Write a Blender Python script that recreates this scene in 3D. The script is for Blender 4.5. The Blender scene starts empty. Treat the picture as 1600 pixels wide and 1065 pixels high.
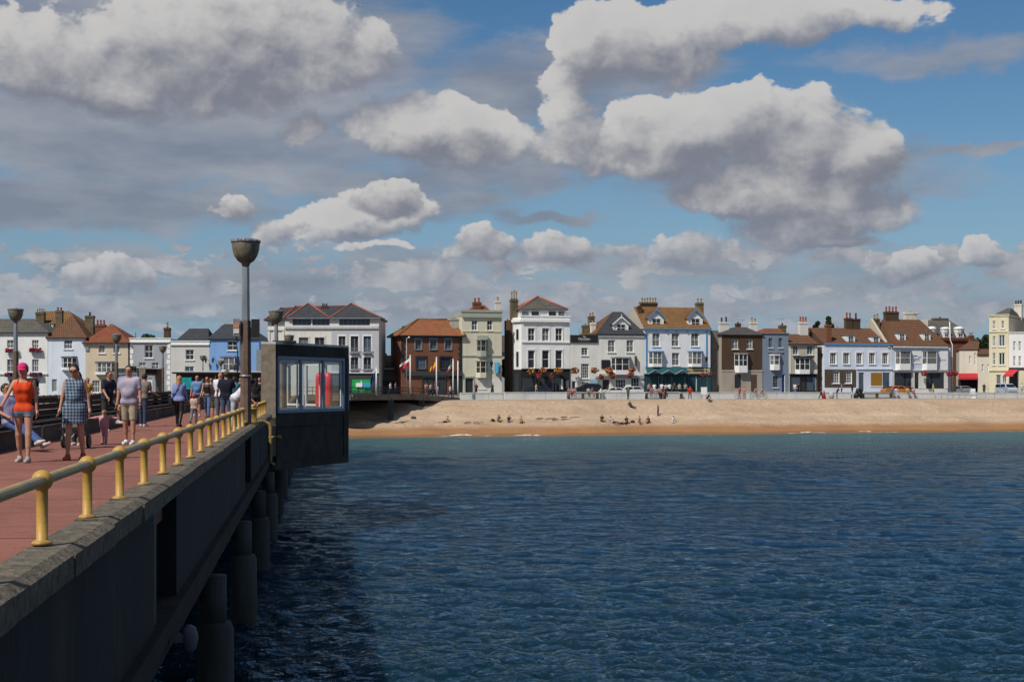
import bpy, math, random
import numpy as np
from mathutils import Vector, Matrix
random.seed(7); np.random.seed(7)
S = bpy.context.scene
COL = S.collection
R = math.radians
F, HX, HY, ZC = 2222.0, 800.0, 601.0, 6.5      # focal length and horizon in 1600-wide picture units, eye height over the water

# ------------------------------------------------------------------ camera, light, sky
cam = bpy.data.cameras.new('camera'); camo = bpy.data.objects.new('camera', cam); COL.objects.link(camo)
camo.location = (0, 0, ZC); camo.rotation_euler = (R(90), 0, 0)
cam.sensor_width = 36; cam.lens = 36 * F / 1600; cam.shift_y = (HY - 532.5) / 1600
cam.clip_start = 0.2; cam.clip_end = 12000
S.camera = camo
SUN_AZ, SUN_EL = 50.0, 50.0                    # the sun stands behind the camera to the left
sl = bpy.data.lights.new('sun', 'SUN'); so = bpy.data.objects.new('sun', sl); COL.objects.link(so)
sl.energy = 5.0; sl.angle = R(0.53); sl.color = (1.0, 0.95, 0.87)
trav = Vector((math.cos(R(SUN_AZ)) * math.cos(R(SUN_EL)), math.sin(R(SUN_AZ)) * math.cos(R(SUN_EL)), -math.sin(R(SUN_EL))))
so.rotation_euler = trav.to_track_quat('-Z', 'Y').to_euler()
so.location = (-60, -60, 80)
S.view_settings.view_transform = 'Standard'; S.view_settings.look = 'None'
S.view_settings.gamma = 1; S.view_settings.use_curve_mapping = False
S.view_settings.exposure = -0.22
S.render.engine = 'CYCLES'
S.cycles.max_bounces = 6; S.cycles.transparent_max_bounces = 12; S.cycles.caustics_reflective = False; S.cycles.caustics_refractive = False

class E:
    """tiny node-expression builder: E(tree, socket) supports + - * and helpers"""
    def __init__(s, t, k): s.t, s.k = t, k
    def _m(s, op, *a, clamp=False):
        n = s.t.nodes.new('ShaderNodeMath'); n.operation = op; n.use_clamp = clamp
        for i, x in enumerate((s,) + a):
            if isinstance(x, E): s.t.links.new(x.k, n.inputs[i])
            else: n.inputs[i].default_value = x
        return E(s.t, n.outputs[0])
    def __add__(s, o): return s._m('ADD', o)
    __radd__ = __add__
    def __sub__(s, o): return s._m('SUBTRACT', o)
    def __rsub__(s, o): return (s * -1.0) + o
    def __mul__(s, o): return s._m('MULTIPLY', o)
    __rmul__ = __mul__
    def max(s, o): return s._m('MAXIMUM', o)
    def min(s, o): return s._m('MINIMUM', o)
    def smax(s, o, k): return s._m('SMOOTH_MAX', o, k)
    def sq(s): return s._m('MULTIPLY', s)
    def clamp(s): return s._m('ADD', 0.0, clamp=True)
    def ramp(s, a, b):
        n = s.t.nodes.new('ShaderNodeMapRange'); n.interpolation_type = 'SMOOTHSTEP'
        s.t.links.new(s.k, n.inputs[0]); n.inputs[1].default_value = a; n.inputs[2].default_value = b
        return E(s.t, n.outputs[0])

def comb(t, x, y, z):
    n = t.nodes.new('ShaderNodeCombineXYZ')
    for i, v in enumerate((x, y, z)):
        if isinstance(v, E): t.links.new(v.k, n.inputs[i])
        else: n.inputs[i].default_value = v
    return n.outputs[0]
def noise(t, vec, scale, detail=6, rough=0.5, dist=0.0, lac=2.0):
    n = t.nodes.new('ShaderNodeTexNoise'); n.inputs['Scale'].default_value = scale; n.inputs['Detail'].default_value = detail
    n.inputs['Roughness'].default_value = rough; n.inputs['Distortion'].default_value = dist; n.inputs['Lacunarity'].default_value = lac
    t.links.new(vec, n.inputs['Vector']); return E(t, n.outputs['Fac'])

w = bpy.data.worlds.new('World'); S.world = w; w.use_nodes = True
w.cycles.sampling_method = 'MANUAL'; w.cycles.sample_map_resolution = 512
t = w.node_tree; t.nodes.clear()
def build_sky():
    L = t.links.new
    sky = t.nodes.new('ShaderNodeTexSky'); sky.sky_type = 'NISHITA'; sky.sun_disc = False
    sky.sun_elevation = R(SUN_EL); sky.sun_rotation = R(180 + 90 - SUN_AZ); sky.altitude = 0; sky.air_density = 1.0; sky.dust_density = 0.2; sky.ozone_density = 2.4
    tc = t.nodes.new('ShaderNodeTexCoord')
    sp = t.nodes.new('ShaderNodeSeparateXYZ'); L(tc.outputs['Generated'], sp.inputs[0])
    x, y, z = (E(t, o) for o in sp.outputs)
    u = x._m('ARCTAN2', y); v = z._m('ARCSINE')
    def uv(px, py):
        a, b = (px - HX) / F, (HY - py) / F
        return math.atan(a), math.atan(b / math.hypot(1, a))
    # cumulus heaps: centre, half sizes (picture units), rotation, strength
    BL = [(330, 55, 230, 85, -6, 1.0), (170, 110, 260, 60, 3, .95), (480, 110, 150, 60, -16, .8), (60, 60, 130, 60, 0, .8), (585, 60, 45, 34, -25, .55),
          (640, 195, 100, 48, 0, 1.0), (730, 205, 110, 50, 6, .95), (480, 205, 40, 26, 0, .55),
          (930, 75, 70, 72, 0, 1.0), (1010, 70, 130, 62, 10, .95), (1180, 30, 200, 44, -3, .85), (1350, 20, 130, 30, 0, .55), (880, 165, 55, 60, 0, .7),
          (930, 235, 110, 45, 6, .9), (1050, 215, 130, 72, 0, 1.0), (1150, 200, 90, 72, 0, 1.0), (1240, 215, 95, 72, 0, 1.0), (1330, 235, 72, 72, 0, 1.0), (1230, 300, 170, 48, 4, 1.0), (1120, 300, 80, 26, -4, .75), (1290, 345, 150, 38, -8, .85), (1310, 378, 60, 13, 0, .6),
          (560, 340, 110, 40, -12, 1.0), (600, 310, 55, 30, 0, .85), (450, 362, 50, 20, -10, .6), (570, 383, 75, 9, 0, .5), (372, 328, 36, 20, 0, .7),
          (755, 385, 55, 30, 0, .8), (870, 395, 70, 34, 0, .75), (1080, 390, 80, 38, 0, .75), (1410, 418, 56, 27, 0, .8), (1555, 385, 42, 24, 0, .85), (165, 430, 55, 25, 0, .6)]
    VEIL = [(200, 210, 470, 85, 0, 1.0), (430, 150, 300, 80, -8, 1.0), (150, 320, 300, 44, 0, .85), (560, 290, 150, 30, 0, .8), (860, 120, 260, 70, -4, .8), (760, 250, 230, 52, 0, .8), (690, 320, 140, 30, 0, .55),
            (870, 337, 120, 14, 0, .8), (1530, 228, 110, 11, -3, .75), (1440, 90, 170, 26, 0, .5), (800, 430, 950, 46, 0, .42), (1300, 450, 330, 26, 0, .5), (350, 440, 400, 42, 0, .5), (800, 482, 950, 26, 0, .55), (60, 450, 150, 46, 0, .5), (1250, 270, 260, 70, 0, .7), (300, 60, 420, 120, 0, 1.0)]
    def field(u_, v_, blobs, k):
        acc = None; w0 = comb(t, u_, v_ * 1.3, 5.1)
        wa, wb = noise(t, w0, 22, 4, .6), noise(t, comb(t, u_, v_ * 1.3, 9.3), 22, 4, .6)
        vec = comb(t, u_ + (wa - .5) * .050, v_ + (wb - .5) * .034, 0.0)
        for (px, py, a, b, rot, st) in blobs:
            cu, cv = uv(px, py)
            mp = t.nodes.new('ShaderNodeMapping'); mp.vector_type = 'TEXTURE'; L(vec, mp.inputs[0])
            mp.inputs[1].default_value = (cu, cv, 0); mp.inputs[2].default_value = (0, 0, R(-rot)); mp.inputs[3].default_value = (a / F, b / F, 1)
            dt = t.nodes.new('ShaderNodeVectorMath'); dt.operation = 'DOT_PRODUCT'; L(mp.outputs[0], dt.inputs[0]); L(mp.outputs[0], dt.inputs[1])
            m = E(t, dt.outputs['Value'])._m('MULTIPLY_ADD', -st, st)
            acc = m if acc is None else acc.smax(m, k)
        return acc
    def fbm(u_, v_, fine=True):
        vec = comb(t, u_, v_ * 1.2, 0.37)
        wv = noise(t, vec, 24, 2, .5)
        vec2 = comb(t, u_ + (wv - .5) * .022, v_ * 1.2 + (wv - .5) * -.022, 0.37)
        big = noise(t, vec2, 22, 11 if fine else 7, .57)
        vn = t.nodes.new('ShaderNodeTexVoronoi'); vn.voronoi_dimensions = '2D'; vn.feature = 'F1'
        vn.inputs['Scale'].default_value = 44; vn.inputs['Detail'].default_value = 2.5; vn.inputs['Roughness'].default_value = .55; vn.normalize = True
        L(vec2, vn.inputs['Vector'])
        bil = E(t, vn.outputs['Distance']) * -1.0 + .40
        return (big - .5) * 2.9 + bil * .95
    # elsewhere (outside the picture) loose generic cumulus so that light and reflections are those of a half clouded sky
    far = noise(t, tc.outputs['Generated'], 2.3, 3, .5)
    out = u._m('ABSOLUTE').ramp(.36, .5).max(v.ramp(.27, .36))
    generic = ((far - .57) * 5.0) * out - (1.0 - out) * 3.0
    rows = noise(t, comb(t, u, v * 2.2, 3.3), 27, 5, .58, .3)
    band = (rows - .50) * 6.5 - (1.0 - v.ramp(.015, .04) * v.ramp(.125, .085)) * 3.0
    n0, n1 = fbm(u, v), fbm(u - .008, v + .011, False)
    dn = (n0 - n1) * .46 + .30
    low = v.ramp(.02, .13)
    def rgb(c):
        n = t.nodes.new('ShaderNodeRGB'); n.outputs[0].default_value = (*c, 1); return n.outputs[0]
    def mix(f, a, b):
        n = t.nodes.new('ShaderNodeMix'); n.data_type = 'RGBA'
        L(f.k, n.inputs[0]); L(a, n.inputs[6]); L(b, n.inputs[7]); return n.outputs[2]
    def over(under, fac, colour):
        b2 = t.nodes.new('ShaderNodeBackground'); b2.inputs[1].default_value = CLOUD_STRENGTH; L(colour, b2.inputs[0])
        ms = t.nodes.new('ShaderNodeMixShader'); L(fac.k, ms.inputs[0]); L(under, ms.inputs[1]); L(b2.outputs[0], ms.inputs[2]); return ms.outputs[0]
    hz = (1.0 - v.ramp(-.02, .20)) * .82
    b1 = t.nodes.new('ShaderNodeBackground'); b1.inputs[1].default_value = SKY_STRENGTH
    hs = t.nodes.new('ShaderNodeHueSaturation'); hs.inputs['Saturation'].default_value = 1.28; hs.inputs['Value'].default_value = 1.12; L(sky.outputs[0], hs.inputs['Color'])
    L(mix(hz, hs.outputs[0], rgb((.165 / SKY_STRENGTH, .325 / SKY_STRENGTH, .53 / SKY_STRENGTH))), b1.inputs[0])
    vvec = comb(t, u, v * 3.4, 1.7)
    vf = field(u, v, VEIL, .3).max(-1.2) + (noise(t, vvec, 11, 8, .58, .6) - .5) * 1.7
    va = (vf.ramp(-.30, .70) * .86).max(out * .25)
    top = over(b1.outputs[0], va, mix(((noise(t, vvec, 9, 7, .58) - .36) * 2.6).clamp(), rgb((.24, .27, .34)), rgb((.47, .47, .50))))
    def layer(under, fA, fB):
        d0 = fA + n0 * .64 - .05
        val = (dn + (fA - fB) * .50).ramp(-.05, .95)
        crisp, soft = d0.ramp(-.02, .17), d0.ramp(-.28, .45)
        alpha = ((crisp * val) + (soft * (1.0 - val))) * .97
        cc = mix(val, rgb((.235, .25, .31)), rgb((.66, .65, .64)))
        cc = mix(d0.ramp(.35, 1.3) * .30 * (1.0 - val * .6), cc, rgb((.225, .235, .28)))
        return over(under, alpha, mix((1.0 - low) * .45, cc, rgb((.30, .40, .53))))
    top = layer(top, generic.max(band).max(-1.2), generic.max(band * .75 - .12).max(-1.2))
    for sub, k in ((BL[:14], 1.3), (BL[14:23], 1.1), (BL[23:], .42)):
        top = layer(top, field(u, v, sub, .30).max(-1.2), field(u - .011 * k, v + .019 * k, sub, .30).max(-1.2))
    o = t.nodes.new('ShaderNodeOutputWorld'); L(top, o.inputs[0])
SKY_STRENGTH, CLOUD_STRENGTH = 0.075, 1.0
build_sky()

# ------------------------------------------------------------------ helpers
def tag(o, label=None, cat=None, group=None, kind=None):
    if label: o['label'] = label
    if cat: o['category'] = cat
    if group: o['group'] = group
    if kind: o['kind'] = kind
    return o
def empty(name, loc, rz=0, label=None, cat=None, group=None):
    o = bpy.data.objects.new(name, None); COL.objects.link(o); o.location = loc; o.rotation_euler = (0, 0, rz); o.empty_display_size = .3
    return tag(o, label, cat, group)
def copy_tree(o, parent=None):
    c = o.copy(); COL.objects.link(c)
    if parent: c.parent = parent
    for ch in list(o.children): copy_tree(ch, c)
    return c

class MB:
    """collects faces; build() links them as one mesh object"""
    def __init__(s): s.v, s.f, s.m, s.sm = [], [], [], []
    def add(s, vs, fs, mi=0, smooth=False, T=None):
        b = len(s.v)
        s.v += [tuple(T @ Vector(p)) for p in vs] if T is not None else [tuple(p) for p in vs]
        for f in fs: s.f.append(tuple(b + i for i in f)); s.m.append(mi); s.sm.append(smooth)
        return s
    def box(s, x0, x1, y0, y1, z0, z1, mi=0, T=None):
        return s.add([(x0, y0, z0), (x1, y0, z0), (x1, y1, z0), (x0, y1, z0), (x0, y0, z1), (x1, y0, z1), (x1, y1, z1), (x0, y1, z1)],
                     [(0, 3, 2, 1), (4, 5, 6, 7), (0, 1, 5, 4), (1, 2, 6, 5), (2, 3, 7, 6), (3, 0, 4, 7)], mi, False, T)
    def prism(s, poly, z0, z1, mi=0, T=None):
        """poly counter-clockwise in xy"""
        n = len(poly)
        return s.add([(x, y, z0) for x, y in poly] + [(x, y, z1) for x, y in poly],
                     [tuple(range(n - 1, -1, -1)), tuple(range(n, 2 * n))] + [(i, (i + 1) % n, n + (i + 1) % n, n + i) for i in range(n)], mi, False, T)
    def quad(s, a, b, c, d, mi=0): return s.add([a, b, c, d], [(0, 1, 2, 3)], mi)
    def path(s, pts, rad, n=8, mi=0, smooth=True, caps=True, T=None):
        pts = [Vector(p) for p in pts]; rad = rad if isinstance(rad, (list, tuple)) else [rad] * len(pts)
        vs, fs = [], []
        prev = None
        for i, p in enumerate(pts):
            d = (pts[min(i + 1, len(pts) - 1)] - pts[max(i - 1, 0)]).normalized()
            ref = prev if prev is not None else (Vector((0, 0, 1)) if abs(d.z) < .9 else Vector((1, 0, 0)))
            a = (ref - d * ref.dot(d)).normalized(); prev = a; b = d.cross(a)
            for k in range(n):
                th = 2 * math.pi * k / n; vs.append(p + (a * math.cos(th) + b * math.sin(th)) * rad[i])
        for i in range(len(pts) - 1):
            for k in range(n):
                k2 = (k + 1) % n; fs.append((i * n + k, i * n + k2, (i + 1) * n + k2, (i + 1) * n + k))
        if caps:
            fs.append(tuple(range(n - 1, -1, -1))); fs.append(tuple((len(pts) - 1) * n + k for k in range(n)))
        return s.add(vs, fs, mi, smooth, T)
    def lathe(s, prof, c=(0, 0, 0), n=16, mi=0, smooth=True, T=None):
        vs, fs = [], []
        for r, z in prof:
            for k in range(n):
                th = 2 * math.pi * k / n; vs.append((c[0] + r * math.cos(th), c[1] + r * math.sin(th), c[2] + z))
        for i in range(len(prof) - 1):
            for k in range(n):
                k2 = (k + 1) % n; fs.append((i * n + k, i * n + k2, (i + 1) * n + k2, (i + 1) * n + k))
        fs.append(tuple(range(n - 1, -1, -1))); fs.append(tuple((len(prof) - 1) * n + k for k in range(n)))
        return s.add(vs, fs, mi, smooth, T)
    def ball(s, c, r, n=12, m=8, mi=0, T=None, sc=(1, 1, 1)):
        prof = []; vs, fs = [], []
        for i in range(m + 1):
            ph = math.pi * i / m
            for k in range(n):
                th = 2 * math.pi * k / n
                vs.append((c[0] + sc[0] * r * math.sin(ph) * math.cos(th), c[1] + sc[1] * r * math.sin(ph) * math.sin(th), c[2] - sc[2] * r * math.cos(ph)))
        for i in range(m):
            for k in range(n):
                k2 = (k + 1) % n; fs.append((i * n + k, i * n + k2, (i + 1) * n + k2, (i + 1) * n + k))
        return s.add(vs, fs, mi, True, T)
    def mesh(s, name, mats):
        me = bpy.data.meshes.new(name); me.from_pydata(s.v, [], s.f)
        for m in (mats if isinstance(mats, (list, tuple)) else [mats]): me.materials.append(m)
        me.polygons.foreach_set('material_index', s.m); me.polygons.foreach_set('use_smooth', s.sm); me.update()
        return me
    def build(s, name, mats, parent=None, loc=(0, 0, 0), rz=0):
        o = bpy.data.objects.new(name, s.mesh(name, mats)); COL.objects.link(o); o.location = loc; o.rotation_euler = (0, 0, rz)
        if parent: o.parent = parent
        return o
def np_mesh(name, V, Q, mat, smooth=True):
    me = bpy.data.meshes.new(name); me.vertices.add(len(V)); me.vertices.foreach_set('co', np.asarray(V, np.float32).ravel())
    k = Q.shape[1]
    me.loops.add(len(Q) * k); me.loops.foreach_set('vertex_index', np.asarray(Q, np.int32).ravel())
    me.polygons.add(len(Q)); me.polygons.foreach_set('loop_start', np.arange(0, len(Q) * k, k, dtype=np.int32))
    me.polygons.foreach_set('use_smooth', np.full(len(Q), smooth)); me.update(calc_edges=True)
    if mat: me.materials.append(mat)
    return me
def link(me, name, parent=None, loc=(0, 0, 0), rz=0):
    o = bpy.data.objects.new(name, me); COL.objects.link(o); o.location = loc; o.rotation_euler = (0, 0, rz)
    if parent: o.parent = parent
    return o

# ------------------------------------------------------------------ materials
MAT = {}
def mat(name, col, rough=.7, var=.12, scale=3.0, bump=0.0, bscale=None, metal=0.0, spec=.3, col2=None, stretch=(1, 1, 1), detail=6, coord='Object', dirt=None, emit=None):
    """a base colour broken up by noise (towards col2 or a darker tone), with optional bump and large stains"""
    if name in MAT: return MAT[name]
    m = bpy.data.materials.new(name); m.use_nodes = True; t = m.node_tree; N, L = t.nodes, t.links.new
    b = N['Principled BSDF']; b.inputs['Roughness'].default_value = rough; b.inputs['Metallic'].default_value = metal; b.inputs['Specular IOR Level'].default_value = spec
    tc = N.new('ShaderNodeTexCoord'); mp = N.new('ShaderNodeMapping'); mp.inputs['Scale'].default_value = stretch; L(tc.outputs[coord], mp.inputs[0])
    n = noise(t, mp.outputs[0], scale, detail, .6)
    mx = N.new('ShaderNodeMix'); mx.data_type = 'RGBA'
    c2 = col2 if col2 else tuple(c * (1 - 2 * var) for c in col)
    mx.inputs[6].default_value = (*col, 1); mx.inputs[7].default_value = (*c2, 1); L(n.ramp(.35, .72).k, mx.inputs[0])
    out = mx.outputs[2]
    if dirt:
        n2 = noise(t, mp.outputs[0], dirt[1], 5, .65); m2 = N.new('ShaderNodeMix'); m2.data_type = 'RGBA'; m2.inputs[7].default_value = (*dirt[0], 1)
        L((n2.ramp(.5, .75) * dirt[2]).k, m2.inputs[0]); L(out, m2.inputs[6]); out = m2.outputs[2]
    L(out, b.inputs['Base Color'])
    if bump:
        bp = N.new('ShaderNodeBump'); bp.inputs['Strength'].default_value = 1; bp.inputs['Distance'].default_value = bump
        L(noise(t, mp.outputs[0], bscale or scale * 3, 5, .6).k, bp.inputs['Height']); L(bp.outputs[0], b.inputs['Normal'])
    if emit: b.inputs['Emission Color'].default_value = (*col, 1); b.inputs['Emission Strength'].default_value = emit
    MAT[name] = m; return m
def tile_mat(name, c1, c2, row=.28, w=.30, mortar=.03, lich=None):
    """roof tiles or bricks: brick texture on object coordinates folded onto the face"""
    if name in MAT: return MAT[name]
    m = bpy.data.materials.new(name); m.use_nodes = True; t = m.node_tree; N, L = t.nodes, t.links.new
    b = N['Principled BSDF']; b.inputs['Roughness'].default_value = .85; b.inputs['Specular IOR Level'].default_value = .2
    tc = N.new('ShaderNodeTexCoord'); sp = N.new('ShaderNodeSeparateXYZ'); L(tc.outputs['Object'], sp.inputs[0])
    X, Y, Z = (E(t, o) for o in sp.outputs)
    br = N.new('ShaderNodeTexBrick'); L(comb(t, X + Y * .71, Z * 1.0, 0.0), br.inputs['Vector'])
    br.inputs['Scale'].default_value = 1; br.inputs['Brick Width'].default_value = w; br.inputs['Row Height'].default_value = row; br.inputs['Mortar Size'].default_value = mortar
    br.inputs['Color1'].default_value = (*c1, 1); br.inputs['Color2'].default_value = (*c2, 1); br.inputs['Mortar'].default_value = (*[c * .35 for c in c1], 1)
    n = noise(t, tc.outputs['Object'], .9, 6, .65); mx = N.new('ShaderNodeMix'); mx.data_type = 'RGBA'
    lc = lich or tuple(c * .55 for c in c1)
    mx.inputs[7].default_value = (*lc, 1); L((n.ramp(.42, .7) * .75).k, mx.inputs[0]); L(br.outputs['Color'], mx.inputs[6]); L(mx.outputs[2], b.inputs['Base Color'])
    bp = N.new('ShaderNodeBump'); bp.inputs['Distance'].default_value = .02; L(br.outputs['Fac'], bp.inputs['Height']); bp.invert = True; L(bp.outputs[0], b.inputs['Normal'])
    MAT[name] = m; return m
def glass_mat():
    if 'clear_glass' in MAT: return MAT['clear_glass']
    m = bpy.data.materials.new('clear_glass'); m.use_nodes = True; t = m.node_tree; N, L = t.nodes, t.links.new
    N.remove(N['Principled BSDF']); o = N['Material Output']
    g = N.new('ShaderNodeBsdfGlossy'); g.inputs['Roughness'].default_value = .03
    tr = N.new('ShaderNodeBsdfTransparent'); tr.inputs[0].default_value = (.95, .97, .97, 1)
    fr = N.new('ShaderNodeLayerWeight'); fr.inputs[0].default_value = .5; ms = N.new('ShaderNodeMixShader')
    fc = E(t, fr.outputs['Facing']); L((fc.sq().sq() * .7 + .04).k, ms.inputs[0]); L(tr.outputs[0], ms.inputs[1]); L(g.outputs[0], ms.inputs[2]); L(ms.outputs[0], o.inputs[0])
    MAT['clear_glass'] = m; return m

# ------------------------------------------------------------------ frames of reference
PIER_A = math.atan((492 - HX) / F)                          # the pier runs away from us, a little to the left
PDIR = Vector((math.sin(PIER_A), math.cos(PIER_A), 0)); PRIGHT = Vector((math.cos(PIER_A), -math.sin(PIER_A), 0))
def P(u, v, z=0.0):                                         # along the pier, to its right, height over the water
    p = PDIR * u + PRIGHT * v; return Vector((p.x, p.y, z))
PM = Matrix((( PRIGHT.x, PDIR.x, 0, 0), (PRIGHT.y, PDIR.y, 0, 0), (0, 0, 1, 0), (0, 0, 0, 1)))   # local x = right of pier, y = along it
PRZ = -PIER_A
SA = math.atan(.265)                                        # the shore recedes to the right
SR, SI = Vector((math.cos(SA), math.sin(SA), 0)), Vector((-math.sin(SA), math.cos(SA), 0))
def SH(s, tt, z=0.0):                                       # along the shore, inland from the waterline
    p = SR * s + SI * tt; return Vector((p.x, 179.3 + p.y, z))
def at(px, py, d):                                          # world point seen at picture point (px, py) at depth d
    return Vector(((px - HX) * d / F, d, ZC - (py - HY) * d / F))
def shore_hit(px, tt):                                      # where the sight line over px crosses the line tt metres inland
    k = (px - HX) / F; o = SH(0, tt); s = (k * o.y - o.x) / (SR.x - k * SR.y); return o + SR * s
DECK = ZC - 1.37

# ------------------------------------------------------------------ sea
def build_sea():
    m = bpy.data.materials.new('sea_water'); m.use_nodes = True; t = m.node_tree; N, L = t.nodes, t.links.new
    b = N['Principled BSDF']; b.inputs['IOR'].default_value = 1.333; b.inputs['Roughness'].default_value = .10; b.inputs['Specular IOR Level'].default_value = 0.0
    b.subsurface_method = 'BURLEY'; b.inputs['Subsurface Weight'].default_value = .6; b.inputs['Subsurface Radius'].default_value = (.8, 1.6, 2.2); b.inputs['Subsurface Scale'].default_value = .5
    g = N.new('ShaderNodeNewGeometry'); sp = N.new('ShaderNodeSeparateXYZ'); L(g.outputs['Position'], sp.inputs[0])
    X, Y = E(t, sp.outputs[0]), E(t, sp.outputs[1])
    dist = (X * (-math.sin(SA))) + ((Y - 179.3) * math.cos(SA))          # metres inland of the waterline (negative out at sea)
    wob = (noise(t, comb(t, X * 1.0, Y * .5, 0.0), .05, 4, .6) - .5)
    sh = (dist + wob * 40.0).ramp(-62, -2)                               # sediment stirred up over the shallows
    def mix(f, a, c):
        n = N.new('ShaderNodeMix'); n.data_type = 'RGBA'; L(f.k, n.inputs[0])
        for i, q in ((6, a), (7, c)):
            if isinstance(q, tuple): n.inputs[i].default_value = (*q, 1)
            else: L(q, n.inputs[i])
        return n.outputs[2]
    patch = noise(t, comb(t, X * .5, Y, 0.0), .035, 4, .55)
    deep = mix(patch.ramp(.35, .65), (.0052, .0235, .056), (.0058, .030, .060))
    near = mix((Y * -1.0).ramp(-70, -20), deep, (.0045, .022, .034))
    c = mix(sh * .9, near, (.042, .140, .165)); c = mix(dist.ramp(-7, 0.5) * .8, c, (.11, .17, .165))
    L(c, b.inputs['Base Color'])
    bp = N.new('ShaderNodeBump'); bp.inputs['Strength'].default_value = 1; bp.inputs['Distance'].default_value = .30
    r1 = noise(t, comb(t, X * .55, Y * 1.2, 0.0), 1.7, 5, .62, .6); r2 = noise(t, comb(t, X * .7, Y * 1.3, 4.0), 5.0, 4, .6, .5)
    L(((r1 - .5)._m('ABSOLUTE') * -1.5 + r1 * .5 + (r2 - .5)._m('ABSOLUTE') * -.55 + r2 * .2).k, bp.inputs['Height']); L(bp.outputs[0], b.inputs['Normal'])
    # a choppy sea mirrors far less at grazing angles than flat water does: reflection limited by a softened Fresnel curve
    gl = N.new('ShaderNodeBsdfGlossy'); gl.inputs['Roughness'].default_value = .06; gl.inputs['Color'].default_value = (.64, .86, 1.0, 1); L(bp.outputs[0], gl.inputs['Normal'])
    lw = N.new('ShaderNodeLayerWeight'); lw.inputs[0].default_value = .5; L(bp.outputs[0], lw.inputs['Normal']); fc = E(t, lw.outputs['Facing'])
    ms = N.new('ShaderNodeMixShader'); L((fc.ramp(.56, .97) * .86 + .02).k, ms.inputs[0]); L(b.outputs[0], ms.inputs[1]); L(gl.outputs[0], ms.inputs[2]); L(ms.outputs[0], N['Material Output'].inputs[0])
    # graded polar sheet: fine where it is seen close, coarse far out
    az = np.concatenate([np.linspace(-180, -26, 40)[:-1], np.linspace(-26, 26, 960)[:-1], np.linspace(26, 180, 41)[:-1]]) * math.pi / 180
    r = [1.0, 4, 8, 12, 16, 19]; d = 21.0
    while d < 235: r.append(d); d += min(max(.055, d * d / 13500), 2.2)
    r += [245, 265, 300, 400, 700, 1500, 4000, 9000]
    r = np.array(r); RR, AA = np.meshgrid(r, az, indexing='ij'); x, y = RR * np.sin(AA), RR * np.cos(AA)
    step = np.gradient(r)[:, None] * np.ones_like(AA)
    z = np.zeros_like(x); rng = np.random.RandomState(3)
    wind = math.radians(-98)
    for i in range(130):
        lam = .30 * (5.5 / .30) ** (rng.rand() ** 1.2); k = 2 * math.pi / lam; th = wind + rng.normal(0, .58 if lam < 1.5 else .34)
        amp = .054 / k * (.5 + rng.rand()) * (1.25 if lam < 1.5 else .5)
        att = np.exp(-(step * k * .40) ** 2)
        ph = k * (x * math.cos(th) + y * math.sin(th)) + rng.rand() * 6.283
        z += att * amp * (np.exp(.9 * (np.sin(ph) - 1)) * 1.8 - .85)
    gust = 1 + .35 * np.sin(x * .045 + 1.3 * np.sin(y * .03)) * np.sin(y * .06 + .7)
    dist = -math.sin(SA) * x + math.cos(SA) * (y - 179.3)
    z *= gust * np.clip((-dist + 1) / 25, .12, 1); z[RR > 240] *= 0
    n, k = RR.shape; I = np.arange(n * k).reshape(n, k); J = np.roll(I, -1, axis=1)
    Q = np.stack([I[:-1], I[1:], J[1:], J[:-1]], -1).reshape(-1, 4)[:, ::-1]
    V = np.stack([x, y, z], -1).reshape(-1, 3)
    V = np.concatenate([V, [[0, 0, 0]]])
    cap = np.stack([I[0], J[0], np.full(k, n * k), np.full(k, n * k)], -1)
    o = link(np_mesh('sea', V, Q, m), 'sea'); tag(o, kind='structure')
    bm = MB(); bm.lathe([(0.02, .001), (1.02, .002)], n=24)
build_sea()

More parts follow.
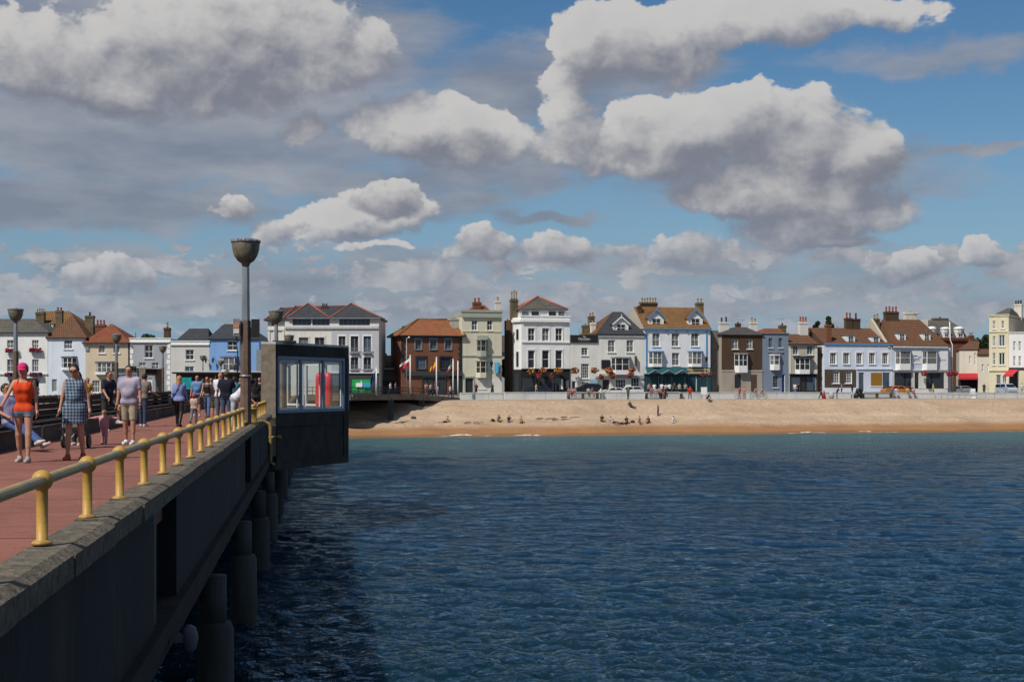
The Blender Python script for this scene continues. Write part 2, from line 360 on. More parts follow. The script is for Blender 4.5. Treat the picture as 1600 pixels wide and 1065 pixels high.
# ------------------------------------------------------------------ beach, promenade, road, land
def shingle():
    m = bpy.data.materials.new('shingle'); m.use_nodes = True; t = m.node_tree; N, L = t.nodes, t.links.new
    b = N['Principled BSDF']; b.inputs['Specular IOR Level'].default_value = .15
    g = N.new('ShaderNodeNewGeometry'); sp = N.new('ShaderNodeSeparateXYZ'); L(g.outputs['Position'], sp.inputs[0])
    X, Y, Z = (E(t, o) for o in sp.outputs)
    def mix(f, a, c):
        n = N.new('ShaderNodeMix'); n.data_type = 'RGBA'; L(f.k, n.inputs[0])
        for i, q in ((6, a), (7, c)):
            if isinstance(q, tuple): n.inputs[i].default_value = (*q, 1)
            else: L(q, n.inputs[i])
        return n.outputs[2]
    vo = N.new('ShaderNodeTexVoronoi'); vo.inputs['Scale'].default_value = 3.2; L(g.outputs['Position'], vo.inputs['Vector'])
    sv = N.new('ShaderNodeSeparateXYZ'); L(vo.outputs['Color'], sv.inputs[0]); cell = E(t, sv.outputs[0])
    fine = noise(t, g.outputs['Position'], 5.0, 5, .75); big = noise(t, comb(t, X * .35, Y, Z), .22, 6, .62)
    c = mix(fine.ramp(.3, .7), (.375, .27, .180), (.465, .35, .25)); c = mix(cell.ramp(.8, .95) * .5, c, (.30, .19, .11)); c = mix(cell.ramp(.12, 0.0) * .5, c, (.56, .47, .37))
    c = mix(big.ramp(.42, .72) * .55, c, (.35, .23, .135))
    # tide lines of orange sand and the wet foot of the beach
    wob = (noise(t, comb(t, X * .12, Y * .12, 0.0), 1.0, 5, .6) - .5) * .75
    hz = Z + wob
    c = mix((hz.ramp(1.45, .75)) * .9, c, mix(fine.ramp(.35, .7), (.26, .125, .05), (.32, .175, .08)))
    c = mix(hz.ramp(.42, .18) * .75, c, (.20, .105, .05))
    c = mix(hz.ramp(1.9, 2.1) * hz.ramp(2.6, 2.2) * .35, c, (.49, .39, .285))
    L(c, b.inputs['Base Color'])
    rr = hz.ramp(.1, .5) * .6 + .3; L(rr.k, b.inputs['Roughness'])
    bp = N.new('ShaderNodeBump'); bp.inputs['Distance'].default_value = .06
    L((fine * .6 + noise(t, g.outputs['Position'], 14, 3, .6) * .5 + big * 3.0).k, bp.inputs['Height']); L(bp.outputs[0], b.inputs['Normal'])
    return m
def build_shore():
    s = np.concatenate([np.linspace(-420, -60, 25)[:-1], np.linspace(-60, 110, 340)[:-1], np.linspace(110, 600, 30)])
    prof_t = np.concatenate([np.linspace(-14, -2, 6)[:-1], np.linspace(-2, 19.5, 66)])
    tt, ss = np.meshgrid(prof_t, s, indexing='ij')
    rng = np.random.RandomState(5)
    def nz(a, b):
        q = 0
        for i in range(26):
            lx, lt = 1.5 * 8 ** rng.rand(), .8 * 5 ** rng.rand()
            q = q + lx * .1 * np.sin(a * 6.283 / lx / 2.2 + rng.rand() * 6.3 + 1.3 * np.sin(b * 6.283 / lt / 3 + rng.rand() * 6)) / 6
        return q
    z = np.interp(tt, [-14, -2, 0, 1.2, 3.4, 4.6, 9.0, 12.0, 15.5, 18.0, 18.7, 19.5], [-3.6, -.6, 0.0, .35, .86, 1.12, 2.12, 2.95, 3.95, 4.33, 4.37, 4.30])
    cusp = .10 * np.sin(ss * .21 + .6) + .07 * np.sin(ss * .47 + 2)
    z = z + np.clip(tt / 3 + .3, 0, 1) * np.clip((18.3 - tt) / 3, 0, 1) * (nz(ss, tt) * .55 + cusp)
    V = np.stack([SR.x * ss + SI.x * tt, 179.3 + SR.y * ss + SI.y * tt, z], -1).reshape(-1, 3)
    n, k = tt.shape; I = np.arange(n * k).reshape(n, k)
    Q = np.stack([I[:-1, :-1], I[:-1, 1:], I[1:, 1:], I[1:, :-1]], -1).reshape(-1, 4)
    tag(link(np_mesh('beach', V, Q, shingle()), 'beach'), kind='structure')
    conc = mat('paving', (.40, .36, .31), .85, .12, 1.2, .01, 20, col2=(.33, .29, .25)); asph = mat('asphalt', (.06, .06, .062), .9, .15, 2.0, .01, 30)
    def slab(name, t0, t1, z0, z1, m, s0=-420, s1=600):
        b = MB(); a = [SH(s0, t0), SH(s1, t0), SH(s1, t1), SH(s0, t1)]
        b.prism([(p.x, p.y) for p in a], z0, z1); return tag(b.build(name, m), kind='structure')
    slab('promenade', 18.6, 25.6, 3.2, 4.42, conc)
    slab('pavement', 25.6, 27.6, 3.2, 4.98, conc)
    slab('road', 27.6, 33.4, 3.2, 4.86, asph)
    slab('far_pavement', 33.4, 36.5, 3.2, 4.97, conc)
    land = mat('land_ground', (.12, .115, .085), .95, .2, .05)
    b = MB(); a = [SH(-4000, 36.5), SH(5000, 36.5), SH(5000, 6000), SH(-4000, 6000)]
    b.prism([(p.x, p.y) for p in a], 2.0, 4.95); tag(b.build('land', land), kind='structure')
    paint = mat('road_paint', (.75, .75, .72), .7)
    b = MB()
    for i in range(-40, 60):
        a = [SH(i * 6.0, 30.42), SH(i * 6 + 3, 30.42), SH(i * 6 + 3, 30.54), SH(i * 6, 30.54)]
        b.add([(p.x, p.y, 4.864) for p in a], [(0, 1, 2, 3)])
    tag(b.build('road_markings', paint), kind='structure')
    # surf: thin broken white wash along parts of the waterline
    fm = bpy.data.materials.new('foam'); fm.use_nodes = True; t = fm.node_tree; N, L = t.nodes, t.links.new
    g = N.new('ShaderNodeNewGeometry'); b = N['Principled BSDF']; b.inputs['Base Color'].default_value = (.8, .8, .78, 1); b.inputs['Roughness'].default_value = .6
    L((noise(t, g.outputs['Position'], .8, 6, .7).ramp(.42, .62)).k, b.inputs['Alpha'])
    bm = MB(); rng2 = random.Random(4)
    for (a, c, off) in ((-10, -2, .8), (-2, 6, .5), (36, 44, .6), (48, 55, .7)):
        n = 40; vs = []
        for i in range(n + 1):
            s_ = a + (c - a) * i / n; wd = .22 * math.sin(math.pi * i / n) ** .5 * (.6 + .5 * rng2.random()); md = off + .3 * math.sin(s_ * .8) - .5
            for q in (md - wd, md + wd): p = SH(s_, q, .07 + max(0, q) * .30); vs.append(p)
        bm.add(vs, [(2 * i, 2 * i + 2, 2 * i + 3, 2 * i + 1) for i in range(n)])
    tag(bm.build('surf_foam', fm), kind='stuff')
build_shore()

# ------------------------------------------------------------------ the pier
conc_lit = mat('coping_concrete', (.17, .145, .11), .9, .3, 9.0, .03, 30, col2=(.075, .063, .048), detail=8, dirt=((.30, .27, .22), 6.0, .5))
conc_wall = mat('shaded_stained_concrete', (.013, .016, .021), .85, .25, 1.2, .012, 14, col2=(.007, .008, .011), stretch=(1, 1, .18), dirt=((.050, .041, .031), 1.3, .7))  # deep shade of the pier side put into the base colour; streaks are stains
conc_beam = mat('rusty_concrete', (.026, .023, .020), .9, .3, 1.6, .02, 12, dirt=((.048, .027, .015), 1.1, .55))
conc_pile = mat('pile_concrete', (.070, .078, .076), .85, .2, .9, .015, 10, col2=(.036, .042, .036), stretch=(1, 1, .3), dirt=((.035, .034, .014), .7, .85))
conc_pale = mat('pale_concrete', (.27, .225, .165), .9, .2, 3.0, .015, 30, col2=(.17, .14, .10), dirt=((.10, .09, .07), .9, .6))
yellow = mat('yellow_paint', (.49, .29, .055), .48, .14, 5.0, .003, 30, col2=(.35, .21, .055), dirt=((.15, .085, .04), 2.6, .9), spec=.45)
rail_paint = mat('worn_rail_paint', (.42, .29, .09), .45, .2, 3.2, .002, 30, col2=(.27, .225, .13), dirt=((.21, .19, .15), 1.3, .7), spec=.4)
dark_wood = mat('dark_wood', (.032, .023, .018), .8, .3, 2.0, .006, 20, stretch=(1, .12, 1), col2=(.016, .012, .010))
black_metal = mat('black_metal', (.022, .022, .024), .5, .1, 4)
def deck_mat():
    m = bpy.data.materials.new('red_deck'); m.use_nodes = True; t = m.node_tree; N, L = t.nodes, t.links.new
    b = N['Principled BSDF']; b.inputs['Roughness'].default_value = .85; b.inputs['Specular IOR Level'].default_value = .2
    tc = N.new('ShaderNodeTexCoord'); sp = N.new('ShaderNodeSeparateXYZ'); L(tc.outputs['Object'], sp.inputs[0]); X, Y = E(t, sp.outputs[0]), E(t, sp.outputs[1])
    def mix(f, a, c):
        n = N.new('ShaderNodeMix'); n.data_type = 'RGBA'; L(f.k, n.inputs[0])
        for i, q in ((6, a), (7, c)):
            if isinstance(q, tuple): n.inputs[i].default_value = (*q, 1)
            else: L(q, n.inputs[i])
        return n.outputs[2]
    o = tc.outputs['Object']
    c = mix(noise(t, o, .8, 7, .65).ramp(.3, .7), (.285, .118, .085), (.215, .090, .068))
    c = mix(noise(t, o, 14, 4, .7).ramp(.55, .75) * .5, c, (.35, .19, .15)); c = mix(noise(t, comb(t, X * 1.4, Y * .5, 3.0), .55, 6, .7).ramp(.54, .70) * .55, c, (.13, .075, .062)); c = mix(noise(t, o, 2.6, 2, .5).ramp(.72, .76) * .6, c, (.40, .33, .29))
    jag = (noise(t, o, .9, 4, .6) - .5) * .16
    ln = (Y + jag)._m('PINGPONG', 2.2); c = mix(ln.ramp(.045, .02) * noise(t, o, 1.1, 3).ramp(.36, .5), c, (.07, .035, .03))
    cr = noise(t, comb(t, X * .5, Y * 1.6, 0.0), .9, 8, .7); c = mix((cr - .5)._m('ABSOLUTE').ramp(.008, .002) * .7, c, (.08, .04, .03))
    L(c, b.inputs['Base Color'])
    bp = N.new('ShaderNodeBump'); bp.inputs['Distance'].default_value = .012; L(noise(t, o, 30, 4, .6).k, bp.inputs['Height']); L(bp.outputs[0], b.inputs['Normal'])
    return m
PU1 = 176.0                                   # where the straight stem ends and the forecourt begins
def pier_obj(mb, name, m, parent=None):       # meshes given in pier coordinates (x = right of the camera line, y = along, z over water)
    return mb.build(name, m, parent) if parent else mb.build(name, m, None, (0, 0, 0), PRZ)
pier = empty('pier', (0, 0, 0), PRZ, 'long concrete pier with red walkway running to the shore on piles', 'pier')
VR, VL = -1.82, -17.5                         # outer faces of the two sides
b = MB(); b.box(VL + .28, VR - .28, -30, PU1, DECK - .5, DECK); b.build('deck', deck_mat(), pier)
rng = random.Random(11)
def coping_run(y0, y1, side):
    """kerb stones with a bevelled outer edge, laid end to end with open joints"""
    y = y0; vo, vi = (VR - .06, VR - .33) if side > 0 else (VL + .06, VL + .33); sg = 1 if side > 0 else -1
    while y < y1 - .3:
        ye = min(y + 2.18, y1); d = rng.uniform(-.012, .012); e = rng.uniform(-.01, .01)
        pr = [(vi, DECK - .12), (vi, DECK + .15 + d), (vo + e, DECK + .15 + d), (vo + .085 * sg + e, DECK + .10 + d), (vo + .085 * sg + e, DECK - .08)]
        vs = [(x, y + .012, z) for x, z in pr] + [(x, ye - .012, z) for x, z in pr]
        fs = [(0, 1, 2, 3, 4), (9, 8, 7, 6, 5)] + [(i, 5 + i, 5 + (i + 1) % 5, (i + 1) % 5) for i in range(5)]
        if sg < 0: fs = [f[::-1] for f in fs]
        k = MB(); k.add(vs, fs); k.build('kerb_stone', conc_lit, pier); y = ye
coping_run(-2.0, 44.4, 1); coping_run(44.4, 60.9, 1); coping_run(78, PU1, 1)
k = MB(); k.box(VL - .03, VL + .33, 20, PU1, DECK - .3, DECK + .15); k.build('kerb', conc_lit, pier)
# side wall: panels between black recesses, over a rust-stained beam
rec = [(17.4, 20.2), (39.6, 43.4), (58.6, 60.6)]
edges = [-4.0] + [q for r_ in rec for q in r_] + [60.9]
for i in range(0, len(edges) - 1):
    y0, y1 = edges[i], edges[i + 1]; b = MB()
    if i % 2 == 0:
        y = y0; n = max(1, round((y1 - y0) / 9.5)); st = (y1 - y0) / n
        for q in range(n):
            off = rng.uniform(-.006, .006)
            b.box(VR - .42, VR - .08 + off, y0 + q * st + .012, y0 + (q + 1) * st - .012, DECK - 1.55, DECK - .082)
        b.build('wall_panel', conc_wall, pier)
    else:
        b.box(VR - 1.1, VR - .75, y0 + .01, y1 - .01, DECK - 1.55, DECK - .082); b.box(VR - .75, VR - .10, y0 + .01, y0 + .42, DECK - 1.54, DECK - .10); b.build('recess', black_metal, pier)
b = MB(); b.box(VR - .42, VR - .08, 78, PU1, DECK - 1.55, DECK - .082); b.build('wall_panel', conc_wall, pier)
b = MB()
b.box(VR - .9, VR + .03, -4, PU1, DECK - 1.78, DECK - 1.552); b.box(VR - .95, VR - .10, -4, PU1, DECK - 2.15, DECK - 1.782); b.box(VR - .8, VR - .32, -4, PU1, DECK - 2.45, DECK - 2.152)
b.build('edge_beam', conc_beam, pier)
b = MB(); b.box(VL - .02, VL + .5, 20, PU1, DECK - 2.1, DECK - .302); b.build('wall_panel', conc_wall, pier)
for q in range(-2, 17):
    y = 28 + 11 * (q - 0) if q else 28
    y = 28 + 11 * q
    if y > PU1: continue
    b = MB(); b.box(VL + .6, VR - .45, y - .45, y + .45, DECK - 2.8, DECK - 2.0); b.build('cross_beam', conc_beam, pier)
    for v in (VR - .12, -7.2, -12.4, VL + .8):
        if v < -3 and q % 2: pass
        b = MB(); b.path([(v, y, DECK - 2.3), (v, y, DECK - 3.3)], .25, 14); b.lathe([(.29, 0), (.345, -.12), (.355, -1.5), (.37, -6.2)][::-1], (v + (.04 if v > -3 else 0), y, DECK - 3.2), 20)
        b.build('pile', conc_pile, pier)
# forecourt at the shore end: a slab that spreads to the right and ramps down to the promenade
fc = [P(PU1, VR - .28), at(548, 601, 176), at(645, 601, 190), at(716, 601, 199.0)]
fz = [DECK, DECK, DECK - .05, 4.50]
inn = [fc[3] + SI * 8.0, SH(-70, 27.4), P(PU1, VL + .28)]
iz = [4.95, 4.95, DECK]
pts = [(p.x, p.y, z) for p, z in zip(fc + inn, fz + iz)]
b = MB(); n = len(pts)
b.add(pts + [(x, y, z - .35) for x, y, z in pts], [tuple(range(n)), tuple(range(2 * n - 1, n - 1, -1))] + [(i, n + i, n + (i + 1) % n, (i + 1) % n) for i in range(n)])
fo = b.build('pier_forecourt', mat('forecourt_paving', (.25, .215, .19), .9, .15, .7, .01, 15)); tag(fo, 'paved forecourt where the pier widens and ramps down to the promenade', 'forecourt')
b = MB()
for i in range(3):
    a, c = Vector(pts[i]), Vector(pts[i + 1]); d = (c - a); nrm = Vector((d.y, -d.x, 0)).normalized()
    q = [a, c, c + nrm * .32, a + nrm * .32]
    b.add([(p.x, p.y, p.z + .16) for p in q] + [(p.x, p.y, p.z - .55) for p in q], [(0, 1, 2, 3)[::-1], (4, 5, 6, 7), (0, 1, 5, 4), (1, 2, 6, 5), (2, 3, 7, 6), (3, 0, 4, 7)])
b.build('edge_beam', mat('forecourt_edge', (.20, .175, .14), .9, .25, 1.0, .01, 15, col2=(.12, .10, .08)), fo)
for px, d in ((655, 191.2), (606, 184.0)):
    p = at(px, 601, d) + Vector((.3, .6, 0)); b = MB(); b.box(p.x - .35, p.x + .35, p.y - .35, p.y + .35, 1.2, DECK - .42); b.build('pillar', conc_pile, fo)
b = MB(); a, c = Vector((pts[1][0] - 6, pts[1][1] + 9, 0)), Vector((pts[3][0] - .6, pts[3][1] + 4.0, 0)); d = (c - a).normalized(); nn = Vector((-d.y, d.x, 0)) * .3
q = [a, c, c + nn, a + nn]; b.prism([(p.x, p.y) for p in q], 0.5, 4.46); b.build('back_wall', black_metal, fo)
# dark railing along the forecourt
rl = empty('forecourt_railing', tuple(pts[0]), 0, 'dark iron railing along the edge of the pier forecourt above the beach', 'railing')
o0 = Vector(pts[0]); rail = MB(); bal = MB()
for i in range(3):
    a, c = Vector(pts[i]) - o0, Vector(pts[i + 1]) - o0
    for h in (1.08, .62, .16): rail.path([a + Vector((0, 0, h)), c + Vector((0, 0, h))], .035, 6)
    n = int((c - a).length / .18)
    for k in range(n): p = a + (c - a) * (k / n); bal.path([p + Vector((0, 0, .05)), p + Vector((0, 0, 1.05))], .012 if k % 10 else .04, 4, smooth=False)
rail.build('rail', black_metal, rl); bal.build('balusters', black_metal, rl)

def railing(name, label, v, ys, group, m_post, m_rail, sg=1, extra=()):
    """tubular handrail through ball joints on flanged posts"""
    y0 = ys[0]; root = empty(name, P(y0, v, DECK + .15), PRZ, label, 'railing', group)
    pm = MB(); pm.lathe([(.078, 0), (.078, .022), (.06, .03), (.044, .04), (.044, .42), (.05, .43)], n=14)
    pm.ball((0, 0, .49), .082, 14, 10); me = pm.mesh('post', m_post)
    prev = None
    for i, y in enumerate(ys):
        o = link(me, 'post', root, (0, y - y0, 0))
    pts_ = [(0, ys[0] - y0 - extra[0] if extra else -.03, .49), (0, ys[-1] - y0 + (extra[1] if len(extra) > 1 else .03), .49)]
    r_ = MB(); n = max(2, int((ys[-1] - ys[0]) / 2.2))
    a, c = Vector(pts_[0]), Vector(pts_[1])
    r_.path([a + (c - a) * (k / n) + Vector((rng.uniform(-.004, .004), 0, rng.uniform(-.004, .004))) for k in range(n + 1)], .043, 14); r_.build('handrail', m_rail, root)
    return root
V_RAIL = VR - .245
railing('pier_railing', 'near run of yellow tubular railing with ball joints on the kerb', V_RAIL, [6.9 + 2.18 * k for k in range(17)], 'yellow railings on the pier edge', yellow, rail_paint, 1, (5.5, .05))
railing('pier_railing', 'short run of yellow railing between the tall lamp and the shelter', V_RAIL, [48.3 + 1.98 * k for k in range(7)], 'yellow railings on the pier edge', yellow, yellow, 1, (.1, .06))
railing('pier_railing', 'far dark railing on the left edge of the pier behind the benches', VL + .2, [36 + 2.18 * k for k in range(52)], None, mat('dark_rail', (.05, .042, .03), .5), MAT['dark_rail'], 1, (.1, .1))
# yellow casing and hooked pipe by the lamp
c_ = empty('service_casing', P(46.1, V_RAIL - .0, DECK + .15), PRZ, 'yellow cylindrical casing with a hooked pipe over the pier edge', 'pipe casing')
b = MB(); b.lathe([(.30, 0), (.30, .05), (.235, .06), (.235, .42), (.25, .43), (.25, .48), (.1, .5)], n=18); b.build('casing', yellow, c_)
b = MB(); b.path([(.05, -.1, .05), (.45, .0, .06), (.62, .0, -.02), (.66, 0, -.2), (.66, 0, -1.25), (.80, 0, -1.35)], .055, 10); b.path([(.6, 0, -.45), (.95, -.1, -.45)], .03, 8); b.ball((.95, -.1, -.45), .07); b.build('pipe', mat('weathered_yellow', (.30, .21, .07), .6, .3, 4.0, col2=(.13, .10, .05)), c_)
b = MB(); b.path([(-.05, -3.4, .07), (-.05, 2.2, .07)], .05, 10); b.build('pipe', yellow, c_)
b = MB(); b.lathe([(.03, -.2), (.09, -.15), (.12, 0), (.09, .13), (.03, .17)], n=14); b.box(-.25, 0, -.09, .09, -.05, .05)
tag(b.build('bulkhead_fitting', mat('pale_plastic', (.13, .13, .17), .5, .2, 5), None, P(19.4, VR + .16, DECK - 2.0), PRZ), 'pale rounded fitting at the foot of a dark recess in the pier wall', 'fitting')

# ---- lamps
bowl_m = mat('lamp_bowl', (.20, .185, .13), .45, .2, 6, .003, 20, dirt=((.07, .065, .05), 3, .6))
galv = mat('galvanised_steel', (.36, .38, .40), .45, .2, 3, metal=.55, col2=(.22, .235, .25), stretch=(1, 1, .2))
brown_conc = mat('lamp_post_concrete', (.17, .115, .085), .85, .25, 3, .01, 25, col2=(.105, .07, .05))
def lamp(loc, label, big=True, group='bowl lamps along the pier', H=5.77, s=1.0, paint=None):
    root = empty('pier_lamp', loc, PRZ, label, 'street lamp', group)
    lo = min(3.35, H * .58)
    b = MB()
    def oct_(r, z): return [(r * math.cos(math.pi / 8 + k * math.pi / 4), r * math.sin(math.pi / 8 + k * math.pi / 4), z) for k in range(8)]
    vs = oct_(.185 * s, 0) + oct_(.165 * s, lo); b.add(vs, [tuple(range(7, -1, -1)), tuple(range(8, 16))] + [(k, (k + 1) % 8, 8 + (k + 1) % 8, 8 + k) for k in range(8)]); b.build('lower_post', brown_conc if not paint else paint, root)
    b = MB(); vs = oct_(.135 * s, lo + .003) + oct_(.115 * s, H - .78 * s); b.add(vs, [tuple(range(7, -1, -1)), tuple(range(8, 16))] + [(k, (k + 1) % 8, 8 + (k + 1) % 8, 8 + k) for k in range(8)]); b.build('upper_post', galv if not paint else paint, root)
    b = MB(); b.lathe([(.07, -.78), (.12, -.75), (.13, -.68), (.25, -.60), (.345, -.46), (.405, -.28), (.43, -.10), (.432, -.02)], (0, 0, H), 24); b.build('bowl', bowl_m, root)
    b = MB(); b.lathe([(.44, -.05), (.462, -.02), (.45, .02), (.36, .07), (.20, .10), (.02, .11)], (0, 0, H), 24)
    for k in range(24):
        th = k * math.pi / 12; b.box(-.02, .02, -.02, .02, 0, .045, 0, Matrix.Translation((.44 * math.cos(th), .44 * math.sin(th), H)))
    b.build('cap', mat('lamp_cap', (.10, .10, .105), .5, .3, 8, col2=(.35, .35, .36)), root)
    return root
lm = lamp(P(44.75, -2.12, DECK), 'tallest bowl lamp on a brown post beside the yellow railing', H=5.80)
b = MB(); b.box(-.02, .02, -.35, -.22, 0, .1); b = MB()
b.box(-.37, -.17, -.24, .20, 2.88, 3.40); b.build('junction_box', mat('box_grey', (.30, .27, .25), .6, .2, 5), lm)
b = MB(); b.box(-.36, -.19, -.262, -.243, 3.12, 3.24, 0); b.build('notice', mat('notice_orange', (.55, .25, .14), .6), lm)
b = MB(); b.box(-.36, -.19, -.262, -.243, 2.95, 3.10, 0); b.build('notice', mat('notice_white', (.65, .63, .6), .6), lm)
b = MB(); b.box(.17, .42, -.14, .16, 2.84, 3.40); b.build('floodlight', black_metal, lm)
b = MB(); b.path([(-.28, -.05, 2.86), (-.24, -.05, 2.2), (-.26, -.05, 1.4)], .018, 6); b.build('cable', black_metal, lm)
b = MB(); b.lathe([(.18, 0), (.192, .0), (.192, .05), (.18, .05)], (0, 0, 1.62), 16); b.build('strap', galv, lm)
lamp(P(86.6, -2.30, DECK), 'bowl lamp rising behind the roof of the glazed shelter')
lamp(P(129.4, -2.30, DECK), 'lower bowl lamp peeping over the shelter roof beside another lamp')
lamp(P(86.6, VL + .12, DECK), 'bowl lamp beside the black bin on the left pier edge')
lamp(P(129.4, VL + .12, DECK), 'bowl lamp in front of the beige and grey houses')
lamp(P(168.0, VL + .12, DECK), 'bowl lamp in front of the cream house on the pier edge')
for px, py, d, lab in ((317, 556, 203, 'bowl lamp in front of the cream house beside the blue house'), (345, 563.5, 204, 'small bowl lamp before the white bay of the blue house'), (366, 569, 204.5, 'smallest bowl lamp just left of the tall lamp post')):
    p = at(px, py, d); lamp((p.x, p.y, 4.9), lab, H=p.z - 4.9, s=.72, group='lamps by the pier entrance')

# ---- glazed shelter on the pier edge
blue_frame = mat('blue_grey_frame', (.19, .26, .34), .45, .1, 3)
white_frame = mat('white_frame', (.74, .74, .72), .5, .06, 4)
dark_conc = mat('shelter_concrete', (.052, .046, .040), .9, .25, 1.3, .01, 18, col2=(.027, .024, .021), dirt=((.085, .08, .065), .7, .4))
def shelter(u0, v0, mir, label, glazed=True):
    sx = -1 if mir else 1
    root = empty('pier_shelter', P(u0, v0, DECK), PRZ, label, 'shelter', 'shelters on the pier')
    W, Y1, Y2, Y3 = 3.32, 6.0, 10.0, 16.0; ZB, ZT = -2.26, 3.10
    X = lambda x: x * sx
    def fix(mb):
        if mir: mb.f = [f[::-1] for f in mb.f]
        return mb
    def bx(mb, x0, x1, *r_): mb.box(*sorted((X(x0), X(x1))), *r_) if not mir else mb.box(min(X(x0), X(x1)), max(X(x0), X(x1)), *r_)
    for y in (0, Y3 - .5):
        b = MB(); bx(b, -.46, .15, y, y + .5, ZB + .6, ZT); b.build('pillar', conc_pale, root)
    def wall(p0, p1, nlight, name_seed):
        p0, p1 = Vector((X(p0[0]), p0[1], 0)), Vector((X(p1[0]), p1[1], 0))
        if mir: p0, p1 = p1, p0
        d = (p1 - p0); Lw = d.length; d.normalize(); T = Matrix(((d.x, -d.y, 0, p0.x), (d.y, d.x, 0, p0.y), (0, 0, 1, 0), (0, 0, 0, 1)))
        # local: x along, y inwards (outer face y=0)
        b = MB(); e = .42
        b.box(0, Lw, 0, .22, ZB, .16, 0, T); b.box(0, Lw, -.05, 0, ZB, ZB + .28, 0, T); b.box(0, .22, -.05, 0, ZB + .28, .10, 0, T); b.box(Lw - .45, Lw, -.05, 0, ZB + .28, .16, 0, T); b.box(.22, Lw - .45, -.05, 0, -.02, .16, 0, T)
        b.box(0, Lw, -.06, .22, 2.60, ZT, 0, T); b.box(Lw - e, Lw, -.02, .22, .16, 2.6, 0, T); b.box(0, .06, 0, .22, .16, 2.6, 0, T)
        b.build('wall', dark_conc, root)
        x0, x1 = .06, Lw - e; zb, zt = .16, 2.6; f = MB(); g = .13
        f.box(x0, x1, -.08, .02, zb, zb + g, 0, T); f.box(x0, x1, -.08, .02, zt - g, zt, 0, T)
        st = (x1 - x0) / nlight
        for k in range(nlight + 1):
            xc = x0 + k * st; a = xc if k == 0 else xc - g * .6; c = xc + g * .6 if k < nlight else xc
            if k == 0: c = xc + g
            if k == nlight: a = xc - g
            f.box(a, c, -.08, .02, zb + g, zt - g, 0, T)
        fr = f.build('window_frame', blue_frame, root)
        for k in range(nlight):
            a, c = x0 + k * st + g, x0 + (k + 1) * st - g * .9; z0, z1 = zb + g, zt - g; s_ = .095
            q = MB(); q.box(a, a + s_, .025, .09, z0, z1, 0, T); q.box(c - s_ * .6, c, .025, .09, z0, z1, 0, T); q.box(a + s_, c - s_ * .6, .025, .09, z0, z0 + s_, 0, T); q.box(a + s_, c - s_ * .6, .025, .09, z1 - s_, z1, 0, T)
            q.build('sash', white_frame, fr)
            q = MB(); q.box(a + s_, c - s_ * .6, .05, .062, z0 + s_, z1 - s_, 0, T); q.build('pane', glass_mat(), fr)
    wall((.15, .2), (W, Y1), 3, 1); wall((W, Y1 + .02), (W, Y2), 2, 2); wall((W, Y2 + .02), (.15, Y3 - .2), 3, 3)
    poly = [(-.46, .0), (.15, 0), (W + .05, Y1), (W + .05, Y2), (.15, Y3), (-.46, Y3), (-.46, Y3 - .7), (1.75, Y3 - 4.0), (1.75, 4.0), (-.46, .7)]; flo = [(X(x), y) for x, y in poly[:6]]; flo = flo[::-1] if mir else flo  # unseen inner side of the roof cut open so sun reaches the red cover
    pp = [(X(x), y) for x, y in poly]; pp = pp[::-1] if mir else pp
    b = MB(); b.prism(pp, ZT + .003, ZT + .10); b.build('roof', mat('roof_felt', (.60, .60, .58), .7, .15, 2, dirt=((.2, .2, .18), 1.2, .6)), root)
    b = MB(); bx(b, .0, 1.0, .55, 1.75, ZT + .103, ZT + .17); b.build('roof_patch', dark_conc, root)
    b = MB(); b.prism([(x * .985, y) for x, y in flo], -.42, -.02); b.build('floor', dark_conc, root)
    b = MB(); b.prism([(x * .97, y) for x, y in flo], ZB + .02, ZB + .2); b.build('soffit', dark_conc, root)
    b = MB(); bx(b, W - .75, W - .3, Y1 + .4, Y2 - .4, .40, .46); bx(b, W - .7, W - .35, Y1 + .6, Y1 + .75, 0, .398); bx(b, W - .7, W - .35, Y2 - .75, Y2 - .6, 0, .398); b.build('bench_seat', dark_wood, root)
    return root
sh = shelter(61.2, -1.80, False, 'glazed concrete shelter overhanging the water on the right of the pier')
shelter(148.0, VL - .02, True, 'dark far shelter on the left of the pier before the grey house')
rd = empty('red_cover', P(66.6, .42, DECK + .003), PRZ, 'tall red rounded cover with a dark seam standing inside the glazed shelter', 'cover')
redm = mat('red_vinyl', (.72, .02, .022), .4, .15, 4, spec=.4)
for xo in (-.19, .19):
    b = MB(); b.lathe([(.05, .22), (.18, .24), (.20, .4), (.205, 1.2), (.20, 1.62), (.16, 1.8), (.07, 1.88)], (xo, 0, .06), 18); b.build('lobe', redm, rd)
b = MB(); b.box(-.02, .02, -.19, -.15, .3, 1.85); b.build('seam', black_metal, rd)
b = MB(); b.box(-.42, .42, -.2, .25, 0, .27); b.build('stand', dark_wood, rd)

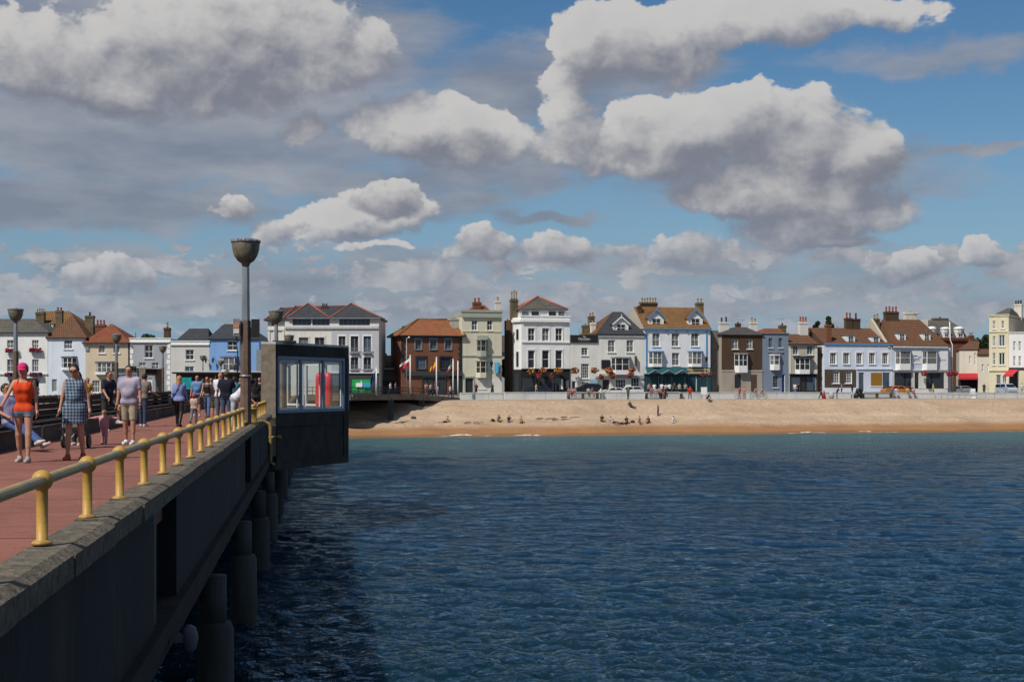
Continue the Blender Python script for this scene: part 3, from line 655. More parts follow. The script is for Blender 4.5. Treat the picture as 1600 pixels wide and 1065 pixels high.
# ---- the double bench along the middle of the pier
for k in range(11):
    u0 = 10.2 + k * 12.4; Lb = 12.2
    root = empty('pier_bench', P(u0, -7.35, DECK), PRZ, ('nearest' if k == 0 else ['', 'second', 'third', 'fourth', 'fifth', 'sixth', 'seventh', 'eighth', 'ninth', 'tenth', 'farthest'][k]) + ' length of dark slatted bench along the middle of the pier, counted from the camera', 'bench', 'benches along the middle of the pier')
    b = MB(); b.box(-.95, .95, 0, Lb, 0, .36); b.box(-.98, .98, 0, Lb, .302 + .06, .40); b.build('plinth', mat('bench_plinth', (.085, .078, .072), .9, .3, 1.5, .015, 15, col2=(.045, .042, .04)), root)
    for sg in (-1, 1):
        b = MB()
        for q in range(4): x = sg * (.42 + q * .125); b.box(x - .05, x + .05, .15, Lb - .15, .452, .485)
        for y in (.6, Lb / 2, Lb - .6): b.box(min(sg * .36, sg * .86), max(sg * .36, sg * .86), y - .05, y + .05, .403, .45)
        b.build('seat', dark_wood, root)
    b = MB()
    for z in (.56, .72, .88):
        for sg in (-1, 1): b.box(min(sg * .10, sg * .15), max(sg * .10, sg * .15), .1, Lb - .1, z, z + .11)
    b.box(-.17, .17, .1, Lb - .1, .995, 1.035); b.build('backrest', dark_wood, root)
    b = MB()
    for y in (.7, Lb / 3, Lb * 2 / 3, Lb - .7): b = MB(); b.box(-.095, .095, y - .06, y + .06, .403, .99); b.build('post', dark_wood, root)
# ---- bin on the left edge
bn = empty('litter_bin', P(84.5, VL + 1.35, DECK), PRZ, 'tall black litter bin with grey bag liner by the left lamp', 'bin')
b = MB(); b.box(-.3, .3, -.3, .3, 0, .08); b.add([(-.32, -.32, .08), (.32, -.32, .08), (.32, .32, .08), (-.32, .32, .08), (-.42, -.42, 1.2), (.42, -.42, 1.2), (.42, .42, 1.2), (-.42, .42, 1.2)], [(0, 3, 2, 1), (4, 5, 6, 7), (0, 1, 5, 4), (1, 2, 6, 5), (2, 3, 7, 6), (3, 0, 4, 7)]); b.build('bin_body', black_metal, bn)
b = MB(); vs = []
for i in range(24):
    th = i * math.pi / 12; r0 = .50 + .03 * math.sin(i * 2.7); vs += [(r0 * math.cos(th), r0 * math.sin(th), 1.02 + .05 * math.sin(i * 1.9)), ((.47) * math.cos(th), .47 * math.sin(th), 1.26)]
b.add(vs, [(2 * i, (2 * i + 2) % 48, (2 * i + 3) % 48, 2 * i + 1) for i in range(24)], 0, True); b.build('bag', mat('bin_bag', (.33, .34, .37), .35, .1, 6), bn)
b = MB(); b.box(-.40, .40, -.40, -.34, 1.27, 1.55); b.box(-.40, .40, .34, .40, 1.27, 1.55); b.box(-.44, .44, -.44, .44, 1.552, 1.62); b.lathe([(.44, 1.62), (.3, 1.72), (.02, 1.76)], n=16); b.build('lid', black_metal, bn)
# ---- flat roofed entrance building at the shore end
eb = empty('entrance_building', P(181, -12.2, DECK), PRZ, 'low dark flat roofed entrance building across the shore end of the pier', 'building')
b = MB(); b.box(-4.9, 6.4, 0, 5, 0, 2.75); b.build('wall', mat('brown_cladding', (.075, .062, .055), .8, .3, 2), eb)
b = MB(); b.box(-5.3, 6.9, -1.2, 5.4, 2.753, 3.02); b.box(-5.32, 6.92, -1.23, -1.2, 2.96, 3.06, 1); b.build('roof', [black_metal, white_frame], eb)
for x in (-4.2, -2.0, .2, 2.4, 4.6):
    b = MB(); b.box(x, x + 1.7, -.04, -.003, .5, 2.3); b.build('window', mat('dark_glass', (.018, .022, .026), .08, .3, .6, spec=.6), eb)
    b = MB(); b.box(x - .3, x - .18, -1.0, -.88, 0, 2.75); b.build('post', brown_conc, eb)
for px, py, d, w_, h_, c, lab in ((291.5, 601, 150, 1.0, 1.25, (.02, .34, .36), 'teal notice board beside the pier entrance building'), ):
    p = at(px, py, d); o = empty('notice_board', (p.x, p.y, DECK), PRZ, lab, 'notice board'); b = MB(); b.box(-w_ / 2, w_ / 2, -.05, .05, .9, .9 + h_); b.build('panel', mat('teal_board', c, .5, .2, 2), o)
    for q in (-w_ / 2 - .08, w_ / 2): b = MB(); b.box(q, q + .08, -.04, .04, 0, 2.3); b.build('post', black_metal, o)
# ---- flagpoles on the forecourt edge
def flag_mesh(cols, w_, h_, droop, vertical=False, seed=0):
    r_ = random.Random(seed); nx, nz = 14, 9; b = MB(); vs = []
    for i in range(nx + 1):
        for j in range(nz + 1):
            a = i / nx; x = -w_ * a * math.cos(droop); z = h_ * (j / nz - 1) * (1 - .25 * a) - w_ * a * math.sin(droop) + .05 * math.sin(a * 9 + j)
            vs.append((x, .16 * a * math.sin(a * 8 + j * .5 + seed), z))
    for i in range(nx):
        for j in range(nz):
            k = (i / nx if vertical else 1 - (j + .5) / nz); mi = min(int(k * len(cols)), len(cols) - 1)
            b.add([vs[q] for q in (i * (nz + 1) + j, (i + 1) * (nz + 1) + j, (i + 1) * (nz + 1) + j + 1, i * (nz + 1) + j + 1)], [(0, 1, 2, 3)], mi, True)
    return b
RED, WHT, YEL, GRN, NVY = (.50, .02, .03), (.72, .72, .70), (.70, .42, .03), (.02, .22, .06), (.03, .035, .12)
def cloth(c): return mat('cloth_%02d%02d%02d' % tuple(int(q * 99) for q in c), c, .8, .08, 5)
for i, (px, d, ytop, zb, cols, w_, h_, dr, vert, lab) in enumerate((
        (588, 179.0, 575, DECK, [NVY], 1.3, 1.1, 1.05, False, 'white flagpole with a drooping navy flag at the left of the row'),
        (641, 189.0, 556, DECK, [WHT, RED], 1.6, .95, .62, False, 'white flagpole flying a white over red flag'),
        (682, 194.5, 559, 4.8, [RED, YEL, YEL, RED], 1.35, 1.0, .95, False, 'white flagpole flying a red and yellow flag'),
        (708, 198.2, 562, 4.6, [GRN, WHT, RED], 1.4, .55, 1.0, True, 'white flagpole with a furled green white and red flag'),
        (715.5, 200.4, 565, 4.5, [NVY, RED], .5, .8, 1.4, False, 'white flagpole with a small limp flag at the right end of the row'))):
    p = at(px, ytop, d); o = empty('flagpole', (p.x, p.y, zb), 0, lab, 'flagpole', 'flagpoles on the forecourt'); H = p.z - zb
    b = MB(); b.path([(0, 0, 0), (0, 0, H)], [.10, .075], 10); b.ball((0, 0, H + .06), .1, 8, 6); b.build('pole', white_frame, o)
    f = flag_mesh(cols, w_, h_, dr, vert, i).build('flag', [cloth(c) for c in cols], o, (-.09, 0, H - .25))
p = at(635.3, 528, 201); o = empty('mast', (p.x, p.y, 4.9), 0, 'tall thin mast with a small lamp before the red brick building', 'mast')
b = MB(); b.path([(0, 0, 0), (0, 0, p.z - 4.9)], [.07, .05], 8); b.build('pole', galv, o); b = MB(); b.ball((.35, 0, p.z - 4.8), .14); b.path([(0, 0, p.z - 4.95), (.35, 0, p.z - 4.85)], .03, 6); b.build('lamp', white_frame, o)

# ------------------------------------------------------------------ buildings of the sea front
def wallm(n, c, dirt=.5): return mat('render_' + n, c, .85, .05, .8, .004, 12, dirt=(tuple(q * .66 for q in c), .9, dirt), stretch=(1, 1, .35))
W_WHITE, W_CREAM, W_PBLUE = wallm('white', (.77, .765, .74)), wallm('cream', (.66, .62, .50)), wallm('pale_blue', (.64, .70, .79))
W_BEIGE, W_GREY, W_LGREY = wallm('beige', (.60, .49, .355)), wallm('grey', (.36, .37, .40)), wallm('light_grey', (.47, .47, .49))
W_GREEN, W_BLUE, W_SLATE = wallm('pale_green', (.66, .62, .47)), wallm('sky_blue', (.20, .36, .64)), wallm('slate_blue', (.20, .245, .32))
W_TAN, W_BLUEW, W_PLAST = wallm('tan', (.50, .445, .36)), wallm('blue_white', (.76, .77, .79)), wallm('plaster', (.38, .33, .27))
W_GBLUE = wallm('grey_blue', (.56, .61, .69)); W_STONE = wallm('stone', (.17, .145, .10)); W_BLACK = wallm('black', (.018, .019, .022), .1); W_TEAL = wallm('teal', (.012, .07, .085)); W_DARK = wallm('dark', (.05, .05, .055))
W_YELL = wallm('pale_yellow', (.66, .60, .42)); W_OFFW = wallm('off_white', (.68, .66, .60)); W_WARM = wallm('warm_white', (.67, .62, .52))
TRIM_W = mat('trim_white', (.78, .78, .76), .5, .04, 3); TRIM_G = mat('trim_green', (.36, .385, .32), .6, .08, 3); TRIM_B = mat('trim_blue', (.10, .27, .48), .5, .08, 3); TRIM_D = mat('trim_dark', (.030, .030, .034), .5, .1, 3); TRIM_GY = mat('trim_grey', (.22, .24, .26), .6, .1, 3)
BRICK_R = tile_mat('brick_red', (.29, .125, .070), (.215, .090, .055), .085, .25, .010, (.20, .085, .05)); BRICK_B = tile_mat('brick_brown', (.15, .09, .055), (.11, .065, .04), .085, .25, .010, (.07, .05, .035)); BRICK_Y = tile_mat('brick_stock', (.26, .20, .12), (.19, .14, .085), .085, .25, .010, (.10, .08, .05))
T_RED = tile_mat('tile_red', (.30, .10, .05), (.22, .075, .04)); T_ORANGE = tile_mat('tile_orange', (.36, .125, .055), (.26, .085, .04), lich=(.20, .12, .05)); T_BROWN = tile_mat('tile_brown', (.20, .095, .055), (.145, .07, .042), lich=(.11, .07, .035)); T_OCHRE = tile_mat('tile_ochre', (.27, .15, .06), (.20, .105, .045), lich=(.15, .075, .03))
T_SLATE = tile_mat('slate_dark', (.070, .075, .085), (.052, .056, .066), .25, .35); T_GREY = tile_mat('slate_grey', (.135, .125, .115), (.10, .095, .09), .25, .35, lich=(.13, .12, .07)); T_STONE = tile_mat('stone_tile', (.20, .165, .12), (.15, .125, .09), .25, .35, lich=(.12, .11, .08)); T_MAUVE = tile_mat('slate_mauve', (.115, .095, .095), (.085, .072, .075), .25, .35)
RIDGE = mat('ridge_red', (.36, .11, .07), .7, .15, 5); LEADM = mat('lead', (.16, .17, .19), .5, .15, 3); POT_R = mat('pot_red', (.40, .11, .055), .8, .2, 4); POT_Y = mat('pot_buff', (.42, .33, .19), .8, .2, 4); POT_K = mat('pot_dark', (.05, .045, .045), .8, .2, 4)
def pane_mat(name, col, curt, amt):
    m = bpy.data.materials.new(name); m.use_nodes = True; t = m.node_tree; N, L = t.nodes, t.links.new
    b = N['Principled BSDF']; b.inputs['Roughness'].default_value = .08; b.inputs['Specular IOR Level'].default_value = .22
    tc = N.new('ShaderNodeTexCoord'); mp = N.new('ShaderNodeMapping'); mp.inputs['Scale'].default_value = (2.2, 2.2, .35); L(tc.outputs['Object'], mp.inputs[0])
    n = noise(t, mp.outputs[0], 1.1, 3, .5); mx = N.new('ShaderNodeMix'); mx.data_type = 'RGBA'; mx.inputs[6].default_value = (*col, 1); mx.inputs[7].default_value = (*curt, 1)
    L((n.ramp(.5 - amt * .3, .62 - amt * .3) * amt).k, mx.inputs[0]); L(mx.outputs[2], b.inputs['Base Color']); return m
PANES = [pane_mat('pane_dark', (.012, .014, .017), (.06, .06, .06), .5), pane_mat('pane_curtain', (.02, .022, .026), (.22, .22, .21), .65), pane_mat('pane_net', (.045, .05, .055), (.21, .22, .23), .6), pane_mat('pane_blue', (.03, .045, .06), (.10, .13, .16), .6)]
P_SHOP = pane_mat('pane_shop', (.010, .013, .018), (.07, .075, .08), .55); P_TEAL = pane_mat('pane_teal', (.008, .03, .04), (.03, .07, .08), .6); P_GREEN = pane_mat('pane_green', (.01, .08, .03), (.03, .38, .10), .8); P_AMBER = pane_mat('pane_amber', (.10, .055, .012), (.36, .19, .03), .75)
ZB0 = 4.95

class House:
    """a building whose facade lies on a vertical plane; sizes are read off along sight lines to that plane"""
    def __init__(s, name, label, x0, x1, ye, base=None, phi=SA, wall=W_WHITE, depth=9.0, side=None, cat='house', group=None, zb=ZB0, sideleft=None):
        s.rng = random.Random(hash_(label)); s.phi = phi; s.zb = zb
        k0 = (x0 - HX) / F; k1 = (x1 - HX) / F
        if base is None: base = SH(0, 36.0) if phi else Vector((0, 206.0, 0))
        s.c, s.s_ = math.cos(phi), math.sin(phi)
        a0 = (k0 * base.y - base.x) / (s.c - k0 * s.s_)
        s.P0 = Vector((base.x + a0 * s.c, base.y + a0 * s.s_, 0))
        s.root = empty(name, (s.P0.x, s.P0.y, zb), phi, label, cat, group)
        s.W = s.x(x1); s.H = s.z(ye, (x0 + x1) / 2); s.D = depth; s.wallm, s.sidem = wall, side or wall
        s.holes = []; s.wins = []; s.label = label
        s.x0, s.x1, s.ye = x0, x1, ye
    def x(s, px, back=0.0):
        k = (px - HX) / F; bx, by = s.P0.x - back * s.s_, s.P0.y + back * s.c
        return (k * by - bx) / (s.c - k * s.s_)
    def z(s, py, px, back=0.0):
        y = s.P0.y + back * s.c + s.x(px, back) * s.s_
        return ZC - (py - HY) * y / F - s.zb
    def rect(s, r, back=0.0):
        xa, xb, ya, yb = r; xm = (xa + xb) / 2
        return s.x(xa, back), s.x(xb, back), s.z(yb, xm, back), s.z(ya, xm, back)
    def walls(s, gable=None):
        """front wall with real openings, closed sides and back"""
        W, H, D = s.W, s.H, s.D; b = MB()
        hs = [(max(.05, a), min(W - .05, c), max(.02, z0), min(H - .05, z1)) for a, c, z0, z1 in s.holes]
        xs = sorted({0, W} | {q for h in hs for q in h[:2]}); zs = sorted({0, H} | {q for h in hs for q in h[2:]})
        for i in range(len(xs) - 1):
            for j in range(len(zs) - 1):
                xm, zm = (xs[i] + xs[i + 1]) / 2, (zs[j] + zs[j + 1]) / 2
                if any(a < xm < c and z0 < zm < z1 for a, c, z0, z1 in hs): continue
                b.add([(xs[i], 0, zs[j]), (xs[i + 1], 0, zs[j]), (xs[i + 1], 0, zs[j + 1]), (xs[i], 0, zs[j + 1])], [(0, 1, 2, 3)])
        for a, c, z0, z1 in hs:
            r = .24; b.add([(a, 0, z0), (c, 0, z0), (c, 0, z1), (a, 0, z1), (a, r, z0), (c, r, z0), (c, r, z1), (a, r, z1)], [(0, 4, 5, 1), (3, 2, 6, 7), (0, 3, 7, 4), (1, 5, 6, 2)])
        b.add([(0, 0, 0), (0, 0, H), (0, D, H), (0, D, 0)], [(0, 1, 2, 3)], 1); b.add([(W, 0, 0), (W, D, 0), (W, D, H), (W, 0, H)], [(0, 1, 2, 3)], 1)
        b.add([(0, D, 0), (0, D, H), (W, D, H), (W, D, 0)], [(0, 1, 2, 3)], 1); b.add([(0, .3, H), (W, .3, H), (W, D, H), (0, D, H), (0, 0, H), (W, 0, H)], [(4, 5, 1, 0), (0, 1, 2, 3)], 1)
        o = b.build('wall', [s.wallm, s.sidem], s.root); s.wall = o
        for wdef in s.wins: s._window(*wdef)
        return s
    def win(s, xa, xb, ya, yb, style='sash', pane=None, frame=None, sill=True, sur=None, on=False, cols=2, rows=2):
        """on=True: mounted on a shopfront instead of set into the wall"""
        r = s.rect((xa, xb, ya, yb))
        if not on: s.holes.append(r)
        s.wins.append((r, style, pane, frame, sill, sur, on, cols, rows)); return s
    def _window(s, r, style, pane, frame, sill, sur, on, cols, rows):
        a, c, z0, z1 = r; fm = frame or TRIM_W; pm = pane or PANES[s.rng.choice([0, 0, 1, 2, 2, 3])]
        yo = .12 if not on else -.09; f = MB(); t_ = .09
        name = 'door' if style == 'door' else 'window'
        f.box(a, a + t_, yo, yo + .07, z0, z1); f.box(c - t_, c, yo, yo + .07, z0, z1); f.box(a + t_, c - t_, yo, yo + .07, z1 - t_, z1); f.box(a + t_, c - t_, yo, yo + .07, z0, z0 + t_)
        bw = .045
        if style == 'sash':
            zm = (z0 + z1) / 2; f.box(a + t_, c - t_, yo + .005, yo + .06, zm - .035, zm + .035)
            for k in range(1, cols):
                xm = a + (c - a) * k / cols
                f.box(xm - bw / 2, xm + bw / 2, yo + .01, yo + .055, z0 + t_, zm - .035); f.box(xm - bw / 2, xm + bw / 2, yo + .01, yo + .055, zm + .035, z1 - t_)
            for k in range(1, rows):
                for q0, q1 in ((z0, zm), (zm, z1)):
                    if rows > 2: zz = q0 + (q1 - q0) * .5; f.box(a + t_, c - t_, yo + .015, yo + .05, zz - bw / 2, zz + bw / 2); break
        elif style == 'grid':
            for k in range(1, cols): xm = a + (c - a) * k / cols; f.box(xm - bw / 2, xm + bw / 2, yo + .01, yo + .055, z0 + t_, z1 - t_)
            for k in range(1, rows): zz = z0 + (z1 - z0) * k / rows; f.box(a + t_, c - t_, yo + .015, yo + .05, zz - bw / 2, zz + bw / 2)
        elif style == 'french':
            xm = (a + c) / 2; f.box(xm - .05, xm + .05, yo + .01, yo + .06, z0 + t_, z1 - t_)
        elif style == 'bars':
            for k in range(1, cols): xm = a + (c - a) * k / cols; f.box(xm - .04, xm + .04, yo + .01, yo + .06, z0 + t_, z1 - t_)
        o = f.build(name, fm, s.root)
        p = MB(); p.box(a + .02, c - .02, yo + .062, yo + .09, z0 + .02, z1 - .02); p.build('door_leaf' if name == 'door' else 'pane', pm, o)
        if style == 'arch': p = MB(); p.lathe([((c - a) / 2 - .02, 0), ((c - a) / 2 - .02, .05)], n=20, T=Matrix.Translation(((a + c) / 2, yo + .1, z1)) @ Matrix.Rotation(R(90), 4, 'X')); p.build('fanlight', pm, o)
        if sill and name == 'window': p = MB(); p.box(a - .12, c + .12, -.13, -.003, z0 - .13, z0 - .003); p.build('sill', sur or TRIM_W, o)
        if sur:
            p = MB(); e = .17; p.box(a - e, a - .002, -.06, -.003, z0, z1); p.box(c + .002, c + e, -.06, -.003, z0, z1); p.box(a - e, c + e, -.08, -.003, z1 + .002, z1 + e + .05); p.build('surround', sur, o)
    def band(s, ya, yb, m, proud=.06, name='cornice', xa=None, xb=None):
        xa = s.x0 if xa is None else xa; xb = s.x1 if xb is None else xb
        a, c, z0, z1 = s.rect((xa, xb, ya, yb)); b = MB(); b.box(a, c, -proud, -.004, z0, z1); return b.build(name, m, s.root)
    def bay(s, xa, xb, ya, yb, m=None, cap=None, pane=None, proj=.75, sillf=.30, nf=2, canted=True, ybase=None, rows=2):
        """a projecting bay window; the glazed part runs from ya to yb, a solid base goes down to ybase"""
        m = m or TRIM_W; a, c, z0, z1 = s.rect((xa, xb, ya, yb)); zl = s.z(ybase, (xa + xb) / 2) if ybase else z0 - .25
        i = .45 if canted else .02; pl = [(a, -.004), (a + i, -proj), (c - i, -proj), (c, -.004)]
        root = MB(); root.prism(pl, zl, z0 + .12); root.prism([(a - .1, -.004), (a + i - .06, -proj - .12), (c - i + .06, -proj - .12), (c + .1, -.004)], z1 - .02, z1 + .14, 1)
        pts = pl; zb, zt = z0 + .12, z1 - .02
        faces = [(pts[0], pts[1], 1), (pts[1], pts[2], nf), (pts[2], pts[3], 1)]
        pn = MB()
        for p, q, n in faces:
            d = Vector((q[0] - p[0], q[1] - p[1], 0)); L_ = d.length; d.normalize(); T = Matrix(((d.x, -d.y, 0, p[0]), (d.y, d.x, 0, p[1]), (0, 0, 1, 0), (0, 0, 0, 1)))
            for k in range(n + 1): xx = L_ * k / n; w_ = .075 if k in (0, n) else .05; root.box(max(0, xx - w_), min(L_, xx + w_), 0, .08, zb, zt, 0, T)
            root.box(.075, L_ - .075, 0, .07, zb, zb + .09, 0, T); root.box(.075, L_ - .075, .0, .07, zt - .09, zt, 0, T); zm = (zb + zt) / 2; root.box(.075, L_ - .075, .012, .07, zm - .03, zm + .03, 0, T)
            pn.box(.03, L_ - .03, .04, .06, zb + .02, zt - .02, 0, T)
        root.box(a + .02, c - .02, -.02, -.004, zb, zt, 2)
        o = root.build('bay_window', [m, cap or LEADM, TRIM_D], s.root); pn.build('pane', pane or PANES[s.rng.choice([0, 1, 1, 2])], o); return o
    def roof(s, m, pr0, pr1, yr, back=None, over=.3, gable=False, ridge=None, gwall=None, thick=.12, eave=None):
        """hipped or gabled roof from the eaves to a ridge seen between picture columns pr0 and pr1 at row yr"""
        W, H, D = s.W, s.H, s.D; back = D / 2 if back is None else back
        r0, r1 = s.x(pr0, back), s.x(pr1, back); zr = s.z(yr, (pr0 + pr1) / 2, back); e = over
        if gable: r0, r1 = -e * .4, W + e * .4; ex = e * .4
        else: ex = e
        vs = [(-ex, -e, H), (W + ex, -e, H), (W + ex, D + e, H), (-ex, D + e, H), (r0, back, zr), (r1, back, zr)]
        b = MB(); b.add(vs, [(0, 1, 5, 4), (2, 3, 4, 5)], 0); b.add(vs, [(3, 0, 4), (1, 2, 5)], 1 if gable else 0); b.add([(x, y, z - thick) for x, y, z in vs[:4]] + vs[:4], [(3, 2, 1, 0), (0, 1, 5, 4), (1, 2, 6, 5), (2, 3, 7, 6), (3, 0, 4, 7)], 2)
        o = b.build('roof', [m, gwall or s.sidem, eave or TRIM_D], s.root)
        if ridge:
            b = MB()
            for p, q in ((4, 5), (0, 4), (1, 5), (3, 4), (2, 5)):
                if (Vector(vs[p]) - Vector(vs[q])).length > .3: b.path([Vector(vs[p]) + Vector((0, 0, .02)), Vector(vs[q]) + Vector((0, 0, .02))], .13, 6)
            b.build('ridge_tiles', ridge, o)
        s.roofo = o; return o
    def parapet(s, yt, m=None, cop=None, h2=.12):
        """low front wall standing above the roof line, with a coping"""
        zt = s.z(yt, (s.x0 + s.x1) / 2); b = MB(); m = m or s.wallm
        b.box(-.06, s.W + .06, -.06, .3, s.H + .003, zt); b.box(-.06, .24, .302, s.D, s.H + .003, zt); b.box(s.W - .24, s.W + .06, .302, s.D, s.H + .003, zt); b.box(-.14, s.W + .14, -.16, .38, zt + .002, zt + h2, 1)
        return b.build('parapet', [m, cop or m], s.root)
    def chimney(s, xa, xb, yt, yb, n=3, pot=POT_Y, m=BRICK_B, back=3.5, poth=None, wide=.8):
        """stack between rows yt and yb carrying n pots up to row poth"""
        a, c, z0, z1 = s.rect((xa, xb, yt, yb), back); b = MB(); d = min(wide, .9)
        b.box(a, c, back - d / 2, back + d / 2, z0 - 1.2, z1 - .32); b.box(a - .07, c + .07, back - d / 2 - .07, back + d / 2 + .07, z1 - .318, z1 - .12); b.box(a - .02, c + .02, back - d / 2 - .02, back + d / 2 + .02, z1 - .118, z1)
        o = b.build('chimney', m, s.root); hp = (s.z(poth, (xa + xb) / 2, back) - z1) if poth else .6
        pm = MB(); rr = min(.17, (c - a) / max(1, n) * .42); pm.lathe([(rr, 0), (rr * .85, hp * .25), (rr * .78, hp * .85), (rr, hp * .9), (rr, hp)], n=10); me = pm.mesh('chimney_pot', pot)
        for k in range(n):
            x = a + (c - a) * (k + .5) / n; q = link(me, 'chimney_pot', o, (x, back, z1 + .003)); q.scale = (1, 1, s.rng.uniform(.85, 1.1))
        return o
    def dormer(s, xa, xb, ya, yb, m=None, board=None, gable=True, back=.9, pane=None, rooft=T_SLATE, ypeak=None, cheek=2.6, cols=2):
        """a small roofed window standing out of the roof slope"""
        m = m or TRIM_W; a, c, z0, z1 = s.rect((xa, xb, ya, yb), back); b = MB(); zz = z0 - .3; w_ = c - a
        b.box(a, c, back, back + cheek, zz, z1); fa, fc, f0, f1 = a + w_ * .24, c - w_ * .24, z0 + .12, z1 - .08
        b.box(fa - .07, fc + .07, back - .05, back - .003, f0 - .08, f0); b.box(fa - .07, fa, back - .05, back - .003, f0, f1); b.box(fc, fc + .07, back - .05, back - .003, f0, f1); b.box(fa - .07, fc + .07, back - .05, back - .003, f1, f1 + .07)
        for k in range(1, cols): xm = fa + (fc - fa) * k / cols; b.box(xm - .025, xm + .025, back - .055, back - .026, f0, f1)
        zm = (f0 + f1) / 2; b.box(fa, fc, back - .055, back - .026, zm - .025, zm + .025)
        o = b.build('dormer', m, s.root); p = MB(); p.box(fa, fc, back - .024, back - .004, f0, f1); p.build('pane', pane or PANES[0], o); r_ = MB(); xm = (a + c) / 2
        if gable:
            zp = s.z(ypeak, (xa + xb) / 2, back) if ypeak else z1 + w_ * .45; e = .22
            vs = [(a - e, back - .25, z1 - .12), (xm, back - .25, zp), (c + e, back - .25, z1 - .12), (a - e, back + cheek, z1 - .12), (xm, back + cheek, zp), (c + e, back + cheek, z1 - .12)]
            r_.add(vs + [(x, y, z + .1) for x, y, z in vs], [(0, 3, 4, 1), (1, 4, 5, 2), (6, 7, 10, 9), (7, 8, 11, 10), (0, 1, 7, 6), (1, 2, 8, 7), (3, 9, 10, 4), (4, 10, 11, 5), (0, 6, 9, 3), (2, 5, 11, 8)]); r_.add([(a, back + .001, z1), (c, back + .001, z1), (xm, back + .001, zp - .02)], [(0, 1, 2)], 1); r_.build('dormer_roof', [rooft, m], o)
            g = MB()
            for sgn in (-1, 1):
                ex = a - e if sgn < 0 else c + e
                g.add([(ex, back - .30, z1 - .22), (xm, back - .30, zp - .10), (xm, back - .30, zp + .14), (ex, back - .30, z1 + .02), (ex, back - .255, z1 - .22), (xm, back - .255, zp - .10), (xm, back - .255, zp + .14), (ex, back - .255, z1 + .02)], [(0, 1, 2, 3), (7, 6, 5, 4), (0, 4, 5, 1), (3, 2, 6, 7)])
            g.box(xm - .05, xm + .05, back - .33, back - .302, zp - .3, zp + .45); g.build('bargeboard', board or m, o)
        else: r_.box(a - .1, c + .1, back - .12, back + cheek, z1 + .002, z1 + .10); r_.build('dormer_roof', LEADM, o)
        return o
    def shop(s, xa, xb, ya, yb, m, panes=((0, 1),), pane=None, fascia=.22, proud=.16, stall=.16, name='shop_front', pil=.12):
        """timber shopfront standing proud of the wall: pilasters, fascia, stall riser, glazing"""
        a, c, z0, z1 = s.rect((xa, xb, ya, yb)); z0 = 0.0; b = MB(); h = z1 - z0; w_ = c - a
        b.box(a, c, -proud, -.004, z1 - h * fascia, z1); b.box(a - .05, c + .05, -proud - .15, -.004, z1 + .002, z1 + .12)
        b.box(a, c, -proud + .05, -.004, z0, z0 + h * stall)
        b.box(a, a + pil, -proud - .03, -.004, z0 + h * stall, z1 - h * fascia); b.box(c - pil, c, -proud - .03, -.004, z0 + h * stall, z1 - h * fascia)
        xs = [q for pq in panes for q in pq]; cuts = [0] + xs + [1]
        for i in range(0, len(cuts), 2):
            q0, q1 = a + w_ * cuts[i], a + w_ * cuts[i + 1]
            if q1 - q0 > pil * 1.2: b.box(max(q0, a + pil), min(q1, c - pil), -proud, -.004, z0 + h * stall, z1 - h * fascia)
        o = b.build(name, m, s.root)
        for i, (q0, q1) in enumerate(panes):
            p = MB(); p.box(a + w_ * q0 + pil, a + w_ * q1 - pil, -proud + .06, -.006, z0 + h * stall, z1 - h * fascia); p.build('pane', (pane[i] if isinstance(pane, list) else pane) or P_SHOP, o)
        return o
    def slab(s, xa, xb, ya, yb, m, proud=.1, name='panel', y1=-.004):
        a, c, z0, z1 = s.rect((xa, xb, ya, yb)); b = MB(); b.box(a, c, -proud, y1, z0, z1); return b.build(name, m, s.root)
def hash_(s):
    h = 7
    for ch in s: h = (h * 131 + ord(ch)) % 1000003
    return h
def text(body, size, m, parent, loc, name='lettering', align='CENTER', rz=0):
    """raised letters as a mesh standing on a board (facing -y)"""
    c = bpy.data.curves.new(name, 'FONT'); c.body = body; c.size = size; c.align_x = align; c.align_y = 'CENTER'; c.extrude = .012
    o = bpy.data.objects.new(name, c); COL.objects.link(o); dg = bpy.context.evaluated_depsgraph_get(); me = bpy.data.meshes.new_from_object(o.evaluated_get(dg))
    bpy.data.objects.remove(o); me.name = name; me.materials.clear(); me.materials.append(m); r = link(me, name, parent, loc); r.rotation_euler = (R(90), 0, rz); return r

SEA_GROUP = 'houses along the sea front'
# ---- left of the pier shelter (facades parallel to the picture)
h = House('terraced_house', 'white house at the far left with flower boxes under arched windows', -30, 74.5, 519, phi=0, wall=W_WHITE)
for xa, xb in ((-22, -9), (11, 25), (50, 60.5)):
    h.win(xa, xb, 531, 544, 'sash', cols=3).win(xa, xb, 561, 581, 'sash', cols=3)
h.win(14, 27, 591, 606, 'sash').win(46, 60, 590, 612, 'sash'); h.walls(); h.roof(T_GREY, -30, 53, 498, back=5, over=.35); h.band(583, 585, W_OFFW, .18, 'ledge')
h = House('terraced_house', 'tall back house with mossy tiled roof and two broad chimneys', 48, 128, 512, phi=0, base=Vector((0, 217, 0)), wall=BRICK_Y)
h.walls(); h.roof(T_OCHRE, 66, 108, 486, back=5, over=.2); h.chimney(57, 70, 488, 505, 4, POT_Y, BRICK_Y, 1.0, 482); h.chimney(88, 98, 485, 508, 2, POT_R, BRICK_Y, -.9, 480); h.dormer(72, 83, 506, 514, gable=False, back=-.2)
h = House('terraced_house', 'pale blue rendered house with brown hipped roof and arched door', 75, 133.5, 527, phi=0, wall=wallm('ice_blue', (.66, .71, .78)))
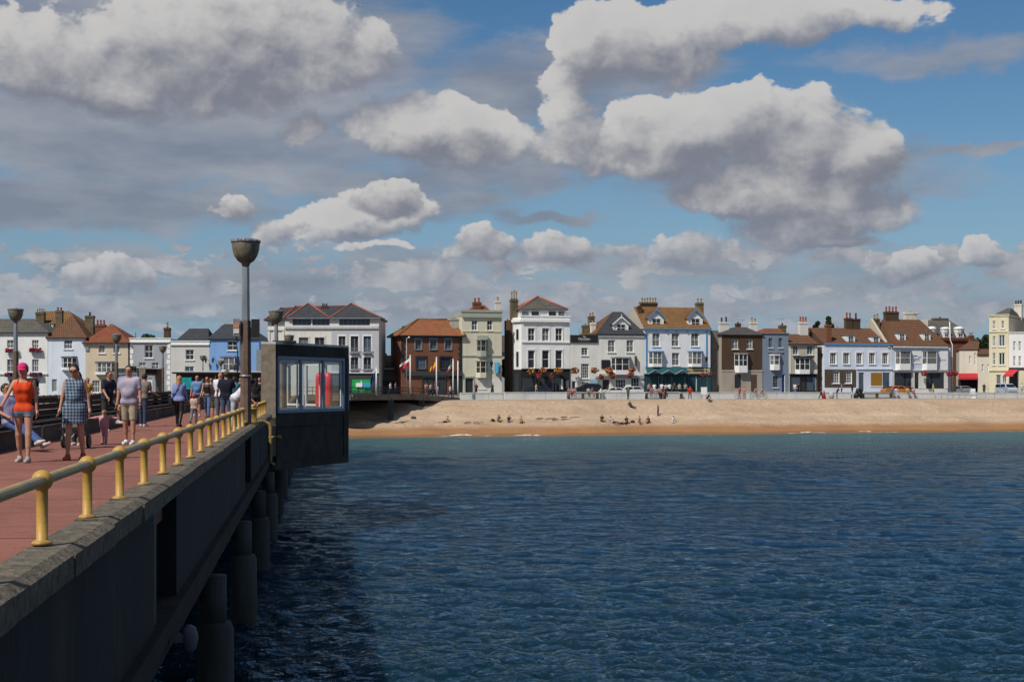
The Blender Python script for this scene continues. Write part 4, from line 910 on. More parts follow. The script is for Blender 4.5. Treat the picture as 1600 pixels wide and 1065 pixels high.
h.win(100, 113, 530.5, 545, cols=3).win(81, 89, 592, 612, 'door', pane=mat('door_grey', (.25, .27, .28), .5)); h.walls(); h.roof(T_BROWN, 112, 114, 493, back=4.5, over=.3); h.bay(96, 120, 558, 576, cap=LEADM, nf=2, ybase=578); h.chimney(134, 147, 493, 522, 1, POT_K, BRICK_Y, 5.2, 487)
h = House('terraced_house', 'beige house with red hipped roof and wide bay window', 133.5, 200, 535, phi=0, wall=W_BEIGE)
for xa, xb in ((154, 164), (177, 187)): h.win(xa, xb, 538, 551.5)
h.win(144, 156, 594, 613, 'sash', cols=3).win(172, 190, 592, 612, 'grid', cols=4, rows=2, pane=P_SHOP); h.walls(); h.roof(T_RED, 173, 175.5, 506, back=4.5, over=.45); h.bay(149, 181, 566, 583, nf=3, ybase=585); h.chimney(150, 165, 507, 521, 3, POT_R, BRICK_R, 5, 500); h.slab(134, 139, 541, 548, TRIM_GY, .15, 'wall_sign')
h = House('terraced_house', 'grey house with white quoins and white cornice', 203, 266, 533, phi=0, wall=W_GREY)
h.win(226, 239, 539, 559).win(217, 228, 566, 576).win(237, 248, 566, 576).win(228, 238, 590, 613, 'door', pane=TRIM_W); h.walls(); h.parapet(529, TRIM_W, TRIM_W); h.band(532.5, 535, TRIM_W, .22)
for i in range(9):
    for xa, xb in ((203, 207 + (i % 2) * 1.6), (262 - (i % 2) * 1.6, 266)): h.slab(xa, xb, 537 + i * 8.2, 544 + i * 8.2, TRIM_W, .05, 'quoin')
h.chimney(257, 266, 512, 530, 1, POT_Y, BRICK_B, 2, 503)
h = House('terraced_house', 'cream house with flat cornice and dark slate roof behind', 266, 327, 538, phi=0, wall=wallm('greywhite', (.57, .555, .52)))
h.win(290, 303, 546, 562).win(289, 303, 572, 589, pane=PANES[3]); h.walls(); h.parapet(533.5, TRIM_W, TRIM_W); h.band(537, 539, TRIM_W, .2); h.roof(T_SLATE, 296, 326, 513, back=6, over=-.1)
h = House('terraced_house', 'sky blue house with white bay window and dark slate roof', 327, 405, 529, phi=0, wall=W_BLUE)
h.win(355.5, 371.5, 532.5, 547); h.walls(); h.roof(T_SLATE, 350, 383, 506, back=5, over=.25); h.bay(345, 373, 558, 580, cap=LEADM, ybase=586, pane=PANES[2]); h.slab(373.5, 375.5, 530, 600, TRIM_B, .1, 'downpipe'); h.slab(401, 412, 546, 600, TRIM_GY, .3, 'panel')
b = MB()
for px in (323, 334):
    a, c, z0, z1 = h.rect((px - 2, px + 2, 558, 567)); b.lathe([(.08, 0), (.17, .5), (.2, .55), (.05, .75)], ((a + c) / 2, -.6, z0), 6); b.path([((a + c) / 2, -.6, z1 - .1), ((a + c) / 2, -.05, z1 + .1)], .03, 5)
b.build('lantern', TRIM_D, h.root)
# ---- white apartment block
h = House('apartment_block', 'large white and grey apartment block with red ridged slate roofs', 445, 592, 497, phi=0, wall=W_OFFW, cat='apartment block', depth=11, base=Vector((0, 209, 0)))
h.win(467, 482, 527, 539, 'french', sur=W_OFFW, frame=TRIM_GY).win(492, 507, 527, 539, 'french', sur=W_OFFW, frame=TRIM_GY)
h.win(457, 486, 497.6, 508.5, 'bars', pane=PANES[3], frame=TRIM_GY, cols=4, sill=False).win(488, 515, 497.6, 508.5, 'bars', pane=PANES[3], frame=TRIM_GY, cols=4, sill=False).win(530, 578, 497.6, 508.5, 'bars', pane=PANES[3], frame=TRIM_GY, cols=7, sill=False)
for xa, xb in ((548, 560), (568, 580)): h.win(xa, xb, 525, 550, 'french', sur=TRIM_W, frame=TRIM_GY, sill=False).win(xa, xb, 558, 577, 'french', sur=TRIM_W, frame=TRIM_GY, sill=False)
h.win(529, 540, 525, 540, 'french', sur=TRIM_W, frame=TRIM_GY); h.walls()
h.band(510, 513.5, W_LGREY, .22); h.band(581, 583.5, TRIM_W, .3, 'ledge', 518, 592)
a, c, z0, z1 = h.rect((518, 592, 515, 581)); b = MB()
xs = sorted({a, c} | {q for hh in h.holes for q in hh[:2] if a < q < c}); zs = sorted({z0, z1} | {q for hh in h.holes for q in hh[2:] if z0 < q < z1})
for i in range(len(xs) - 1):
    for j in range(len(zs) - 1):
        xm, zm = (xs[i] + xs[i + 1]) / 2, (zs[j] + zs[j + 1]) / 2
        if not any(q[0] < xm < q[1] and q[2] < zm < q[3] for q in h.holes): b.add([(xs[i], -.03, zs[j]), (xs[i + 1], -.03, zs[j]), (xs[i + 1], -.03, zs[j + 1]), (xs[i], -.03, zs[j + 1])], [(0, 1, 2, 3)])
b.build('grey_render', W_LGREY, h.root)
for xa, xb in ((547, 561), (567, 581)):
    for ya, yb in ((543, 551), (570, 578)):
        a, c, z0, z1 = h.rect((xa, xb, ya, yb)); b = MB(); b.box(a, c, -.45, -.05, z0 - .1, z0); b.box(a, c, -.45, -.41, z1 - .05, z1)
        for k in range(13): x = a + (c - a) * (k + .5) / 13; b.box(x - .012, x + .012, -.44, -.42, z0, z1 - .05)
        b.build('balcony', TRIM_GY, h.root)
def pyr(hh, xa, xb, xp, ye, yp, back, m, ridge=True, depth=6):
    a, c = hh.x(xa), hh.x(xb); xm = hh.x(xp, back); z0 = hh.z(ye, xp); zp = hh.z(yp, xp, back); e = .45
    vs = [(a, -e, z0), (c, -e, z0), (c, depth, z0), (a, depth, z0), (xm, back, zp)]; b = MB(); b.add(vs, [(0, 1, 4), (1, 2, 4), (2, 3, 4), (3, 0, 4)]); b.add([(x, y, z - .14) for x, y, z in vs[:4]] + vs[:4], [(3, 2, 1, 0), (0, 1, 5, 4), (1, 2, 6, 5), (2, 3, 7, 6), (3, 0, 4, 7)], 1); o = b.build('roof', [m, TRIM_GY], hh.root)
    if ridge:
        b = MB()
        for k in range(4): b.path([Vector(vs[k]) + Vector((0, 0, .03)), Vector(vs[4]) + Vector((0, 0, .03))], .11, 6)
        b.build('ridge_tiles', RIDGE, o)
pyr(h, 449, 516, 482, 496.5, 474, 3.2, T_SLATE); pyr(h, 516.3, 596, 549, 496.5, 474, 3.2, T_SLATE)
h.roof(T_SLATE, 462, 545, 478.5, back=8, over=.25, ridge=RIDGE)
h.chimney(503, 512, 478, 486, 3, POT_K, BRICK_B, 7, 474)
h.shop(518, 592, 584, 616, W_DARK, ((.42, .62), (.62, .84)), [P_GREEN, P_GREEN]); h.slab(556.5, 566.5, 598, 604.5, TRIM_W, .3, 'poster'); h.slab(568, 579, 597.5, 606, mat('poster_cyan', (.05, .36, .55), .5), .3, 'poster')
h2 = House('apartment_wing', 'narrow white side wing of the apartment block with pale pilasters', 418.5, 444.6, 500, phi=0, wall=W_OFFW, cat='apartment block', depth=11, base=Vector((0, 212, 0)))
h2.win(424, 429, 501, 509, 'bars', frame=TRIM_GY, sill=False); h2.walls(); h2.roof(T_SLATE, 440, 460, 481, back=6, over=.5, ridge=RIDGE); h2.band(513, 516, W_OFFW, .2)
for q in (418.6, 427, 441): h2.slab(q, q + 3.2, 516, 600, W_OFFW, .12, 'pilaster')
# ---- low stone building and the red brick inn
h = House('stone_building', 'low building with a stone tiled roof between apartments and brick inn', 592, 629, 594, phi=SA, wall=W_DARK, base=SH(0, 40), cat='building')
h.walls(); h.roof(T_STONE, 560, 660, 555, back=7, over=.3, gable=True, gwall=W_STONE); h.slab(593, 628, 575, 576.3, TRIM_W, -2.0, 'flashing', 2.4)
h = House('brick_inn', 'red brick inn with orange hipped roof and dark quoins', 627, 722, 524, wall=BRICK_R, cat='inn', depth=9)
for xa, xb in ((649, 658), (672, 682), (695.5, 705)): h.win(xa, xb, 530, 545.5, 'sash', sur=TRIM_GY, frame=TRIM_GY, pane=PANES[3])
h.win(651, 666, 558, 576, 'grid', cols=3, rows=2, frame=TRIM_GY, pane=PANES[3], sur=TRIM_D).win(688, 704, 558, 576, 'grid', cols=4, rows=3, frame=mat('frame_navy', (.05, .07, .14), .5), pane=PANES[0], sur=TRIM_D); h.walls()
h.roof(T_ORANGE, 653, 699, 499, back=5, over=.5, ridge=T_OCHRE); h.band(523, 527, TRIM_D, .25)
for i in range(12):
    for xa, xb in ((627, 631 + (i % 2) * 1.8), (718 - (i % 2) * 1.8, 722)): h.slab(xa, xb, 529 + i * 4.4, 532.4 + i * 4.4, TRIM_D, .07, 'quoin')
h.band(579.5, 587, W_DARK, .3, 'fascia', 632, 722); h.shop(659, 696, 589, 614, W_DARK, ((0, .5), (.5, 1)), P_SHOP, fascia=.05); h.slab(703, 722, 588, 614, W_BLACK, .12, 'panel'); h.chimney(628, 632, 511, 520, 1, POT_K, BRICK_R, 5.5, 509)
# ---- pale green guest house
h = House('guest_house', 'tall pale green guest house with stacked bay windows and hipped red roof', 722, 784, 494, wall=W_GREEN, cat='guest house', depth=9)
for xa, xb in ((737, 746), (761, 769.5)): h.win(xa, xb, 500, 516, sur=None, frame=TRIM_W, sill=True)
h.win(727, 740, 590, 614, 'door', pane=PANES[0], frame=TRIM_G, sur=TRIM_G).win(748, 759, 591, 607, cols=2); h.walls(); h.parapet(487.5, TRIM_G, TRIM_G, .3); h.band(492, 496, TRIM_G, .3); h.band(517, 518.5, W_GREEN, .08); h.roof(T_RED, 744, 757, 476, back=5.5, over=-.6)
h.bay(745, 762, 531, 550, m=TRIM_G, cap=TRIM_G, nf=1, proj=.85, ybase=557, pane=PANES[0]); h.slab(745, 762, 524, 530, TRIM_G, .5, 'bay_hood'); h.band(555, 557, TRIM_G, .1); h.bay(744, 762, 564, 584, m=W_GREEN, cap=TRIM_G, nf=1, proj=.8, ybase=590, pane=PANES[0])
h.chimney(739, 751, 472, 485, 2, POT_R, BRICK_R, 4, 465.5); h.chimney(773.5, 781.5, 470, 487, 1, POT_Y, W_WARM, 4, 463)
h.slab(745, 784, 592, 615, W_OFFW, .05, 'panel', -.006); 
a, c, z0, z1 = h.rect((771.5, 778, 566, 583)); b = MB(); b.box((a + c) / 2 - .05, (a + c) / 2 + .05, -1.2, -.15, z0, z1); sg = b.build('hanging_sign', mat('sign_cyan', (.07, .42, .68), .5, .05, 2), h.root); b = MB(); b.box(a + .1, c + .25, -.24, -.16, z0, z1); b.box(a + .3, c + .1, -.27, -.245, z0 + .3, z1 - .4, 1); b.build('wall_sign', [MAT['sign_cyan'], TRIM_W], h.root)
h.win(711, 718, 500, 516) if 0 else None
a = h.z(560, 722); b = MB(); b.box(-1.1, -.003, 2.0, 5.0, h.z(514, 722), h.z(499, 722)); b.box(-1.2, .0 - .003, 1.9, 5.1, h.z(499, 722) + .002, h.z(499, 722) + .3); b.build('side_bay', TRIM_G, h.root)
h = House('back_house', 'small house with brown roof glimpsed between the guest house and the white pub', 780, 800, 550, wall=W_LGREY, base=SH(0, 58)); h.walls(); h.roof(T_MAUVE, 770, 810, 524, back=5, gable=True)
# ---- white pub
h = House('pub', 'tall white pub with black ground floor and red ridged roof', 815, 890, 499, wall=W_WHITE, cat='pub', depth=6)
for xa, xb in ((825, 835.5), (847, 858), (868, 878.5)):
    h.win(xa, xb, 512.5, 532.5, sur=TRIM_W, cols=2).win(xa, xb, 547, 575, 'sash', pane=PANES[0], sur=TRIM_W, cols=1, sill=False)
h.walls(); h.parapet(495, TRIM_W, TRIM_W, .2); h.band(499, 503, TRIM_W, .35); h.band(533.5, 535.5, TRIM_W, .15)
zr = h.z(484, 848, 3); b = MB(); a0, c0 = h.x(812, 1.6), h.x(884, 1.6); b.box(a0, c0, 1.6, 5.8, h.H, zr); b.build('attic_storey', TRIM_W, h.root)
for xa, xb in ((830, 842), (857, 868.5), (815, 826), (872, 882)):
    a, c, z0, z1 = h.rect((xa, xb, 486.5, 496), 1.6); b = MB(); b.box(a, c, 1.52, 1.597, z0, z1); o = b.build('attic_window', PANES[2] if xa in (815, 872) else PANES[0], h.root)
    b = MB(); b.box(a - .08, a, 1.48, 1.6, z0, z1); b.box(c, c + .08, 1.48, 1.6, z0, z1); b.box(a - .08, c + .08, 1.48, 1.6, z1, z1 + .1); b.build('frame', TRIM_W, o)
zp = h.z(463, 841, 3.7); xm = h.x(841, 3.7); e = .3; vs = [(a0 - e, 1.3, zr), (c0 + e, 1.3, zr), (c0 + e, 6.1, zr), (a0 - e, 6.1, zr), (xm, 3.7, zp)]; b = MB(); b.add(vs, [(0, 1, 4), (1, 2, 4), (2, 3, 4), (3, 0, 4)]); b.add([(x, y, z - .1) for x, y, z in vs[:4]] + vs[:4], [(3, 2, 1, 0), (0, 1, 5, 4), (1, 2, 6, 5), (2, 3, 7, 6), (3, 0, 4, 7)]); o = b.build('roof', T_GREY, h.root)
b = MB()
for k in range(4): b.path([Vector(vs[k]) + Vector((0, 0, .03)), Vector(vs[4]) + Vector((0, 0, .03))], .13, 6)
b.build('ridge_tiles', mat('ridge_pink', (.48, .15, .12), .7, .15, 5), o)
# canted left corner of the pub
xl = h.x(802.5, 1.7); pl = [(xl, 1.7), (-.003, 0.0), (-.003, 5.6), (xl, 5.6)]; b = MB(); b.prism(pl, 0, h.z(496, 808, 1)); cw = b.build('corner_wall', W_WHITE, h.root)
d = Vector((0 - xl, -1.7, 0)); Lc = d.length; d.normalize(); T = Matrix(((d.x, -d.y, 0, xl), (d.y, d.x, 0, 1.7), (0, 0, 1, 0), (0, 0, 0, 1)))
for ya, yb in ((513, 532), (548, 574)):
    z0, z1 = h.z(yb, 809, .8), h.z(ya, 809, .8); b = MB(); b.box(Lc * .3, Lc * .72, -.05, -.003, z0, z1, 0, T); o = b.build('window', TRIM_W, h.root); b = MB(); b.box(Lc * .36, Lc * .66, -.07, -.052, z0 + .12, z1 - .12, 0, T); b.build('pane', PANES[0], o)
b = MB(); b.box(0, Lc, -.1, -.003, 0, h.z(577, 809, .8), 0, T); b.box(Lc * .25, Lc * .7, -.12, -.102, .2, h.z(583, 809, .8), 1, T); b.build('corner_panel', [W_BLACK, P_SHOP], h.root)
b = MB(); b.box(-.2, Lc + .1, -.3, -.003, h.z(503, 809, .8), h.z(499, 809, .8), 0, T); b.build('cornice', TRIM_W, h.root)
h.shop(815, 890, 577, 616, W_BLACK, ((.02, .30), (.34, .66), (.70, .80)), P_SHOP, fascia=.30); h.slab(876, 879, 592, 608, TRIM_W, .25, 'poster'); h.slab(884, 888, 594, 606, mat('poster_grey', (.4, .4, .4), .5), .25, 'poster')
b = MB(); b.box(xl - .5, xl - .003, 2.2, 5.4, 0, h.z(500, 800, 3)); b.build('side_wall', BRICK_B, h.root); h.chimney(797.5, 808.5, 468, 505, 3, POT_Y, BRICK_Y, 3.0, 454)
# ---- white wing with the black name board
h = House('pub_wing', 'low white wing of the pub carrying a black name board', 890.3, 934, 524, wall=wallm('offwhite2', (.74, .72, .66)), cat='pub', depth=8)
h.win(908.5, 918.5, 543, 555, 'grid', cols=2, rows=3).win(908, 920.5, 568, 591, 'grid', cols=4, rows=5, pane=PANES[0]).win(893.5, 900, 595, 614, 'door', pane=PANES[0], frame=TRIM_W).win(909, 920, 597, 610, pane=P_SHOP); h.walls()
h.slab(890.8, 933.6, 523.3, 535.0, W_BLACK, .18, 'name_board'); a, c, z0, z1 = h.rect((891, 933.5, 523.5, 535)); zz = z1 - z0
text('The', zz * .30, TRIM_W, h.root, ((a + c) / 2, -.20, z0 + zz * .76)); text('Clarendon', zz * .40, TRIM_W, h.root, ((a + c) / 2, -.20, z0 + zz * .48)); text('ROOMS & BAR', zz * .20, mat('sign_bronze', (.25, .23, .17), .5), h.root, ((a + c) / 2, -.20, z0 + zz * .17))
h.chimney(910, 919, 508, 525, 1, POT_Y, BRICK_Y, 5, 505.5); h.chimney(919.5, 928, 494, 520, 2, POT_Y, BRICK_Y, 6, 488); h.chimney(923, 930, 504, 524, 1, POT_Y, W_WARM, 3.5, 501)
# ---- white inn with one white dormer
h = House('white_inn', 'cream white inn with dark slate front roof and one white gabled dormer', 934, 1006, 522, wall=wallm('inn_white', (.75, .73, .67)), cat='inn', depth=9)
h.win(950, 961, 531, 550, pane=PANES[1]).win(979, 990, 531, 550, pane=PANES[1]).win(962, 978, 592, 606, 'grid', cols=4, rows=2, pane=P_SHOP).win(986, 999, 590, 608, 'grid', cols=3, rows=2, pane=P_SHOP).win(941, 953, 592, 614, 'door', pane=PANES[0]); h.walls(); o = h.roof(T_SLATE, 958, 972, 487, back=5, over=.3); 
b = MB(); H_, D_ = h.H, h.D; rx = h.x(958, 5), h.z(487, 960, 5); b.add([(-.36, -.36, H_ + .02), (-.36, D_ + .36, H_ + .02), (rx[0] - .02, 5, rx[1] + .03), (-.30, -.30, H_ - .1)], [(1, 0, 2)]); b.build('side_slope', T_BROWN, o)
h.dormer(958.5, 982, 506, 519, TRIM_W, TRIM_W, True, .7, PANES[0], T_SLATE, 495); h.bay(955, 985, 559, 580, cap=TRIM_GY, nf=2, ybase=585, pane=PANES[0]); h.slab(939.5, 953, 562, 575.5, W_BLACK, .12, 'notice_board'); h.band(524, 526, W_OFFW, .2)
h.slab(956, 1006, 586, 591, W_GREY, .2, 'fascia'); h.slab(935, 955, 583, 587, W_WARM, .5, 'porch'); h.slab(991.5, 993.5, 556, 571, BRICK_B, .5, 'hanging_sign')
# ---- blue and white cafe house
h = House('cafe_house', 'blue white house with ochre roof two blue dormers and dark teal cafe front', 1006.3, 1110, 513.5, wall=W_BLUEW, cat='cafe', depth=9, side=W_TAN)
for xa, xb in ((1019.5, 1031), (1049.5, 1061), (1080, 1092)): h.win(xa, xb, 520, 541, pane=PANES[1], sur=None)
h.win(1050, 1061.5, 551, 571, pane=PANES[1]); h.walls(); h.roof(T_OCHRE, 1006, 1100, 480, back=4.6, over=.3, gable=True, gwall=W_TAN, eave=TRIM_B)
h.band(513.5, 516.5, TRIM_B, .25)
for q in (1009, 1025, 1041, 1057, 1073, 1089, 1105): h.slab(q, q + 2, 516.8, 519.5, TRIM_B, .2, 'bracket')
h.dormer(1013.5, 1037, 497, 512, TRIM_W, TRIM_B, True, .7, PANES[0], T_BROWN, 484); h.dormer(1075, 1098, 497, 512, TRIM_W, TRIM_B, True, .7, PANES[0], T_BROWN, 484)
h.bay(1013.5, 1036, 549.5, 570, cap=TRIM_B, nf=2, pane=PANES[1], ybase=573); h.bay(1075, 1097.5, 549.5, 570, cap=TRIM_B, nf=2, pane=PANES[1], ybase=573)
for q in (1009, 1103): h.slab(q, q + 1.6, 517, 574, TRIM_B, .12, 'downpipe')
h.shop(1006.5, 1110, 585, 616, W_TEAL, ((.03, .22), (.26, .42), (.60, .78), (.78, .96)), P_TEAL, fascia=.08, stall=.1)
a, c, z0, z1 = h.rect((1007, 1071, 573.5, 586)); b = MB(); n = 7; zt = [z0 + (.15 if k % 2 == 0 else (z1 - z0) * .62) for k in range(n)]; zt[-1] = z0 + .1
top = [(a + (c - a) * k / (n - 1), -.30, z1) for k in range(n)]; bot = [(a + (c - a) * k / (n - 1), -1.5, zt[k]) for k in range(n)]
b.add(top + bot + [(x, y, z - .06) for x, y, z in top + bot], [(k, n + k, n + k + 1, k + 1) for k in range(n - 1)] + [(2 * n + k, 2 * n + k + 1, 3 * n + k + 1, 3 * n + k) for k in range(n - 1)])
aw = b.build('awning', W_TEAL, h.root); b = MB()
for k in range(n - 1): b.path([Vector(bot[k]) + Vector((0, -.05, 0)), Vector(bot[k + 1]) + Vector((0, -.05, 0))], .10, 4, smooth=False)
b.build('awning_edge', mat('awning_grey', (.19, .24, .26), .6), aw)
h.slab(1071, 1110, 574, 585, W_TEAL, .30, 'fascia'); h.slab(1069.5, 1108, 575.5, 583.5, mat('sign_cream', (.55, .43, .22), .5, .08, 2), .36, 'name_board'); a, c, z0, z1 = h.rect((1069.5, 1108, 575.5, 583.5)); text('DEAL BEACH PARLOUR', (z1 - z0) * .42, mat('sign_brown', (.16, .07, .03), .5), h.root, ((a + c) / 2, -.375, (z0 + z1) / 2))
h.chimney(1001, 1026, 473, 483, 6, POT_Y, BRICK_B, 5.5, 465); h.chimney(996.5, 1001.5, 478, 505, 1, POT_Y, BRICK_B, 3.4, 471); h.chimney(1087.5, 1098, 473, 486, 2, POT_Y, BRICK_Y, 5, 466)
# ---- brown brick house
h = House('brick_house', 'brown brick house with plastered ground floor and mauve slate roof', 1127.5, 1191, 522.5, wall=BRICK_B, side=W_PLAST, depth=9)
h.win(1144, 1153.5, 530, 545, frame=TRIM_W).win(1167, 1176, 530, 545, frame=TRIM_W); h.walls(); h.roof(T_MAUVE, 1148, 1166, 511, back=4.5, over=.25); h.bay(1147.5, 1169, 553, 573, nf=2, cap=W_PLAST, ybase=582, pane=PANES[0])
h.slab(1127.5, 1191, 579.5, 617, W_PLAST, .08, 'plaster_storey'); h.slab(1127.5, 1191, 578, 580, W_TAN, .14, 'string_course'); o = h.slab(1147.5, 1157, 585, 606, TRIM_D, .11, 'window', -.085); h.slab(1173, 1182, 585, 615, mat('door_brown', (.10, .06, .045), .5), .12, 'door', -.085); h.chimney(1124, 1138, 503, 520, 2, POT_K, W_OFFW, 4, 495); h.chimney(1172, 1182, 503, 522, 2, POT_Y, W_OFFW, 6, 496); h.chimney(1150, 1156, 505, 515, 1, POT_K, BRICK_B, 7, 503)
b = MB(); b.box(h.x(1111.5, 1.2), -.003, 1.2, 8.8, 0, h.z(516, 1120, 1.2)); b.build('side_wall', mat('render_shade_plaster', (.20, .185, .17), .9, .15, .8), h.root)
# ---- slate blue house
h = House('blue_grey_house', 'narrow slate blue house with white bay and deep blue door', 1191.3, 1232, 522.5, wall=W_SLATE, depth=8)
h.win(1201, 1207, 528, 543, frame=TRIM_GY, pane=PANES[3]).win(1216.5, 1222.5, 528, 543, frame=TRIM_GY, pane=PANES[3]).win(1208, 1215.5, 587, 605, frame=TRIM_GY).win(1221.5, 1227, 584, 616, 'door', pane=mat('door_blue', (.02, .03, .16), .4)); h.walls(); h.parapet(521, W_SLATE, TRIM_GY); h.roof(T_RED, 1194, 1218, 513, back=5, over=-.2, gable=False); h.bay(1203, 1219.5, 555, 571, nf=1, cap=TRIM_W, ybase=578, proj=.6); h.band(549, 551, TRIM_GY, .15, 'ledge', 1200, 1224); h.chimney(1217.5, 1227, 508, 525, 1, POT_K, BRICK_Y, 5, 505)
# ---- tan shop house
h = House('shop_house', 'tan house with black shopfront and dark oriel window', 1232.3, 1277, 537, wall=W_TAN, depth=7.5)
h.win(1239, 1247.5, 539, 554, pane=PANES[3]).win(1261, 1270, 539, 554, pane=PANES[3]); h.walls(); h.roof(T_BROWN, 1232, 1277, 522, back=3.8, gable=True, over=.35); h.bay(1242.5, 1266, 559, 579, m=TRIM_W, cap=TRIM_D, nf=2, ybase=584, pane=PANES[0]); h.slab(1240, 1268, 556.5, 559, TRIM_D, .95, 'hood'); h.shop(1234, 1276, 585, 616, W_BLACK, ((.03, .38), (.42, .55), (.60, .97)), [PANES[3], P_SHOP, PANES[3]], fascia=.12, stall=.2); h.chimney(1248.5, 1261, 503, 532, 3, POT_R, W_OFFW, 3.8, 495); h.slab(1232.3, 1236, 539, 584, W_OFFW, .05, 'pilaster'); h.slab(1273, 1277, 539, 616, W_OFFW, .05, 'pilaster')
# ---- wide pale blue house under a long brown roof
h = House('wide_house', 'wide powder blue house with five upper windows and brick lower left corner', 1288, 1394, 538, wall=W_PBLUE, depth=9)
for xa, xb in ((1297, 1306.5), (1317.5, 1327), (1338, 1347), (1358, 1367), (1378.5, 1387.5)): h.win(xa, xb, 551, 568.5, 'grid', cols=3, rows=4, sur=TRIM_W, pane=PANES[0])
h.win(1300.5, 1311.5, 580, 598.5, 'grid', cols=3, rows=4, pane=PANES[2]).win(1320, 1331, 580, 598.5, 'grid', cols=3, rows=4, pane=PANES[2]); h.walls(); h.band(536.5, 539, TRIM_B, .18); h.roof(T_BROWN, 1270, 1392, 512.5, back=5.5, over=.1, gable=True, gwall=BRICK_B)
def brick_patch(hh, r, m, proud):
    a, c, z0, z1 = hh.rect(r); xs = sorted({a, c} | {q for k in hh.holes for q in k[:2] if a < q < c}); zs = sorted({z0, z1} | {q for k in hh.holes for q in k[2:] if z0 < q < z1}); b = MB()
    for i in range(len(xs) - 1):
        for j in range(len(zs) - 1):
            xm, zm = (xs[i] + xs[i + 1]) / 2, (zs[j] + zs[j + 1]) / 2
            if not any(k[0] < xm < k[1] and k[2] < zm < k[3] for k in hh.holes): b.add([(xs[i], -proud, zs[j]), (xs[i + 1], -proud, zs[j]), (xs[i + 1], -proud, zs[j + 1]), (xs[i], -proud, zs[j + 1])], [(0, 1, 2, 3)])
    return b.build('brickwork', m, hh.root)
brick_patch(h, (1288.3, 1338, 577, 605), tile_mat('brick_flint', (.15, .11, .075), (.11, .085, .06), .10, .25, .012), .03)
h.shop(1338, 1394, 577, 616, W_PBLUE, ((.05, .20), (.72, .92)), [PANES[3], PANES[3]], fascia=.12, stall=.10); h.slab(1360, 1377.5, 582, 602.5, P_AMBER, .165, 'shop_window', -.1); h.slab(1358.5, 1379, 602.6, 604, TRIM_W, .24, 'sill'); h.dormer(1322.5, 1336, 524, 538, back=.8, gable=False); h.dormer(1362, 1375, 526, 538, back=.8, gable=False)
h.chimney(1320.5, 1330.5, 497, 514, 2, POT_R, BRICK_B, 5.5, 488); h.chimney(1332, 1342.5, 498, 514, 1, POT_K, BRICK_B, 5.5, 488); h.chimney(1364, 1373, 498, 514, 2, POT_Y, BRICK_Y, 5.5, 490); h.chimney(1290, 1297.5, 507, 537, 1, POT_K, BRICK_R, 1.0, 504)
b = MB(); b.box(h.x(1277.6, .8), -.003, .8, 9, 0, h.H - .4); b.build('side_wall', BRICK_B, h.root)
# ---- grey blue house under the big mansard
h = House('mansard_house', 'grey blue house with huge brown tiled roof and white shopfronts', 1394.3, 1480, 540.5, wall=W_GBLUE, depth=10)
h.walls(); h.roof(T_BROWN, 1379, 1437, 499, back=5.5, over=.3); b = MB(); zt = h.z(498, 1380, 5.5); b.add([(-.9, -.2, h.H - .2), (-.9, 10, h.H - .2), (-.9, 5.5, zt), (-.45, -.2, h.H - .2), (-.45, 10, h.H - .2), (-.45, 5.5, zt)], [(1, 0, 2), (3, 4, 5), (0, 3, 5, 2), (5, 4, 1, 2)]); b.build('party_wall', W_TAN, h.root)
h.dormer(1403, 1415.5, 521, 533, back=1.0, gable=False); h.dormer(1442, 1454, 521, 533, back=1.0, gable=False)
h.bay(1399, 1423, 548.5, 570, nf=1, ybase=578, pane=PANES[1]); h.bay(1441, 1464, 548.5, 570, nf=1, ybase=578, pane=PANES[1]); h.slab(1425, 1440, 548, 568, TRIM_W, .05, 'white_panel'); h.slab(1469, 1481, 548, 577, TRIM_W, .05, 'white_panel'); h.band(540.5, 543, TRIM_W, .3)
a, c, z0, z1 = h.rect((1425, 1440, 548, 568)); 
SB = mat('sign_blue', (.12, .16, .40), .5)
for xa, xb, ya, yb in ((1427, 1433, 555, 557), (1434, 1439, 557, 558.6), (1429, 1437, 560, 561.2), (1429, 1437, 562.4, 563.4), (1471, 1478, 562, 563)): h.slab(xa, xb, ya, yb, SB, .062, 'sign_stroke', -.052)
h.shop(1395, 1480, 579, 616, W_OFFW, ((.02, .34), (.39, .47), (.60, .94)), [P_SHOP, PANES[0], P_SHOP], fascia=.08, stall=.24); h.chimney(1382, 1402.5, 487, 501, 4, POT_R, BRICK_B, 5.5, 478); h.chimney(1413, 1431, 488, 501, 1, POT_Y, W_WARM, 6.5, 486)
b = MB(); b.box(h.x(1430, 7), h.x(1450, 7), 7, 8, h.H, h.z(499, 1440, 7)); b.build('back_wall', W_OFFW, h.root); b = MB(); b.box(h.W + .003, h.W + 1.0, .6, 10, 0, h.H - .2); b.build('side_wall', W_GBLUE, h.root)
